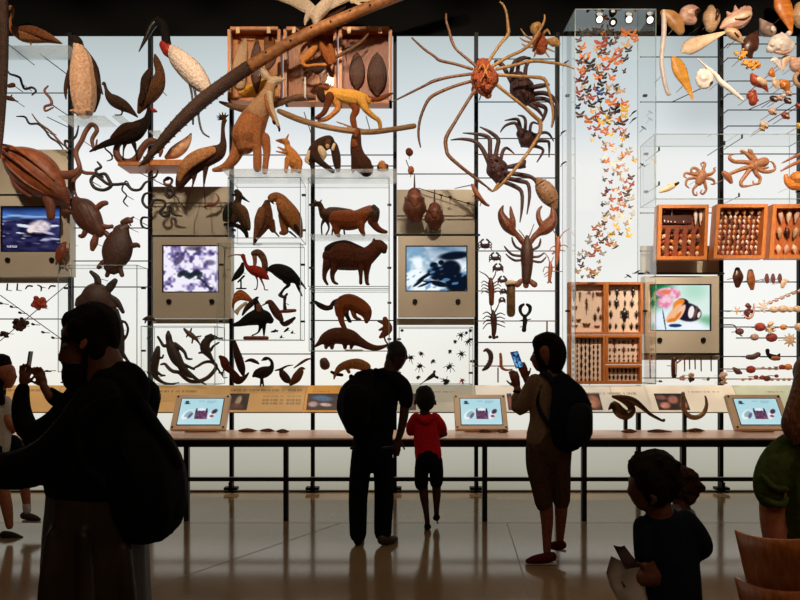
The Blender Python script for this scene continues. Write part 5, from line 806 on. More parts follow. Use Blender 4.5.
for i, (x, y, r_) in enumerate(((485, 246, 4.6), (495, 258.5, 4), (498, 269, 3.6), (502.5, 281, 3.2), (503.5, 292.5, 2.2), (502, 301, 2.2))):
    ch = [[(x - r_ * .5, y, r_ * .5), (x + r_ * .5, y, r_ * .55)]]
    for k in range(6):
        s_ = -1 if k < 3 else 1; a = (k % 3 - 1) * .6; ch.append([(x + s_ * r_ * .5, y, .7), (x + s_ * r_ * 1.1, y + r_ * (a - .3), .6), (x + s_ * r_ * 1.5, y + r_ * (a + .3), .45)])
    for s_ in (-1, 1): ch.append([(x + s_ * r_ * .4, y, .9), (x + s_ * r_ * .9, y - r_ * .9, .9), (x + s_ * r_ * .4, y - r_ * 1.4, 1)])
    A('small_crab', 'crab', 'little dark crab in the slanting row beside the lobster, %s from the top' % nth(i + 1), CRAB_D, ch, 7.16, vox=.004, group='little crabs beside the lobster')
A('specimen_jar', 'jar', 'upright brown specimen tube under the lobster tail', mat('#4a3420', '#7a5a38', 12, .2), [[(511, 287, 4.4), (511, 313, 4.4)]], 7.14, parts=[('lid', [[(507, 283.5, 2.2), (511, 282.5, 2.6), (516, 283.5, 2.2)]], F_CREAM), ('dark_end', [[(506.5, 286, 1.2, 3), (516, 286, 1.2, 3)]], F_BLACK)], pin=False)
A('mantis_shrimp', 'shrimp', 'curved dark mantis shrimp low beside the phone', LOB_D, [[(484, 351, 1), (487, 350, 2), (490.5, 354, 2.6), (490.5, 361, 2.4), (487, 367, 2.4), (483, 370, 1.2)]], 7.14); A('mantis_shrimp', 'shrimp', 'tan bent shrimp arm beside the phone', SHRIMP, [[(500.5, 354, 1.4), (501, 360, 1.6), (501.5, 367, 1.6), (506, 370, 1.2), (512, 369.5, .8)]], 7.14)
A('orange_stalk', 'rod', 'thin orange upright pin hanging over the hair of the woman', BRASS, [[(547, 322, .8), (547, 342, .8)]], 7.28, pin=False); A('orange_stalk', 'rod', 'thin orange pin hanging between the mantis shrimps', BRASS, [[(498, 368, .7), (498, 382, .7)]], 7.28, pin=False)
for lab, x, y, rx, ry, ty in (('larger brown horseshoe crab above the crab film', 414.5, 206, 12, 15, 175), ('smaller brown horseshoe crab above the crab film', 434.5, 217, 10, 12, 190)):
    o = A('horseshoe_crab', 'crab', lab, mat('#3a2016', '#6a3a26', 18, .35, .2), [[.5, (x, y - ry * .75, rx * .62), (x, y - ry * .3, rx * .86), (x, y + ry * .25, rx), (x, y + ry * .6, rx * .74)]], 7.1)
    org = o.location.copy(); part('tail_spine', [[(x, y - ry * .9, 1.1), (x, (y + ty) / 2 - ry * .4, .9), (x, ty, .5)]], LOB_D, 7.1, org, o)
    part('abdomen', [[.5, (x, y - ry * .95, rx * .3, 2), (x, y - ry * .5, rx * .62, 3), (x, y - ry * .1, rx * .4, 4)]], LOB, 7.1, org, o)
    for s_ in (-1, 1): part('edge_spine', [[(x + s_ * rx * .7, y - ry * .2, 1.4, 1), (x + s_ * rx * .8, y - ry * .6, .5)]], LOB_D, 7.1, org, o)
A('urchin_nut', 'urchin', 'round brown urchin hanging above the horseshoe crabs', fur('#5a2c1c', '#8a4a2e'), [[(409, 151.5, 3.6), (409.5, 152.5, 3.8)]], 7.15); A('urchin_nut', 'urchin', 'orange round urchin just above the larger horseshoe crab', fur('#a0562c', '#c87c48'), [[(411, 169, 3), (411, 171, 3.2)]], 7.15)
for i, (x, y) in enumerate(((441, 195), (450, 197), (468, 203))): A('barnacle', 'barnacle', 'tiny dark barnacle on the slanting wire behind the horseshoe crabs, %s along' % nth(i + 1), F_DARK, [[(x - .8, y, 1), (x + .8, y + .3, 1.2)]], 7.2, group='barnacles on the wire')
# ---------------------------------------------------------------- spiders in the low case
SP = mat('#100d0b', '#2a211b', 80, .7)
def spider(x, y, r_, lab, m=SP, seed=0, up=False):
    R = random.Random(seed + 50); a0 = R.random() * 6.28; ch = [[(x - math.cos(a0) * r_ * .22, y - math.sin(a0) * r_ * .22, r_ * .24), (x + math.cos(a0) * r_ * .2, y + math.sin(a0) * r_ * .2, r_ * .19)]]
    for k in range(8):
        a = (math.pi * (1.1 + .8 * k / 7)) if up else a0 + 6.283 * (k + .5) / 8 + R.uniform(-.15, .15)
        L = r_ * R.uniform(.5, 1.0)*(1.25 if up else 1); kx, ky = math.cos(a), math.sin(a)
        ch.append([(x, y, .5), (x + kx * L * .55, y + ky * L * .55 - r_ * .12, .45, 2), (x + kx * L, y + ky * L + r_ * .1, .36)])
    A('spider', 'spider', lab, m, ch, 7.2, vox=.0038)
for i, (x, y, r_, lab, up) in enumerate(((410.5, 358, 6, 'dark hairy spider nearest the neck of the stooping man', 0), (421, 354, 3.6, 'small dark spider second from the neck of the stooping man', 0), (420, 366.5, 6, 'dark spider just over the head of the boy in red', 0), (433, 361.5, 3.2, 'small flat spider between the two larger tarantulas', 0), (449.5, 367, 7, 'large tarantula low in the middle of the spider case', 0), (461.5, 354.5, 6, 'dark long-legged spider before the mullion of its case', 0),
    (468, 342, 5, 'broad dark spider below the row of tiny ones', 0), (461, 335.5, 5, 'dark spider with raised legs, highest large one', 0), (455, 341.5, 2.6, 'tiny oval spider beside the highest large one', 0), (450, 351.5, 2.4, 'tiny slanting spider below the oval one', 0), (466.5, 333, 2, 'tiny spider, second from the mullion in the top corner', 0), (470.5, 330.5, 2, 'tiny spider, topmost in the corner of its case', 0), (402, 330.5, 2, 'tiny spider alone in the far top corner above the stooping man', 0), (446, 383, 7, 'black spider with all its legs raised, standing on the case floor', 1), (418, 377.5, 3, 'small slanting spider above the head of the boy in red', 0))):
    spider(x, y, r_, lab, SP, i, up)
spider(462, 381, 4, 'small red spider on the case floor', mat('#8a2c1c', '#b4462c', 60, .6), 40)
A('whip_scorpion', 'scorpion', 'black whip scorpion with long thin tail in the spider case', SP, [[(420, 384.5, .4), (425, 381, .7), (430, 377.5, 2), (433.5, 375, 2.2)], [(433, 375, 1), (434.5, 371.5, 1.4)], [(433, 376, .9), (437.5, 377.6, 1.4)]], 7.18, vox=.0042)
A('dark_seed', 'beetle', 'dark oval beetle on a pin at the mullion of the spider case', SP, [[(471, 361.3, 1.2), (474, 361.3, 1.6), (477, 361.3, .9)]], 7.2)
# ---------------------------------------------------------------- butterflies
def wing_mesh(fore, hind, a):
    """one butterfly, wings half raised, unit span, body along z"""
    bm = bmesh.new(); bd = [bm.verts.new((0, 0, z)) for z in (.24, .1, -.06, -.26)]
    for s_ in (-1, 1):
        ca, sa = math.cos(a), math.sin(a)
        def w(x, z): return bm.verts.new((s_ * x * ca, -x * sa, z))
        f = [w(x, z) for x, z in fore]; h = [w(x, z) for x, z in hind]
        bm.faces.new([bd[1]] + f + [bd[2]]); bm.faces.new([bd[2]] + h + [bd[3]])
    for k in range(3):
        q = bm.verts.new((.03, -.02, (bd[k].co.z + bd[k + 1].co.z) / 2)); q2 = bm.verts.new((-.03, -.02, (bd[k].co.z + bd[k + 1].co.z) / 2)); bm.faces.new((bd[k], q, bd[k + 1])); bm.faces.new((bd[k], bd[k + 1], q2))
    me = bpy.data.meshes.new('butterfly'); bm.to_mesh(me); bm.free(); return me
WM = [([(.3, .34), (.5, .38), (.52, .26), (.4, .05)], [(.38, -.04), (.4, -.2), (.25, -.36), (.1, -.3)]), ([(.22, .26), (.5, .24), (.48, .1), (.3, 0)], [(.34, -.06), (.3, -.28), (.2, -.44), (.08, -.26)]), ([(.35, .46), (.54, .44), (.46, .2), (.3, .04)], [(.36, -.02), (.44, -.16), (.3, -.3), (.1, -.28)])]
def wingmat(c1, c2): return mat(c1, c2, 26, .6, 0, 0, (1, 1, 1), .2)
BCOL = {'black': ('#14110f', '#3a2f28'), 'orange': ('#b0501c', '#e08a3c'), 'rust red': ('#7a2a18', '#b04a2c'), 'dark brown': ('#3a2418', '#6a4630'), 'tan': ('#a8805a', '#d8b890'), 'yellow': ('#d8a024', '#f4cc50'), 'pale grey': ('#9a948c', '#c8c2b8'), 'deep blue': ('#1c2c58', '#34508c'), 'cream': ('#dcc8a0', '#f0e2c4')}
BM = {}
for cn, cc in BCOL.items():
    for k in range(3):
        me = wing_mesh(*WM[k], (.35, .6, .15)[k]); me.materials.append(wingmat(*cc)); BM[cn, k] = me
R = random.Random(11); spots = []; special = [(599, 92, 5.5, 'deep blue'), (615, 110, 6.5, 'black'), (591.5, 105, 5, 'black'), (577, 106.5, 4, 'deep blue'), (608, 122, 4.5, 'yellow'), (588, 90, 4.5, 'black'), (590, 64, 6, 'black'), (579, 51, 4, 'black'), (628.5, 50, 4, 'black'), (625.5, 58.5, 4, 'black'), (581, 33, 5.5, 'black'), (590, 33, 5, 'black'), (600, 30, 4.5, 'black'), (609, 31, 5, 'black'), (578, 80, 4.5, 'rust red'), (602, 44, 7, 'rust red'), (598, 55, 5.5, 'orange'), (612, 59, 6.5, 'orange'), (625, 33, 6, 'orange'), (633, 35, 5, 'orange'), (606, 101, 4, 'orange'), (612, 103, 5, 'orange'), (596, 115, 5, 'rust red'),
    (608, 235, 4, 'yellow'), (587.5, 276, 3.4, 'yellow'), (634, 160, 3.8, 'yellow'), (592, 255, 4, 'rust red'), (607, 190, 4, 'rust red'), (602, 204, 3.6, 'black'), (604, 223, 3.8, 'dark brown'), (618, 248, 0, ''), (584.5, 258, 0, '')]
spots = [q for q in special if q[2]]
bands = ((30, 45, 578, 637, 9), (45, 72, 579, 627, 26), (72, 100, 576, 625, 24), (100, 124, 579, 627, 20), (124, 142, 589, 630, 18), (142, 165, 602, 634, 15), (165, 195, 603, 633, 24), (195, 222, 601, 632, 22), (222, 236, 593, 631, 15), (236, 250, 588, 616, 12), (250, 262, 577, 604, 8), (262, 279, 577, 601, 9))
cols = {30: ('dark brown', 'orange', 'rust red', 'black'), 45: ('orange', 'orange', 'rust red', 'dark brown', 'tan'), 72: ('orange', 'dark brown', 'rust red', 'tan', 'black'), 100: ('orange', 'rust red', 'tan', 'yellow', 'dark brown'), 124: ('dark brown', 'rust red', 'orange', 'yellow', 'black'), 142: ('tan', 'yellow', 'orange', 'cream', 'pale grey'), 165: ('rust red', 'orange', 'dark brown', 'tan', 'yellow'), 195: ('orange', 'tan', 'rust red', 'cream', 'pale grey'), 222: ('dark brown', 'yellow', 'tan', 'orange'), 236: ('pale grey', 'orange', 'tan', 'dark brown'), 250: ('pale grey', 'dark brown', 'tan'), 262: ('tan', 'dark brown', 'orange', 'yellow')}
for y0, y1, x0, x1, n in bands:
    made = tries = 0; n = round(n * .84)
    while made < n and tries < 900:
        tries += 1; x, y = R.uniform(x0, x1), R.uniform(y0, y1)
        sz = R.uniform(3.0, 5.2) * (1 if y < 125 else .78)
        if all((x - q[0]) ** 2 + (y - q[1]) ** 2 > (3.4 if y < 125 else 2.9) ** 2 + 9 for q in spots): spots.append((x, y, sz, R.choice(cols[y0]))); made += 1
cnt = {}
for x, y, sz, cn in sorted(spots, key=lambda q: q[1]):
    cnt[cn] = cnt.get(cn, 0) + 1; Y = 7.1 + R.uniform(-.08, .12)
    o = bpy.data.objects.new('butterfly', BM[cn, R.randrange(3)]); C.objects.link(o); o.location = P(x, y, Y); k = 2 * sz * S(Y); o.scale = (k, k, k); o.rotation_euler = (R.uniform(-.2, .2), R.uniform(-.55, .55), R.uniform(-.5, .5))
    tag(o, '%s %s butterfly, %s of its colour counting down the tall glass case' % ('large' if sz > 5.4 else 'small', cn, nth(cnt[cn])), 'butterfly', 'butterflies in the tall glass case')
for i, (x, y, s_) in enumerate(((566, 62, 1), (563, 132, 1), (563.5, 163, 1), (643, 165, -1), (644, 128, -1), (634, 112, 1), (634, 119, 1), (616, 247, 1), (637, 272, 1), (629, 276, -1))):
    A('pinned_insect', 'insect', 'small dark pinned insect at the edge of the butterfly case, %s counting round' % nth(i + 1), SP, [[(x - 2 * s_, y + 1.4, .5), (x, y, .9), (x + 2.4 * s_, y - 1.4, .5)]], 7.25, group='pinned insects at the case edge')
# ---------------------------------------------------------------- insect drawers
OW = wood('#b4602a', '#d88a46'); CORK = mat('#ecccb4', '#f4dac4', 60, .8)
def drawer(x0, x1, y0, y1, lab, Y=7.18, back=CORK, t=2.4, name='insect_drawer', cat='drawer', tilt=0, dep=.09):
    a, b = P(x0, y0, Y), P(x1, y1, Y); w = t * S(Y); org = Vector(((a.x + b.x) / 2, Y + dep, b.z)); r = empty(name, org, lab, cat)
    def sh(bm):
        for v in bm.verts: v.co.x += tilt * (v.co.z - b.z)
        return bm
    mk('frame', sh(boxes((a.x, a.x + w, Y, Y + dep, b.z, a.z), (b.x - w, b.x, Y, Y + dep, b.z, a.z), (a.x + w, b.x - w, Y, Y + dep, a.z - w, a.z), (a.x + w, b.x - w, Y, Y + dep, b.z, b.z + w))), OW, org, r)
    mk('backing', sh(boxes((a.x + w, b.x - w, Y + dep - .015, Y + dep, b.z + w, a.z - w))), back, org, r)
    return r
drawer(569, 606, 282, 334.5, 'upper insect drawer under the butterflies, the one with moths and a walking stick'); drawer(606.2, 643, 282, 334.5, 'upper insect drawer beside the butterfly film, with big dark beetles')
drawer(569, 605.5, 335, 383.5, 'lower insect drawer filled with eight upright columns of beetles'); drawer(605.8, 642, 335, 364.5, 'small lower insect drawer with bees and wasps'); drawer(605.8, 642, 365, 383.5, 'lowest narrow insect drawer, next to the label rail')
BUG = [mat('#1a120e', '#3a2418', 90, .4), mat('#4a2414', '#7c4426', 90, .4), mat('#0e0c0b', '#241c16', 90, .3)]
def bugmesh(kind):
    bm = bmesh.new()
    if kind == 'beetle':
        sweep(bm, [[0, 0, -.5, .16], [0, 0, -.2, .26], [0, 0, .15, .24], [0, 0, .3, .17], [0, 0, .45, .13]], 7, .7, 1)
        for s_ in (-1, 1):
            for z in (.2, 0, -.25): sweep(bm, [[0, 0, z, .05], [s_ * .36, -.03, z + .06, .045], [s_ * .46, 0, z - .1, .03]], 4, 1, 1, False)
    elif kind == 'moth':
        sweep(bm, [[0, 0, -.3, .05], [0, 0, 0, .09], [0, 0, .25, .05]], 6, 1, 1)
        for s_ in (-1, 1): bm.faces.new([bm.verts.new(v) for v in ((0, 0, .15), (s_ * .5, -.04, .3), (s_ * .46, -.04, .02), (s_ * .3, -.03, -.3), (0, 0, -.1))])
    else:
        sweep(bm, [[0, 0, -.5, .04], [0, 0, -.1, .09], [0, 0, .2, .1], [0, 0, .45, .06]], 6, 1, 1)
        for s_ in (-1, 1):
            for z in (.25, .05, -.15): sweep(bm, [[0, 0, z, .03], [s_ * .24, -.03, z + .12, .03], [s_ * .32, 0, z - .1, .02]], 4, 1, 1, False)
    me = bpy.data.meshes.new(kind); bm.to_mesh(me); bm.free(); return me
BGM = {}
for kd in ('beetle', 'moth', 'stick_insect'):
    for k in range(3): me = bugmesh(kd); me.materials.append(BUG[k]); BGM[kd, k] = me
def bug(kd, k, x, y, w, h, lab, grp, Y=7.245):
    o = bpy.data.objects.new(kd, BGM[kd, k]); C.objects.link(o); o.location = P(x, y, Y); s_ = S(Y); o.scale = (w * s_, h * s_, h * s_); tag(o, lab, kd.split('_')[-1], grp)
nb = 0
for kd, k, x, y, w, h in (('beetle', 0, 574, 295, 4.5, 10), ('stick_insect', 1, 586.5, 306, 5, 17), ('moth', 1, 599, 294, 7, 8), ('moth', 1, 574.5, 308, 6, 8), ('beetle', 1, 598.5, 309, 4, 5), ('beetle', 0, 572.5, 318, 4, 6), ('moth', 1, 578.5, 320.5, 5, 6), ('beetle', 0, 595, 317, 4.5, 7), ('beetle', 1, 600.5, 317, 3.5, 5), ('moth', 1, 574.5, 326, 7, 5), ('moth', 1, 586.5, 325, 8, 7), ('moth', 1, 597, 326.5, 6, 4), ('stick_insect', 1, 580, 296, 4, 10), ('stick_insect', 1, 593, 296, 4, 9)):
    nb += 1; bug(kd, k, x, y, w, h, '%s pinned in the upper moth drawer, %s from its top corner' % (('dark ', 'brown ', 'black ')[k] + kd.replace('_', ' '), nth(nb)), 'insects of the moth drawer')
nb = 0
for y, row in ((292, ((610, 2.6, 6), (617, 4.5, 8), (625, 3, 7), (633, 4.5, 9), (639.5, 2.6, 6))), (303, ((610, 3, 6), (616.5, 5.5, 9), (625, 2.4, 6), (632, 4.5, 7), (639, 2.6, 6))), (314, ((611, 4, 7), (624.5, 9, 12), (636.5, 4, 7))), (326, ((610, 4, 6), (616, 3, 5), (623.5, 4, 7), (631.5, 4, 6), (637, 4, 6)))):
    for x, w, h in row: nb += 1; bug('beetle', 2, x, y, w * 1.1, h, 'black beetle in the upper beetle drawer, %s counting along its rows' % nth(nb), 'beetles of the big beetle drawer')
nb = 0
for c_ in range(8):
    x = 573.2 + c_ * 4.1; w, h, n = ((2.4, 3.6, 8), (2.2, 3.2, 9), (3.4, 6.4, 6), (2.8, 5, 7), (3.2, 7, 6), (2.4, 4, 8), (2.6, 4.4, 8), (2.2, 3.4, 9))[c_]
    for r_ in range(n): nb += 1; bug('beetle', (0, 0, 2)[r_ % 3], x, 341 + r_ * (39.5 / (n - 1)), w, h, 'small dark beetle in the %s upright column of the lower drawer, %s down' % (nth(c_ + 1), nth(r_ + 1)), 'beetles in the eight columns')
for r_, y in enumerate((342, 349.5, 356, 360.5)):
    for c_ in range(7):
        big = c_ in (1, 3, 5) and r_ < 2; bug('moth' if (r_ + c_) % 3 == 0 else 'beetle', c_ % 2, 610 + c_ * 4.6, y, 4.6 if big else 2.6, 5.5 if big else 3.2, 'small insect in the bee drawer, row %s, %s along' % (('one', 'two', 'three', 'four')[r_], nth(c_ + 1)), 'insects of the bee drawer')
for r_, y in enumerate((370.5, 377)):
    for c_ in range(8): bug('beetle', 2, 609.5 + c_ * 4.1, y, 3.4, 4.4, 'dark beetle in the lowest narrow drawer, %s row, %s along' % (('upper', 'lower')[r_], nth(c_ + 1)), 'beetles of the lowest drawer')
# ---------------------------------------------------------------- shells
SH_W = mat('#d8c4b4', '#f2e8e0', 14, .35, .15); SH_P = mat('#b88068', '#e4bca4', 12, .35, .25, 0, (1, 1, 3)); SH_O = mat('#b85a20', '#e0903c', 10, .35, .2, 0, (1, 1, 4)); SH_T = mat('#a07850', '#d8b48c', 16, .4, .3, 0, (1, 1, 3)); SH_D = mat('#2c1812', '#5a3222', 14, .3, .1); SH_R = mat('#7c2a16', '#b44c2a', 20, .4, .3); SH_G = mat('#7a5f50', '#b0988a', 12, .4, .2); SH_C = mat('#d0a880', '#ecd4b4', 14, .4, .3)
def sh(name, lab, m, ch, parts=(), Y=7.14, vox=None): A(name, 'shell', lab, m, ch, Y, parts, vox=vox or .006)
A('worm_tube', 'shell', 'tall chalk-white worm tube hanging beside the butterfly case', SH_W, [[(663.5, 12, 2.4), (664, 30, 2.6), (662.5, 48, 2.4), (661.5, 62, 2.2), (663, 74, 2.2), (665.5, 86, 2), (668, 93.5, 2), (670, 94.5, 1)]], 7.14)
A('worm_tube', 'shell', 'white wavy worm tube slanting across the shell bay', SH_W, [[(698, 58.5, .6), (706, 66.5, 1.3), (715, 74, 2), (720, 81, 2.5), (728, 87.5, 2.4), (736, 94, 2), (742.5, 99.5, 1.4)]], 7.14)
sh('pen_shell', 'broad orange-brown half-round shell behind the top of the tall worm tube', mat('#a0642c', '#d8a468', 8, .4, .3), [[.5, (664, 13, 4), (671, 17, 7), (677, 24, 7.5), (680, 30, 5)]])
sh('nautilus', 'white and pink coiled shell, second in the top row', SH_P, [[.7, (698, 9, 1.6), (692, 8.5, 4), (686, 12, 6), (686, 18, 6), (692, 20, 5)], [(690, 14, 7)]], [('opening', [[.5, (694, 15, 2.4, 6), (697, 12, 2, 4)]], SH_D)])
sh('helmet_shell', 'oval tan shell with a dark slit, third in the top row', SH_T, [[.7, (711, 9, 4), (711, 14, 8), (711.5, 20, 8.6), (711, 26, 6)]], [('opening', [[.5, (715, 12, 1, 5), (714.5, 17, 2, 7), (713.5, 22, 1.2, 6)]], SH_D)])
sh('conch', 'large pink spiky conch, fourth in the top row', SH_P, [[.8, (721, 27.5, 1.5), (727, 24, 6), (737, 20, 9.6), (745, 15, 7.6), (748, 10, 4)], [(736, 12, 3), (735, 6, 1)], [(742, 10, 3), (745, 6.5, 1)], [(730, 16, 3), (727, 12, 1)]], [('opening', [[.5, (733, 22, 1.5, 8), (740, 20, 3, 9), (746, 17, 2, 7)]], SH_C)])
sh('scallop_fan', 'long pale fan-shaped shell pointing up toward the small cone', SH_C, [[.25, (683, 51, 2.5), (687, 48.5, 7), (695, 44.5, 7.6), (706, 40, 5.4), (718, 35, 2.6), (727, 31.5, .8)]])
sh('olive_shell', 'small brown and white shell at the point of the pale fan', SH_T, [[(728, 31, 3.6), (733, 33.5, 5), (738, 37.5, 4), (742, 42, 1.4)]], [('opening', [[.5, (733, 35, 1, 4), (737, 38, 1.4, 3)]], SH_D)])
sh('mussel', 'large dark brown mussel shell', SH_D, [[.45, (756, 33, 2.5), (753, 39, 7), (750, 46, 8.6), (749, 52, 6.4), (751, 57, 2)]])
sh('cone_shell', 'grey-pink cone shell with a round base above the mussel', SH_G, [[(760, 19.5, 1.2), (763, 24, 4), (766, 29, 7), (770, 31, 6)]], [('opening', [[.5, (770, 31.5, 3, 5), (772, 32, 2, 4)]], SH_W)])
sh('pen_shell', 'big orange pen shell at the top of the bay, point down', SH_O, [[.35, (778, -3, 5), (782, 4, 9), (786, 13, 8), (789, 22, 5), (792, 33, .8)]])
sh('tun_shell', 'round tan banded shell cut by the frame edge at the top', SH_T, [[.8, (800, 8, 6), (800, 16, 9), (801, 22, 6)]])
sh('giant_clam', 'large white frilled clam', SH_W, [[.6, (771, 48, 5), (776, 44, 9), (783, 44, 10.5), (789, 46, 6)]] + lumps(780, 44, 11, 9, 16, 3, 31, 5), [('brown_frill', [[(774, 54, 1.6, 4), (781, 55.5, 2, 5), (788, 53, 1.4, 4)]], SH_P)])
A('orange_coral', 'coral', 'yellow-orange knobbly coral below the mussel', mat('#c87c28', '#f0b050', 40, .6, .5), lumps(741, 55, 6, 5, 14, 2, 32) + lumps(750, 65, 9, 5, 20, 2, 33), 7.14, vox=.005)
sh('tooth_shell', 'white pointed shell shard under the frilled clam, first of two', SH_W, [[.4, (771, 60.5, 1), (775, 60, 3.4), (779, 65, 2.4), (782, 70, .6)]]); sh('tooth_shell', 'pale pointed shell shard under the frilled clam, second of two', SH_C, [[.4, (790, 56, 1), (786, 59, 4.4), (784, 65, 2.6), (783, 71, .6)]])
sh('limpet', 'small orange triangular shell under the pointed shards', SH_O, [[.5, (772, 68, 1), (771.5, 73, 3.6), (773, 75, 2.4)]])
sh('whelk', 'orange-red whelk with a pale spire pointing down', SH_R, [[(752, 75, 2), (755, 80, 4.8), (760, 83, 4.6), (765, 87, 2.4), (768, 92, .6)]], [('pale_whorl', [[(757, 81, 3, 3), (762, 83.5, 3.6, 2), (765, 85, 2, 1)]], SH_C)])
sh('scallop', 'small cream scallop beside the orange round shell', SH_C, [[.5, (774, 80, 2.4), (776, 83.5, 4), (777, 87, 2)]]); sh('cockle', 'round orange shell beside the cream scallop', SH_O, [[.6, (781, 82, 3), (785, 85, 5.6), (787, 89, 3)]])
sh('nautilus', 'white coiled shell low in the first shell bay', SH_W, [[.6, (699, 76, 3), (701, 72.5, 4), (707, 75, 5), (708, 81, 5.6), (703, 84, 5.6), (699, 79, 4)], [(703, 79, 6)]], [('hollow', [[.5, (709.5, 85, 1.4, 4), (711, 83, 1, 3)]], SH_D)])
sh('pen_shell', 'long yellow-orange pen shell, point down, beside the white coiled shell', mat('#d08420', '#f4b448', 8, .4, .2, 0, (1, 1, 4)), [[.3, (674, 59.5, 3.5), (677, 64, 6.4), (681, 73, 7), (686, 83, 4.4), (690, 92, 2.4), (693, 100, .6)]])
sh('nautilus', 'pink and white coiled shell at the frame edge below the clam', SH_P, [[.7, (793, 60, 4), (796, 65, 7), (801, 68, 6)], [(799, 62, 5)]])
sh('ring_shell', 'brown and white ringed shell under the pink coiled shell', SH_T, [[(798, 73, 2), (795, 77, 2.2), (796, 83, 2.2), (801, 86, 2)]])
sh('murex', 'red-orange frilled shell hanging beside the white wavy tube', SH_R, lumps(752.5, 98, 4.5, 6.5, 16, 2.6, 34) + [[(752, 94, 4), (753, 102, 4)]], vox=.005)
for i, (x, y, rx, m, d) in enumerate(((774, 99, 4, SH_D, 'dark'), (780, 98.5, 3.4, SH_P, 'pink'), (788, 101, 4, SH_D, 'dark-oval'), (789, 93.5, 3.6, SH_P, 'pink-white'), (784, 96, 2.6, SH_W, 'white'), (773, 112, 4.4, SH_P, 'brown-cream'), (786, 116, 4.4, SH_R, 'red-brown'), (764.5, 125.5, 4.4, SH_C, 'cream'), (762.5, 129, 3, SH_T, 'tan'), (799, 106, 3.5, SH_R, 'orange'), (800, 126, 3.6, mat('#e0b020', '#f4cc40', 20, .4), 'yellow'))):
    sh('snail_shell', 'little %s snail shell in the cluster under the orange cockle, %s from the top' % (d, nth(i + 1)), m, [[(x - rx * .5, y - rx * .3, rx * .6), (x, y, rx * .8), (x + rx * .5, y + rx * .4, rx * .4)]], [('opening', [[.5, (x - rx * .2, y + rx * .2, rx * .25, rx * .7), (x + rx * .2, y + rx * .3, rx * .25, rx * .6)]], SH_C)], vox=.005)
# ---- octopuses and squid
OCT = mat('#8a5232', '#bc8258', 40, .45, .3)
def octopus(lab, mantle, arms, Y=7.1):
    o = A('octopus', 'octopus', lab, OCT, mantle, Y, vox=.006); org = o.location.copy()
    for a in arms: mk('arm', chains_bm([a], Y, 8, 4), OCT, org, o, True)
octopus('smaller brown octopus with curled arms', [[.8, (699, 182, 4), (701, 178, 5), (702, 174, 4.4)], [(703, 176, 4)]],
  [[(700, 173, 1.9), (697, 169, 1.6), (693, 168, 1.4), (691, 171, 1.2), (694, 173.5, 1), (697, 171.5, .6)], [(703, 172, 2), (703.5, 168, 1.7), (705, 164.5, 1.4), (703.5, 162.5, 1.1), (701, 164, .8), (702, 166.5, .5)], [(706, 175, 1.9), (711, 174, 1.6), (714.5, 171, 1.3), (714, 168.5, 1), (715.5, 167.5, .5)], [(706, 178, 1.8), (711, 179, 1.5), (714, 181, 1.2), (714, 184, 1), (711, 184, .6)], [(704, 181, 1.9), (705.5, 186, 1.6), (706, 190, 1.3), (703, 194, 1.1), (700.5, 192.5, .9), (702, 190, .5)], [(700, 182, 1.9), (696, 186, 1.5), (693, 190, 1.2), (694, 194.5, 1), (697, 195, .8), (696.5, 192, .5)], [(698, 178, 1.9), (692, 178, 1.6), (687, 180, 1.3), (686, 185, 1.1), (689, 188, .6)], [(698, 175, 1.9), (691, 174, 1.5), (686, 173, 1.3), (684, 176, 1), (686.5, 178, .5)]])
octopus('larger brown octopus with thick mantle and reaching arms', [[.8, (764, 162, 5), (760, 163, 4.6), (755, 165, 4)], [(752, 167, 4.6)]],
  [[(755, 163, 2.4), (749, 156, 2.2), (744, 152, 1.6), (741, 151, 1.2), (742, 154, .7)], [(757, 162, 2.3), (751, 153, 2), (749, 150, 1.4), (752, 151, .8)], [(753, 163, 2.4), (743, 162, 2.2), (734, 161.5, 2), (729.5, 158, 1.7), (731, 154.5, 1.2), (734, 154.5, .7)], [(752, 166, 2.4), (742, 169, 2.1), (732, 173, 1.8), (727, 176, 1.2)], [(750, 169, 2.4), (745, 176, 2.2), (741, 182, 1.9), (742, 186, 1.6), (748, 186, 1.1), (755, 184.5, .6)], [(754, 169, 2.4), (757, 175, 2.2), (760, 178, 1.8), (759, 183, 1.5), (754, 184, 1.1), (753, 181, .6)], [(757, 168, 2.3), (763, 171.5, 2), (771, 171.5, 1.7), (775, 168.5, 1.3), (773, 163, 1), (770, 161.5, .5)], [(757, 166, 2), (762, 168.5, 1.6), (768, 167.5, 1)]])
A('squid', 'squid', 'small pale squid low in the octopus case', SH_C, [[.7, (660, 191.5, 1.4), (666, 189, 3), (672, 186, 3), (677, 183, 1.6)]], 7.1, parts=[('arm_tuft', [[(674, 185, 2.2), (678, 183, 1.4)]], F_DARK)])
A('squid', 'squid', 'brown squid bundle below the reaching arm of the larger octopus', SHRIMP, [[(724, 173, 2.4), (728, 177, 3.4), (731, 182, 2)]], 7.1); A('squid', 'squid', 'thin reddish squid arms reaching in from the frame edge, upper pair', SHRIMP, [[(783, 162.5, .7), (790, 159, 1.2), (797, 155.5, 1.6), (804, 153, 1.8)]], 7.1); A('squid', 'squid', 'thin reddish squid arms reaching in from the frame edge, lower pair', SHRIMP, [[(781, 171, .7), (788, 167, 1.4), (796, 163, 1.8), (804, 160, 2)]], 7.1)
sh('nautilus', 'orange coiled nautilus half out of the frame beside the squid arms', SH_O, [[.7, (786, 176, 2.4), (787.5, 182, 3.4), (793, 186, 4.4), (800, 185, 5)], [(797, 178, 7)]], Y=7.1)
for i, (x, y) in enumerate(((742, 136.5), (724.5, 143), (739, 195), (659, 149), (659, 183.5))): A('case_mount', 'mount', 'small dark clip on the octopus case, %s counting from its head' % nth(i + 1), BLACKMETAL, [[(x, y - 1.4, .9), (x, y + 1.4, .9)]], 7.0, group='clips of the octopus case')
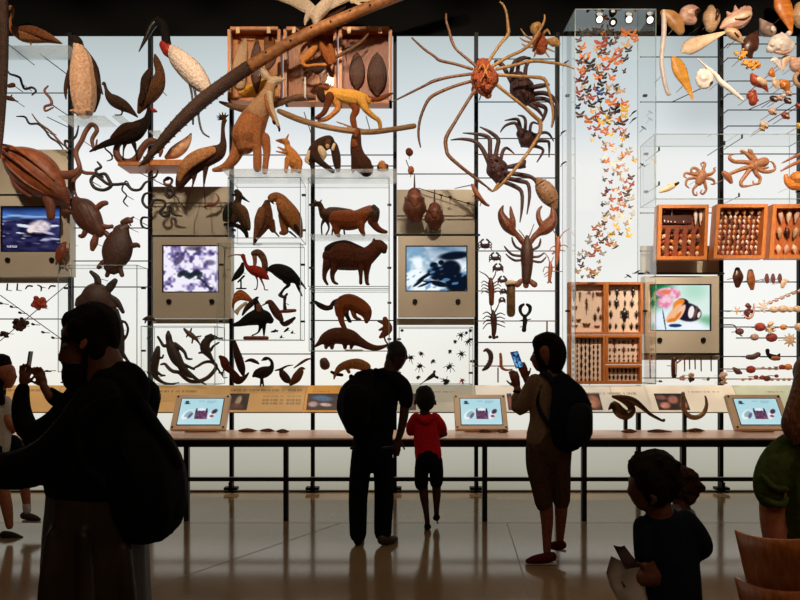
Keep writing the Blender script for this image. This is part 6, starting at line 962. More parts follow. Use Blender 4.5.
# ---- shell drawers
SBK = mat('#6a2c14', '#8c4420', 30, .7)
drawer(657, 707, 204.5, 259.5, 'orange wooden drawer of shells over the butterfly film', Y=7.0, back=SBK, t=3.4, name='shell_drawer', tilt=.035, dep=.12)
drawer(713.5, 764.5, 204, 258.5, 'orange wooden drawer of shells in nine tight rows', Y=7.0, back=SBK, t=3.4, name='shell_drawer', tilt=.07, dep=.12)
drawer(769, 822, 204, 258.5, 'orange wooden drawer of big shells cut by the frame edge', Y=7.0, back=mat('#a04c20', '#c06a30', 30, .7), t=4, name='shell_drawer', tilt=.08, dep=.12)
def shellmesh():
    bm = bmesh.new(); sweep(bm, [[0, 0, -.5, .08], [0, 0, -.2, .3], [.03, 0, .1, .42], [0, 0, .34, .26], [0, 0, .5, .06]], 8, .8, 2); me = bpy.data.meshes.new('snail'); bm.to_mesh(me); bm.free()
    for p in me.polygons: p.use_smooth = True
    return me
SM = []
for m in (SH_W, SH_C, SH_T, SH_O, SH_D, SH_P, SH_R): me = shellmesh(); me.materials.append(m); SM.append(me)
SN = ('white', 'cream', 'tan', 'orange', 'dark', 'pink', 'red')
def dshell(k, x, y, w, h, lab, grp, rot=0, Y=7.07):
    o = bpy.data.objects.new('drawer_shell', SM[k]); C.objects.link(o); o.location = P(x, y, Y); s_ = S(Y); o.scale = (w * s_, w * s_, h * s_); o.rotation_euler = (0, rot, 0); tag(o, SN[k] + lab, 'shell', grp)
R = random.Random(5)
a, b = P(662.5, 209, 7.09), P(692, 223.5, 7.09); tag(mk('label_card', boxes((a.x, b.x, 7.085, 7.1, b.z, a.z)), mat('#3c140c', '#4c1c10', 20, .7)), 'dark red card at the head of the first shell drawer', 'card')
for r_ in range(5):
    y = (230, 236.5, 242, 248, 253.5)[r_]
    for c_ in range(5): dshell((3, 2, 1, 4, 6)[(r_ * 2 + c_) % 5] if r_ else 4, 664 + c_ * 8.6 - r_ * .4, y, 4.6, 5, ' shell in the first shell drawer, %s row below the card, %s along' % (nth(r_ + 1), nth(c_ + 1)), 'shells of the first drawer', R.uniform(-.6, .6))
for k, x in enumerate((695.5, 700.5)): dshell(0, x, 216, 4.6, 16, ' long shell standing beside the dark card, %s of two' % nth(k + 1), 'shells of the first drawer')
for k, (x, y, h) in enumerate(((664.5, 211.5, 2), (672, 212.5, 5), (664.5, 221, 2.5), (668, 221.5, 2), (671, 221.8, 2), (675, 222, 2), (683.5, 222, 2))): dshell(0, x, y, 1.8, h, ' tiny shell on the dark card, %s of seven' % nth(k + 1), 'shells of the first drawer')
for r_ in range(9):
    y = 211 + r_ * 5.2 + (1.2 if r_ < 2 else 0); n = 6 if r_ == 0 else 9
    for c_ in range(n): dshell((2 if r_ == 0 else (1, 4, 2, 0, 5, 1, 3)[(r_ + c_ * 3) % 7]), 721.5 - r_ * .45 + c_ * (37.5 / (n - 1)), y, 5.4 if r_ == 0 else 3.2, 5.6 if r_ == 0 else 4.2, ' shell in the tight-rowed drawer, %s row, %s along' % (nth(r_ + 1), nth(c_ + 1)), 'shells of the tight-rowed drawer', R.uniform(-.4, .4))
for r_ in range(3):
    for c_ in range(4): dshell((5, 2, 1)[r_] if c_ % 2 == 0 else (1, 4, 5)[r_], 780.5 - r_ * 1.2 + c_ * 8, (216, 232.5, 249)[r_], 6.6, (13, 11, 9)[r_], ' big shell in the drawer at the frame edge, %s row, %s along' % (nth(r_ + 1), nth(c_ + 1)), 'shells of the edge drawer', R.uniform(-.3, .3))
# ---- rods of urchins, stars and sea cucumbers
def ball(lab, m, x, y, r_, Y=7.2, name='sea_urchin'): A(name, 'sea urchin', lab, m, [[(x - r_ * .2, y, r_ * .95), (x + r_ * .2, y, r_ * .95)]], Y)
SPIK = mat('#8c2c1c', '#c05034', 90, .6, .9); SPIKD = mat('#5a2c28', '#8a504a', 90, .6, .9); ORG = mat('#d8782c', '#f0a048', 40, .5, .3)
A('chiton', 'chiton', 'large dark brown oval chiton under the tight-rowed drawer', SH_D, [[.5, (737.5, 270, 3), (738, 277, 5.6), (737.5, 285, 3)]], 7.15); A('chiton', 'chiton', 'orange-brown long oval chiton beside the dark one', mat('#6a341a', '#a0602c', 20, .4, .3), [[.5, (750.5, 272, 3), (751, 280, 4.4), (752, 288, 2.4)]], 7.15)
for i, x in enumerate((766.8, 773, 779.8)): A('small_chiton', 'chiton', 'small purple-brown oval chiton in the row of three, %s along' % nth(i + 1), SPIKD, [[.5, (x, 275, 1.6), (x, 278.5, 2.4), (x + .4, 282, 1.6)]], 7.16, group='row of three chitons')
sh('limpet', 'cream triangular shell beside the three small chitons', SH_C, [[.5, (788, 280.5, 1), (784, 282, 3), (782.5, 286.5, 2)]], Y=7.15)
def star(lab, m, x, y, r_, n=5, Y=7.16, name='starfish'):
    A(name, 'starfish', lab, m, [[.5, (x, y, r_ * .32), (x + .1, y, r_ * .3)]] + [[.6, (x, y, r_ * .26), (x + math.cos(k * 6.283 / n + .4) * r_ * .6, y + math.sin(k * 6.283 / n + .4) * r_ * .6, r_ * .17), (x + math.cos(k * 6.283 / n + .4) * r_, y + math.sin(k * 6.283 / n + .4) * r_, r_ * .08)] for k in range(n)], Y, vox=.0045)
star('small cream starfish at the start of the star row', SH_C, 737, 310.5, 4.5); star('pale many-armed starfish beside the orange urchin', SH_C, 790, 340, 7, 9); star('white many-armed starfish at the end of the bead string', SH_W, 763, 306.5, 6.5, 7)
A('small_crab', 'crab', 'dark red crab-like star in the star row', mat('#5a2a26', '#8a4a40', 50, .6), lumps(748.5, 308, 4.5, 5.5, 14, 2, 41) + [[(745, 313, 1.6), (748, 316.5, 1.4)]], 7.15, vox=.005)
A('coral', 'coral', 'pink branching coral hanging below the dark red star', SH_P, [[(745, 317, 1), (749, 318, 1.6), (753, 314, 1.2), (754, 304, .8)]], 7.15)
for i, (x, y, r_) in enumerate(((774, 309.5, 3.6), (783, 309, 4), (790, 309.5, 3), (797, 309, 3.6))): ball('cream round urchin in the star row, %s of four' % nth(i + 1), SH_C, x, y, r_)
for i in range(6): t = i / 5; A('bead', 'bead', 'small tan bead on the rising string, %s from its low end' % nth(i + 1), SH_P, [[(770 + 29 * t, 303 - 12 * t, 1.5), (771.5 + 29 * t, 302.4 - 12 * t, 1.5)]], 7.22, group='beads on the rising string')
ball('red-brown round urchin on the third rod under the drawers', SPIK, 760, 327, 4.6); A('crinoid', 'starfish', 'white feathery crinoid between the red-brown and orange urchins', SH_C, lumps(770, 328, 4, 6, 14, 1.5, 44) + [[(770, 323, 1.5), (770, 333, 1.5)]], 7.16, vox=.005)
ball('small bright orange urchin on the third rod', ORG, 783.5, 327.2, 3); ball('cream urchin cut by the frame edge on the third rod', SH_C, 799.5, 327, 4.4)
ball('brown urchin hanging on a bent wire before the red-brown urchin', SPIKD, 739.5, 331.5, 3.6); ball('small grey-pink spiny urchin on the fourth rod', mat('#a07868', '#c8a490', 60, .6, .8), 754.5, 337.2, 3.6); ball('large dark red urchin on the fourth rod', mat('#7c2c28', '#a8483c', 60, .6, .6), 771.5, 337.5, 4.8)
A('bent_wire', 'wire', 'bent dark wire joining the third and fourth rods', STEEL, [[(720, 325, .6), (733, 325, .6), (736, 328, .6), (739, 334, .6), (742, 336, .6)]], 7.3, pin=False)
A('sea_cucumber', 'sea cucumber', 'brown bent sea cucumber on the fifth rod', mat('#3c2620', '#6a4a40', 40, .6, .4), [[(748, 357, 2.4), (753, 357, 2.8), (758, 354.5, 2.6)]], 7.15)
A('sea_cucumber', 'sea cucumber', 'dark stalked sea cucumber with raised head on the fifth rod', F_BLACK, [[(767.5, 350.5, 2), (768, 354, 1.8), (772, 357, 3), (777, 357.5, 2.8), (779.5, 354, .8)]], 7.15, parts=[('striped_side', [[(772, 358, 2.2, 2), (777, 358.5, 2.2, 2)]], SHRIMP)])
A('sea_cucumber', 'sea cucumber', 'brown leaf-like sea slug on the sixth rod', mat('#4a3024', '#7a5040', 40, .6, .4), [[(734, 368.5, 1.6), (737.5, 371.5, 3), (741, 373, 1.4)]], 7.15); ball('bright red urchin on the sixth rod', SPIK, 750.8, 369.5, 4)
for i, (x, y, r_, m) in enumerate(((763, 368, 1.6, SH_P), (769.5, 368.5, 1.7, SH_P), (776, 368.5, 1.8, SH_P), (782, 367, 2.6, SPIK), (788, 367, 3.4, ORG), (743, 379.5, 1.6, SH_P), (750, 379, 1.6, SH_P), (756, 377, 2, SPIK), (762.5, 377.5, 2.4, SPIK), (767, 378.5, 3, SPIKD), (776.5, 376, 1.8, SPIK), (772, 379.5, 1.6, SH_P), (778, 379.5, 1.6, SH_P), (784, 379.5, 1.6, SH_P), (789, 379.5, 1.6, SH_P))): ball('little urchin on the two lowest rods, %s counting along them' % nth(i + 1), m, x, y, r_, 7.22, 'small_urchin')
# ---- odd pieces under the butterfly film
A('hanging_tool', 'specimen', 'dark upright tube specimen under the butterfly film', SH_D, [[(674, 359, 2.6), (674, 366, 3), (674, 376, 2.6)]], 7.2, parts=[('pale_stripe', [[(674.5, 362, .7, 3), (674.5, 374, .7, 3)]], SH_C)])
A('twig', 'specimen', 'thin brown twig leaning on the dark tube specimen', LOB, [[(677, 363, .8), (683, 358.5, .8), (688.5, 355, .5)]], 7.2)
for i, (x, y0, y1) in enumerate(((650, 360, 378), (684.5, 358, 371), (689.5, 359, 369), (695, 359, 369), (701, 358, 371), (711, 356, 371))): A('hanging_pin', 'pin', 'thin brown pin hanging under the butterfly film, %s along' % nth(i + 1), LOB, [[(x, y0, .7), (x + .2, y1, .6)]], 7.28, pin=False, group='pins under the butterfly film')
for i, (x, y, r_, m) in enumerate(((683, 378, 3, SH_P), (691.5, 375, 3, SH_T), (691.5, 380, 3, F_DARK), (723, 375, 4.5, SH_P), (724, 382, 3, SH_T), (660, 381, 1.6, LOB), (708, 379, 1.6, LOB))): A('barnacle_lump', 'barnacle', 'rough barnacle lump low on the orange rod over the cream label panel, %s along' % nth(i + 1), m, lumps(x, y, r_ * .7, r_ * .7, 8, r_ * .5, 60 + i), 7.24, vox=.005)
# ---------------------------------------------------------------- visitors
def skin(a, b): return mat(a, b, 30, .55, .05, 0, (1, 1, 1), .35)
def cloth(a, b=None, sc=120): return mat(a, b or a, sc, .9, .25, 0, (1, 1, 1), .1)
SK_L = skin('#9a5a40', '#b06c4e'); SK_M = skin('#6a3a26', '#80482f'); SK_D = skin('#3c2116', '#4c2a1c'); HAIR_D = mat('#0a0605', '#170e09', 90, .8, .6, 0, (3, 3, .5), .12); HAIR_B = mat('#4a2a18', '#8a5634', 40, .45, .8, 0, (4, 4, .5))
BLACKC = cloth('#08080a', '#0f0f12'); NAVY = cloth('#0a0d14', '#11151e'); EYE_W = mat('#5c5650', '#6a645e', 10, .3); RUB = mat('#c8c4bc', '#dcd8d0', 30, .6)
def thin(ch, k):
    out = []
    for c in ch:
        if isinstance(c[0], (int, float)): out.append([c[0]] + [(p[0], p[1], max(p[2] - k, p[2] * .5), *p[3:]) for p in c[1:]])
        else: out.append([(p[0], p[1], max(p[2] - k, p[2] * .5), *p[3:]) for p in c])
    return out
def person(label, Y, skin_m, bare, clothes, ground, vox=.009, extra=()):
    """bare: chains that show skin; clothes: [(part name, chains, material)]; under each garment the same body runs on, a little slimmer"""
    body = list(bare)
    for nm, ch, m in clothes:
        if nm in ('shirt', 'trousers', 'shorts', 'hoodie', 'coat', 'blouse'): body += thin(ch, 1.6)
    bm = chains_bm(body, Y, 10, 3); c, _ = bounds(bm); bm.free(); org = Vector((c.x, Y, 0))
    o = blob('person', body, skin_m, Y, vox, org, None, 2); tag(o, label, 'person')
    for nm, ch, m in clothes: blob(nm, ch, m, Y, min(vox, .008), org, o, 2)
    for nm, ch, m in extra: part(nm, ch, m, Y, org, o, .006)
    return o, org
def hand(wx, wy, d, dx, dy, L, side=1, curl=6, r_=1.0):
    """palm and five fingers in px from the wrist (wx, wy) along (dx, dy); side: which flank carries the thumb; L: hand length"""
    n = math.hypot(dx, dy); dx, dy = dx / n, dy / n; nx, ny = -dy * side, dx * side
    ch = [[.6, (wx, wy, L * .16, d), (wx + dx * L * .2, wy + dy * L * .2, L * .22, d), (wx + dx * L * .45, wy + dy * L * .45, L * .23, d)]]
    for k, (o, ln) in enumerate(((.19, .46), (.065, .52), (-.065, .48), (-.19, .38))):
        bx, by = wx + dx * L * .48 + nx * L * o, wy + dy * L * .48 + ny * L * o
        ch.append([(bx, by, L * .062 * r_, d), (bx + dx * L * ln * .5, by + dy * L * ln * .5, L * .056 * r_, d + curl * .4), (bx + dx * L * ln * .8, by + dy * L * ln * .8, L * .046 * r_, d + curl)])
    tx, ty = wx + dx * L * .16 + nx * L * .18, wy + dy * L * .16 + ny * L * .18
    ch.append([(tx, ty, L * .08, d), (tx + (dx * .5 + nx * .6) * L * .22, ty + (dy * .5 + ny * .6) * L * .22, L * .066, d + curl * .3), (tx + (dx * .85 + nx * .7) * L * .34, ty + (dy * .85 + ny * .7) * L * .34, L * .052, d + curl * .6)])
    return ch
# ---- man in black, near, in profile
Y = 1.94
o, org = person('bearded man in black hooded jacket and long brown coat, head bowed', Y, skin('#54301f', '#6a3e2a'),
  [[.82, (84, 330, 20), (92, 330, 24), (98, 333, 21)], [.75, (76, 337, 14), (73, 350, 12.5), (75, 364, 11), (78, 374, 10)], [(68, 342, 4.5), (63.5, 351, 3.6), (60.5, 358, 3.4), (64, 362, 3.4)], [(66, 367.5, 3), (67, 371, 3), (72, 378, 6)], [(66, 337, 5), (67, 331, 6)], [(99, 348, 17), (106, 368, 19), (111, 392, 24)], [1.0, (-14, 457, 12, 44), (-28, 455, 11, 46)]] + hand(-28, 455, 46, -1, .05, 58, 1, 12),
  [('hoodie', [[1.25, (113, 390, 24), (109, 408, 36), (104, 435, 44), (102, 462, 46), (100, 486, 47)], [.9, (112, 400, 24, 26), (96, 430, 24, 38), (72, 452, 21, 44), (44, 462, 19, 46), (14, 461, 16, 46), (-14, 457, 14, 45)], [.9, (128, 398, 22, -30), (112, 440, 22, -46), (98, 470, 18, -50), (84, 500, 14, -46)]], BLACKC), ('hood', [[.9, (114, 374, 10, 6), (127, 371, 11, 4), (136, 380, 12, 0), (138, 396, 12, 0), (130, 410, 14)], [.9, (112, 380, 13, 14), (124, 384, 14, 12), (134, 398, 14, 8)], [.9, (96, 389, 10, 12), (86, 394, 9, 6)]], BLACKC),
   ('coat', [[1.3, (100, 482, 44), (99, 520, 46), (98, 570, 47), (99, 640, 49), (99, 700, 50)], [(60, 500, 8, 12), (56, 560, 8, 14), (57, 680, 9, 16)], [(82, 520, 6, 54), (78, 580, 8, 58), (80, 690, 9, 62)], [(112, 520, 6, 58), (116, 580, 8, 60), (114, 690, 9, 62)], [(136, 540, 8, 30), (143, 600, 9, 34), (145, 690, 10, 36)]], mat('#1e150b', '#3a2b16', 7, .55, .3)), ('trousers', [[(88, 690, 24, 14), (88, 780, 18, 14), (88, 846, 15, 14)], [(108, 690, 24, -24), (108, 780, 18, -24), (108, 846, 15, -24)]], BLACKC)], 868, .009,
  [('hair', [[.9, (76, 322, 14), (84, 322, 20), (94, 324, 23.5), (101, 330, 22), (107, 340, 15), (109, 352, 8)], [.9, (103, 352, 9, 12), (98, 340, 13, 11), (88, 330, 14, 13)]], HAIR_D), ('beard', [[.85, (67, 372, 6), (71, 380, 9), (79, 385, 10), (87, 378, 9, 4), (91, 366, 7, 7), (92, 354, 4, 12)], [.85, (72, 370, 8, 4), (80, 372, 9, 6)], [.8, (64, 364.5, 2.4), (67, 364, 2.6, 6)]], HAIR_D), ('ear', [[.4, (91, 331, 3, 20), (95, 334, 4, 21), (95, 341, 4, 21), (92, 347, 2.6, 20)]], SK_L), ('eye', [[(70, 345.5, 2.6, 9), (70.5, 345.5, 2.6, 9)]], EYE_W), ('eyebrow', [[(66, 339, 1.6, 8), (71, 338, 1.8, 11), (76, 340, 1.4, 13)]], HAIR_D),
   ('shoe', [[(98, 860, 11, 14), (84, 862, 11, 14), (62, 864, 8, 14)]], BLACKC), ('shoe', [[(118, 860, 11, -24), (104, 862, 11, -24), (82, 864, 8, -24)]], BLACKC)])
b = blob('backpack', [[1.35, (126, 424, 22), (136, 446, 33), (145, 478, 39), (149, 506, 37)], [1.2, (142, 520, 24), (152, 522, 22)]], BLACKC, Y, .009); tag(b, 'large bulging black backpack on the back of the bearded man', 'backpack'); bo = b.location.copy()
for pn, ch in (('front_pocket', [[1.2, (158, 478, 22), (163, 502, 24), (160, 518, 20)]]), ('strap', [[1.6, (146, 404, 5, 8), (156, 420, 5.5, 10), (166, 436, 5.5, 8), (175, 452, 5, 6), (180.5, 465, 4, 4)]]), ('shoulder_strap', [[1.6, (128, 396, 5, 30), (112, 404, 5, 44), (104, 428, 5, 54), (112, 456, 5, 52), (126, 474, 5, 48)]]), ('grab_loop', [[(136, 412, 2.6), (145, 408, 3), (150, 416, 2.6)]]), ('zipper', [[(140, 436, 1.2, 46), (152, 460, 1.2, 52), (160, 490, 1.2, 46)]])):
    part(pn, ch, mat('#09090a', '#101012', 60, .9, 0, 0, (1, 1, 1), .1), Y, bo, b)
# ---- visitor behind him, only arms in view, filming
Y = 4.2
hands = hand(24.5, 385, 2, .15, -1, 24, 1, 2, 1.2) + hand(43, 386, -2, -.4, -1, 23, -1, 2, 1.2)
o, org = person('visitor in black sleeves raising a phone, mostly behind the bearded man', Y, SK_M, [[.85, (86, 346, 12), (87, 352, 12)], [(80, 350, 8), (80, 358, 7)], [(88, 362, 7), (90, 376, 8)], [(23, 398, 5), (24.5, 386, 4)], [(50, 396, 5), (43.5, 386, 4)]] + hands,
  [('shirt', [[.6, (90, 378, 10), (92, 394, 22), (93, 425, 23), (93, 460, 22)], [(78, 394, 10, 6), (60, 418, 10.5, 8), (42, 430, 11, 8), (31, 428, 11, 6), (24, 412, 9.5, 4), (22.5, 398, 8, 2), (24, 389, 6.6, 2)], [(80, 394, 10, -4), (66, 402, 9, -6), (55, 400, 8.5, -5), (49, 394, 7, -3)]], BLACKC), ('trousers', [[(86, 455, 12, 3), (86, 520, 10, 3), (86, 580, 7.5, 3)], [(102, 455, 12, -3), (102, 520, 10, -3), (102, 580, 7.5, -3)]], BLACKC)], 593, .0075,
  [('hair', [[.9, (84, 342, 11), (90, 343, 13), (94, 350, 11), (95, 360, 8)]], HAIR_D), ('shoe', [[(90, 588, 4.6, 3), (76, 589, 4, 3)]], BLACKC), ('shoe', [[(106, 588, 4.6, -3), (92, 589, 4, -3)]], BLACKC)])
def phone(corners, th, lab, fn, Y0):
    """corners TL TR BR BL in metres; screen on the first face"""
    TL, TR, BR, BL = corners; org = (TL + TR + BR + BL) / 4; n = (TR - TL).cross(BL - TL).normalized()
    bm = quad_solid(TL, TR, BR, BL, th, n); bmesh.ops.recalc_face_normals(bm, faces=bm.faces[:]); o = mk('phone', bev(bm, .003, 2), BLACKMETAL, org); tag(o, lab, 'phone')
    c = org; ins = [c + (q - c) * .93 - n * .0012 for q in (TL, TR, BR, BL)]
    grid_paint('screen', ins, 16, 28, fn, SCREEN, org, o); return o
c = P(28.5, 363, 4.2); h = .078; a = Vector((.006, -.03, 0)); up = Vector((.012, 0, h))
phone((c - a + up, c + a + up, c + a - up, c - a - up), .009, 'dark phone held upright edge on, between two raised hands', lambda u, v: mixc('#3a4650', '#aab8c0', v), 4.2)
# ---- visitor at the frame edge
Y = 5.5
person('dark-haired visitor in white top with bare legs, at the frame edge', Y, SK_L, [[.85, (2, 368, 10), (3, 372, 10)], [(9, 370, 6), (10, 378, 6), (9, 384, 4.6)], [(14, 373, 1.4), (16, 377, 1.5)], [(1, 386, 5), (-1, 396, 5.5)], [(6, 414, 4.6, 2), (11, 424, 4.2, 2), (10, 431, 3.6, -4), (0, 433, 3.4, -6)], [(-4, 462, 8), (2, 486, 6.4), (7, 508, 5.4), (9.5, 526, 3.6)], [(12, 462, 8, -12), (16, 484, 5.6, -13), (18, 502, 4.4, -14), (19, 514, 3.2, -14)]] + hand(0, 433, -6, -1, .2, 17, 1, 2),
  [('shirt', [[.65, (-2, 398, 7), (-3, 410, 14), (-3, 430, 14), (-3, 448, 14)], [(5, 402, 6.5), (8, 414, 6)]], cloth('#b8b0a6', '#d0c8be')), ('shorts', [[(-3, 446, 12), (-4, 462, 10), (-2, 474, 9)], [(6, 446, 11, -8), (11, 462, 10, -11), (13, 472, 8, -12)]], NAVY)], 537, .0075,
  [('hair', [[.9, (0, 364, 11), (-4, 370, 12), (-4, 384, 10), (-3, 398, 8), (0, 408, 5)], [(4, 362, 8), (7, 364, 4)], [(3, 392, 4, 5), (5, 402, 3.4, 5)]], HAIR_D), ('eye', [[(12, 371, 1, 4), (12.2, 371, 1, 4)]], EYE_W), ('sneaker', [[.8, (4, 535, 4.4), (11, 536, 4.4), (18, 537.5, 3.2), (21, 538, 2.4)]], mat('#100e10', '#241f24', 40, .7)), ('sole', [[.9, (2, 540, 1.4), (22, 540.5, 1.4)]], RUB), ('sneaker', [[.8, (16, 519, 4, -14), (22, 520.5, 4, -14), (28, 522, 3, -14), (31, 523, 2, -14)]], mat('#2a2026', '#4a3c44', 40, .7)), ('sole', [[.9, (15, 525, 1.3, -14), (32, 525, 1.3, -14)]], RUB), ('sock', [[(18.5, 508, 4.2, -14), (19, 514, 3.8, -14)]], RUB)])
# ---- stooping man at the counter
Y = 5.3
o, org = person('tall man in dark shirt and trousers seen from behind, stooping over the counter', Y, SK_D, [[.9, (396, 352, 9.4), (397, 357, 10), (396, 362, 8.6)], [(391, 364, 7), (391, 374, 8)], [(405, 398, 5, 4), (404, 414, 4.8, 4), (401, 430, 4, 2), (398, 440, 3.2)], [(352, 408, 5, -14), (354, 420, 4.4, -18), (362, 430, 4, -22)]] + hand(398, 439, 0, -.2, 1, 20, -1, -3) + hand(362, 430, -22, .9, .4, 19, 1, -2),
  [('shirt', [[.62, (390, 372, 8), (384, 381, 17), (378, 396, 21), (375, 416, 21), (373, 436, 20), (372, 450, 20)], [(390, 377, 9, 2), (401, 385, 9, 4), (405, 394, 8.2, 4), (406, 402, 7.2, 4)], [(370, 378, 10), (356, 388, 10, -4), (351, 400, 8.5, -10), (351, 410, 7.5, -14)]], cloth('#0b0c0f', '#12141a')), ('trousers', [[.8, (372, 444, 19), (372, 455, 19)], [(363, 452, 11.5), (360, 474, 10.6), (358, 500, 9.6), (358, 522, 9), (358, 534, 8.6)], [(381, 452, 11.5), (384, 474, 10.6), (384, 500, 9.8), (383, 522, 9.2), (383, 533, 8.8)]], cloth('#090b10', '#10131a'))], 544, .0075,
  [('ear', [[.5, (387.5, 355, 1.2, 1), (387, 359, 1.4, 1)]], SK_D), ('ear', [[.5, (406, 354, 1.2, 1), (406.5, 358, 1.4, 1)]], SK_D), ('hair', [[.9, (396, 349, 9), (397, 353, 10.2), (396.5, 358, 9.8)]], mat('#0f0a08', '#1c120e', 150, .8, .2)), ('belt', [[.64, (352, 447, 1.6, 8), (372, 447, 1.8, 13), (392, 446, 1.6, 8)]], BLACKMETAL), ('collar', [[.8, (384, 374, 3, 5), (391, 376, 3.4, 7), (398, 375, 3, 4)]], BLACKC), ('shoe', [[.8, (358, 538, 6, 4), (359, 540, 5.4, -10), (360, 541, 4.4, -22)]], BLACKC), ('shoe', [[.8, (383, 538, 6, 4), (389, 540, 5, 0), (395, 541, 3.6, -6)]], mat('#2c1d14', '#4a3424', 30, .5)), ('sole', [[.9, (383, 543, 1.4, 4), (397, 543, 1.4, -6)]], RUB)])
b = blob('backpack', [[.55, (364, 382, 13, 12), (361, 392, 20, 16), (360, 406, 22, 18), (361, 419, 18, 16)]], cloth('#0a0a0c', '#131317'), Y, .008); tag(b, 'black backpack on the stooping man before the orange label panel', 'backpack'); bo = b.location.copy()
for pn, ch in (('front_pocket', [[.5, (358, 396, 14, 31), (358, 414, 14, 31)]]), ('shoulder_strap', [[.8, (376, 370, 2.4, 12), (386, 374, 2.6, 8), (394, 382, 2.4, 0)]]), ('shoulder_strap', [[.8, (352, 376, 2.4, 10), (352, 388, 2.4, -6), (356, 404, 2.2, -10)]]), ('grab_loop', [[(361, 373, 1, 14), (366, 370, 1, 14), (370, 374, 1, 14)]])): part(pn, ch, mat('#0a0a0c', '#121215', 60, .9, 0, 0, (1, 1, 1), .1), Y, bo, b)
# ---- boy in red
Y = 5.75
person('small boy in red T-shirt and dark shorts leaning on the counter, seen from behind', Y, SK_D, [[.95, (425, 397, 9.2), (425, 402, 9)], [(424.5, 408, 5), (425, 416, 5)], [(441, 428, 3.6, -3), (445, 434, 3, -8), (446, 436, 2.6, -14)], [(412, 428, 3.6, -3), (412, 434, 3, -9), (415, 435, 2.6, -14)], [(423, 482, 4.8), (424, 496, 4.6), (426, 510, 3.2), (427.5, 524, 2.6)], [(436.5, 482, 4.8, -4), (437, 496, 4.4, -6), (437, 508, 3.2, -8), (437, 518, 2.6, -10)]] + hand(446, 436, -14, -.6, .1, 14, 1, -2) + hand(415, 435, -14, .7, .1, 14, -1, -2),
  [('shirt', [[.65, (425, 413, 5), (425.5, 420, 11), (426, 430, 13), (427, 442, 13), (428, 452, 13.5), (428.5, 457, 13.5)], [(416, 418, 5.6), (411.5, 426, 5.4, -2), (411, 432, 5, -5)], [(435, 418, 5.6), (440.5, 425, 5.4, -1), (443, 431, 4.8, -5)]], cloth('#b81420', '#d81e2c', 40)), ('shorts', [[.8, (428, 454, 12.4), (428, 461, 12.4)], [(423, 460, 7.6), (421.5, 472, 7.2), (421.5, 484, 7)], [(435, 460, 7.6), (436.5, 472, 7.2, -2), (436.5, 483, 6.8, -4)]], cloth('#0d0e12', '#181a20'))], 530, .007,
  [('hair', [[.95, (424.5, 394.5, 9.6), (425, 398, 10.2), (425.5, 402, 9.6)]], mat('#0b0706', '#160e0a', 160, .9, .4)), ('ear', [[.5, (415.3, 401, 1.1), (415, 404, 1.2)]], SK_D), ('ear', [[.5, (435, 401, 1.1), (435.3, 404, 1.2)]], SK_D), ('hood_fold', [[.6, (417, 416, 2.4, 5), (425, 421, 2.8, 9), (433, 416, 2.4, 5)]], cloth('#a8121c', '#c81a26', 40)), ('shoe', [[.8, (427.5, 525, 3.4, 4), (427.5, 527, 3.6, 0), (427, 528, 3, -10)]], BLACKC), ('shoe', [[.8, (437, 518, 3.4, -6), (437, 520.5, 3.6, -10), (437.5, 522, 3, -18)]], BLACKC), ('sole', [[.9, (438, 524.5, 1.2, -6), (438, 524.5, 1.2, -18)]], RUB)])
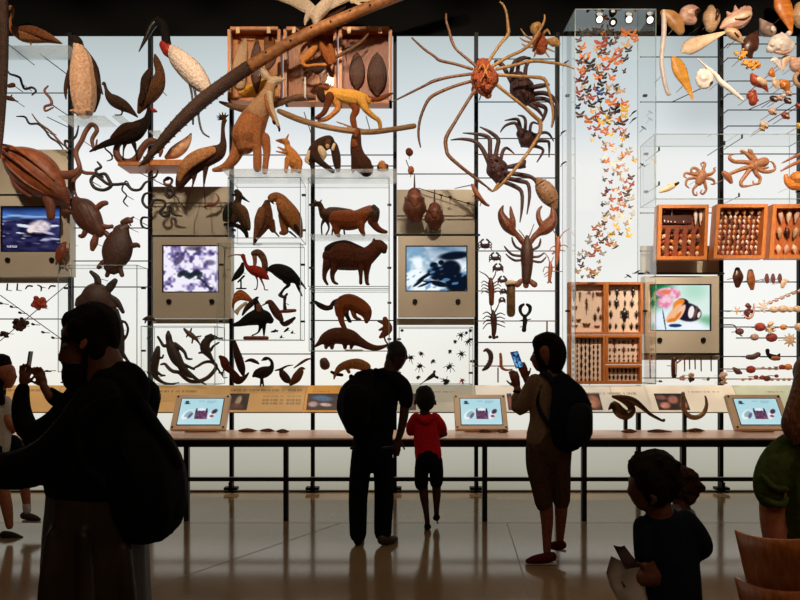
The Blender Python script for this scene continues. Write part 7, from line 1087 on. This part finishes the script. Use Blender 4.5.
# ---- woman photographing with a phone
Y = 4.78
hw = hand(519.5, 388, -12, -.25, -1, 20, -1, -3, 1.15) + hand(529, 379, -16, -.3, -1, 19, 1, -3, 1.1)
person('woman with dark bob hair and brown shirt, raising a phone toward the wall', Y, SK_M, [[.9, (546, 350, 12), (547, 357, 12)], [(540, 354, 7, -3), (538.5, 361, 6.4, -4), (540, 367, 5, -3)], [(533.4, 356, 1.5, -4), (532, 359.5, 1.7, -4)], [(547, 368, 7), (548, 378, 8)], [(519.5, 402, 5, -8), (519.5, 390, 4, -11)], [(538, 391, 5, -16), (530, 380, 4, -16)], [(545, 500, 7.6), (547, 518, 6.6), (547, 536, 5), (547, 551, 4)], [(563, 500, 7.4, -6), (563, 516, 6.4, -8), (563, 532, 4.8, -10), (562.5, 545, 3.8, -11)]] + hw,
  [('shirt', [[.64, (548, 374, 9), (549, 384, 18), (549, 400, 20), (549, 420, 19.5), (548, 434, 21.5), (548, 441, 22)], [(535, 382, 8.6), (529, 394, 8.6, -2), (523, 406, 8.2, -4), (519.5, 408, 7.4, -6), (519, 398, 6.2, -9)], [(565, 386, 8.4, -4), (560, 400, 7.6, -14), (548, 400, 6.8, -18), (539, 392, 6, -16)]], cloth('#66503e', '#806650', 60)), ('trousers', [[.8, (548, 436, 18.5), (549, 448, 20)], [(538, 448, 12.6), (538, 466, 12), (541, 484, 10.6), (544, 503, 9.2)], [(560, 448, 12.4), (560, 466, 11.6, -2), (562, 484, 10, -4), (563, 502, 9, -6)]], cloth('#3c2a1e', '#523c2a', 50))], 564, .0075,
  [('hair', [[.92, (542, 343, 10), (549, 343, 12), (553, 350, 13.4), (553, 360, 13), (552, 368, 10), (551, 372, 6)], [.9, (539, 346, 6.5, 2), (538, 352, 5, 3), (541, 362, 5, 4), (543, 370, 4, 4)], [(560, 366, 4), (557, 372, 3)]], HAIR_D), ('hair_tie', [[(562, 361, 1.6, 2), (564.5, 357, 1.8, 2)]], BLACKC), ('eye', [[(534, 354.5, 1, 4), (534.2, 354.5, 1, 4)]], EYE_W), ('wrist_band', [[1, (516, 392, 1.4, -10), (519.5, 392.6, 1.5, -6), (523, 392, 1.4, -10)]], BLACKC),
   ('sneaker', [[.8, (551, 556, 5.2, 2), (544, 557.5, 5.4, 2), (534, 559, 4.4, 2), (528, 560.5, 3, 2)]], cloth('#3c1216', '#5c1c20')), ('sole', [[.9, (526, 563, 1.6, 2), (555, 563, 1.6, 2)]], RUB), ('sneaker', [[.8, (564, 547, 4.8, -8), (560, 549.5, 5, -13), (556, 551.5, 4, -20)]], cloth('#3c1216', '#5c1c20')), ('sole', [[.9, (567, 553.5, 1.5, -8), (556, 554, 1.5, -20)]], RUB)])
d = Y + 14 * S(Y)
phone([P(a, b_, Y) + Vector((0, 14 * S(Y) + k, 0)) for a, b_, k in ((513, 352, .02), (521, 350.6, .02), (526.4, 367.4, 0), (518.4, 368.8, 0))], .009, 'phone with a bright blue picture held up by the woman', lambda u, v: mixc(mixc('#1c3c70', '#7cc0f0', vnoise(u * 4, v * 7, 3)), '#0c1830', sm(.55, .8, vnoise(u * 5 + 3, v * 9, 9))), Y)
b = blob('backpack', [[.6, (559, 384, 12, 15), (564, 396, 18, 18), (566, 412, 21, 20), (565, 426, 21, 19), (564, 434, 17, 17)]], cloth('#0a0c12', '#12151e'), Y, .007); tag(b, 'navy black rucksack on the woman with the raised phone', 'backpack'); bo = b.location.copy()
for pn, ch in (('front_pocket', [[.5, (571, 412, 12, 33), (570, 428, 13, 33)]]), ('shoulder_strap', [[.8, (541, 372, 2.6, 5), (546, 376, 3, 12), (551, 384, 3, 16)]]), ('shoulder_strap', [[.8, (559, 372, 2.6, 5), (563, 378, 3, 12), (566, 386, 3, 16)]]), ('side_strap', [[.8, (540, 386, 2, 8), (536, 404, 2, 9), (545, 424, 2, 16)]]), ('grab_loop', [[(556, 378, 1, 16), (560, 374, 1.2, 17), (565, 379, 1, 16)]]), ('zipper', [[(553, 396, .6, 31), (560, 390, .6, 32), (572, 392, .6, 32), (582, 402, .6, 31)]])): part(pn, ch, mat('#0d0f15', '#171a22', 60, .8, 0, 0, (1, 1, 1), .15), Y, bo, b)
# ---- boy in front with leaflets
Y = 2.37
hb = hand(646, 574, 15, -1, -.1, 38, 1, 8, 1.1)
person('boy with tousled dark hair and navy T-shirt in front, holding leaflets', Y, skin('#4c2a1a', '#5e3622'), [[.9, (652, 474, 20), (657, 478, 21)], [.85, (642, 482, 14), (641, 494, 12), (643, 502, 9)], [(632, 486, 3), (629.5, 491, 3.2), (632, 494, 3)], [(656, 498, 13), (660, 514, 14)], [.8, (643, 545, 9, 8), (644, 562, 9, 10), (650, 572, 8, 13), (645, 574, 6.6, 15)], [(703, 549, 8, 2), (696, 556, 7, -14), (680, 560, 6, -26)], [(655, 680, 13), (655, 720, 11), (655, 760, 7)], [(680, 680, 13, -8), (680, 720, 11, -8), (680, 760, 7, -8)]] + hb + hand(680, 560, -26, -1, .1, 42, -1, 6),
  [('shirt', [[.62, (660, 512, 15), (662, 522, 26), (666, 545, 31), (668, 575, 33), (670, 620, 34), (670, 650, 34)], [(643, 526, 11, 2), (641.5, 540, 10.6, 6), (642, 554, 10.6, 8)], [(686, 520, 11), (695, 532, 11, 2), (701, 544, 10, 4), (700, 552, 9.5, -2), (690, 558, 8.6, -18)]], cloth('#0a0e18', '#121826')), ('shorts', [[.8, (668, 644, 33), (668, 660, 33)], [(655, 660, 17), (654, 700, 16)], [(682, 660, 17, -6), (681, 700, 16, -8)]], cloth('#15161a', '#202228'))], 775, .0075,
  [('hair', [[.95, (646, 468, 18), (656, 469, 21), (664, 478, 19), (662, 490, 16), (658, 500, 11)], [1, (644, 472, 14, 8), (650, 482, 16, 8), (654, 494, 12, 8)], [(640, 476, 9, 4), (639, 484, 7, 6)]] + lumps(654, 472, 22, 17, 60, 5, 71, 16) + [[(634, 472, 4), (630, 470, 2.4)], [(632, 464, 4), (629.5, 461, 2)], [(640, 455, 4), (636, 452, 2)]], mat('#0b0705', '#1a0f09', 60, .85, .5, 0, (1, 1, 1), .1)), ('ear', [[.5, (645, 492, 2.4, 19), (647, 495, 2.6, 20), (645, 499, 2, 19)]], SK_D), ('eye', [[(634.5, 486, 2, 5), (635, 486, 2, 5)]], EYE_W), ('shoe', [[(659, 766, 8, 8), (655, 769, 8, -6), (652, 771, 6, -24)]], BLACKC), ('shoe', [[(684, 766, 8, 0), (680, 769, 8, -14), (678, 771, 6, -32)]], BLACKC)])
def sheet(name, lab, cat, pts, Y, bow, m, thick=.002, rows=8):
    """paper sheet between a left and a right edge of px points, bowed towards the viewer"""
    bm = bmesh.new(); L, R_ = pts; g = []
    for i in range(len(L)):
        row = []
        for k in range(rows + 1):
            t = k / rows; px = L[i][0] * (1 - t) + R_[i][0] * t; py = L[i][1] * (1 - t) + R_[i][1] * t
            v = P(px, py, Y); v.y -= bow * math.sin(math.pi * t) + .012 * math.sin(i * 1.7 + t * 3); row.append(bm.verts.new(v))
        g.append(row)
    for i in range(len(L) - 1):
        for k in range(rows): bm.faces.new((g[i][k], g[i][k + 1], g[i + 1][k + 1], g[i + 1][k]))
    bmesh.ops.solidify(bm, geom=bm.faces[:], thickness=thick); o = mk(name, bm, m, None, None, True); return tag(o, lab, cat)
sheet('leaflet', 'pale paper leaflet rolled open under the hand of the boy', 'leaflet', ([(611, 556), (605, 572), (611, 588), (621, 606), (632, 632)], [(634, 562), (644, 574), (646, 592), (650, 610), (656, 636)]), 2.31, .03, cloth('#b8aea2', '#d4cabe', 12))
sheet('folded_map', 'dark folded museum map held on top of the pale leaflet', 'leaflet', ([(613, 545), (618, 556), (626, 570)], [(624, 545), (632, 555), (641, 567)]), 2.27, .006, mat('#5a464c', '#7c666c', 30, .5), .006)
# ---- curly child behind the boy
Y = 3.1
person('small child with curly hair and pale top, half hidden behind the boy in front', Y, SK_M, [[.95, (682, 482, 13), (683, 488, 13)], [(676, 488, 9), (676, 496, 8)], [(682, 500, 7), (682, 510, 8)], [(690, 590, 7), (690, 630, 6), (690, 666, 5)], [(674, 590, 7, -4), (674, 630, 6, -4), (674, 666, 5, -4)], [(668, 540, 5, -4), (668, 556, 4.4, -8), (674, 562, 4, -16)]] + hand(674, 562, -16, 1, 0, 24, 1, -3),
  [('shirt', [[.65, (681, 508, 10), (681, 520, 17), (681, 545, 18), (681, 570, 19)], [(668, 516, 7), (667, 532, 7), (668, 542, 6.6, -4)], [(691, 516, 7, -4), (692, 540, 6, -8)]], cloth('#6e6a70', '#8a868c')), ('trousers', [[(690, 568, 9.6), (690, 610, 8.6)], [(674, 568, 9.6, -4), (674, 610, 8.6, -4)]], cloth('#1c1e26', '#2a2c36'))], 677, .0075,
  [('hair', lumps(684, 484, 14, 15, 60, 4.4, 73, 12) + [[.95, (682, 478, 13), (687, 486, 14), (687, 496, 10)]], mat('#1c100a', '#3c2416', 70, .85, .5, 0, (1, 1, 1), .1)), ('shoe', [[(690, 670, 5, 4), (689, 672, 4.6, -12)]], BLACKC), ('shoe', [[(674, 670, 5, 0), (673, 672, 4.6, -16)]], BLACKC)])
# ---- woman in green
Y = 2.4
GREEN = cloth('#333e1c', '#475526', 40)
person('woman with long brown hair in olive green puff-sleeved blouse', Y, SK_L, [[.9, (829, 380, 28), (831, 386, 28)], [(822, 392, 18, -10), (822, 408, 15, -10)], [(812, 396, 3, -18), (810, 402, 3.4, -20)], [(830, 412, 14), (828, 436, 16)], [(772, 492, 12.5), (772, 520, 11.6), (776, 548, 10.4), (788, 572, 8.6, -6)], [(868, 490, 12, -4), (876, 530, 11, -4), (874, 570, 9, -8)], [(812, 660, 15), (812, 720, 12), (812, 758, 8)], [(846, 660, 15, -6), (846, 720, 12, -6), (846, 758, 8, -6)]] + hand(788, 572, -6, .8, .6, 46, -1, 6) + hand(874, 570, -8, -.6, .8, 46, 1, 6),
  [('blouse', [[.62, (826, 430, 16), (820, 446, 34), (820, 480, 40), (822, 520, 38), (824, 560, 38)], [(792, 446, 15), (778, 458, 16, 2), (770, 474, 16, 2), (768, 490, 15, 2), (770, 500, 11.5, 2)], [(852, 448, 15), (864, 464, 16), (868, 488, 15)]], GREEN), ('trousers', [[.75, (826, 552, 38), (828, 580, 40)], [(812, 580, 21), (812, 640, 18), (812, 690, 16)], [(845, 580, 21, -6), (846, 640, 18, -6), (846, 690, 16, -6)]], cloth('#17181e', '#242630'))], 771, .008,
  [('hair', [[.95, (826, 374, 30), (834, 378, 31), (836, 396, 30), (832, 414, 26)], [.7, (806, 378, 12, 8), (800, 396, 11, 12), (794, 414, 10, 15), (787, 428, 9, 18), (785, 438, 5, 18)], [.7, (814, 372, 14, 14), (810, 400, 14, 20), (802, 424, 13, 24), (797, 440, 7, 24)], [.7, (800, 366, 10, 10), (792, 388, 9, 14), (783, 410, 9, 17), (778, 424, 8, 18), (781, 436, 4, 18)], [.7, (826, 390, 16, 20), (822, 420, 16, 26), (814, 446, 10, 28)]], HAIR_B), ('sleeve_frill', [[1, (758, 494, 3.6, 6), (764, 500, 3.8, 14), (774, 501, 3.8, 14), (782, 497, 3.4, 6)], [1, (757, 474, 3, 10), (764, 484, 3.6, 16), (776, 486, 3.6, 16)]], GREEN), ('eye', [[(816, 396, 2.4, 3), (816.5, 396, 2.4, 3)]], EYE_W), ('shoe', [[(812, 762, 8, 8), (810, 766, 8, -22)]], BLACKC), ('shoe', [[(846, 762, 8, 2), (844, 766, 8, -28)]], BLACKC)])
# ---- stacked chairs with curved wooden backs
CH = wood('#8a4a20', '#b4692e', .35)
def chair(z0, lab, legs=True):
    cx, cy = P(812, 0, 1.94).x, 1.94; org = Vector((cx, cy, z0)); r = empty('stacking_chair', org, lab, 'chair', None)
    zt, zb = z0 + .872, z0 + .57; n = 26; bm = bmesh.new(); g = []
    for rr in (0, 1):
        rows = []
        for j in range(7):
            t = j / 6; z = zt * (1 - t) + zb * t; ra = .222 - .066 * t - (.014 if rr else 0); row = []
            for k in range(n + 1):
                a = math.radians(-90 - 98 + 196 * k / n); row.append(bm.verts.new((cx + ra * math.cos(a), cy + ra * math.sin(a), z + .075 * (1 - t) * (1 - abs(k / n - .5) * 2) ** 2)))
            rows.append(row)
        g.append(rows)
    for s_ in range(2):
        for j in range(6):
            for k in range(n): bm.faces.new((g[s_][j][k], g[s_][j][k + 1], g[s_][j + 1][k + 1], g[s_][j + 1][k]))
    for j in (0, 6):
        for k in range(n): bm.faces.new((g[0][j][k], g[0][j][k + 1], g[1][j][k + 1], g[1][j][k]))
    for k in (0, n):
        for j in range(6): bm.faces.new((g[0][j][k], g[0][j + 1][k], g[1][j + 1][k], g[1][j][k]))
    mk('backrest', bm, CH, org, r, True)
    bm = bmesh.new(); disc(bm, (cx, cy + .01, z0 + .46), (0, 0, 1), .16, .025, 28); mk('seat', bm, CH, org, r)
    for a in (45, 135, 225, 315):
        c, s_ = math.cos(math.radians(a)), math.sin(math.radians(a)); mk('leg', rodbm((cx + c * .13, cy + s_ * .13, z0 + .455), (cx + c * .2, cy + s_ * .2, z0), .011), STEEL, org, r)
    for sx in (-1, 1): mk('back_post', rodbm((cx + sx * .1, cy - .1, z0 + .46), (cx + sx * .11, cy - .115, z0 + .56), .01), STEEL, org, r)
chair(.146, 'brown curved-back wooden chair, upper of the stack before the woman in green'); chair(0, 'brown curved-back wooden chair, lower of the stack before the woman in green')
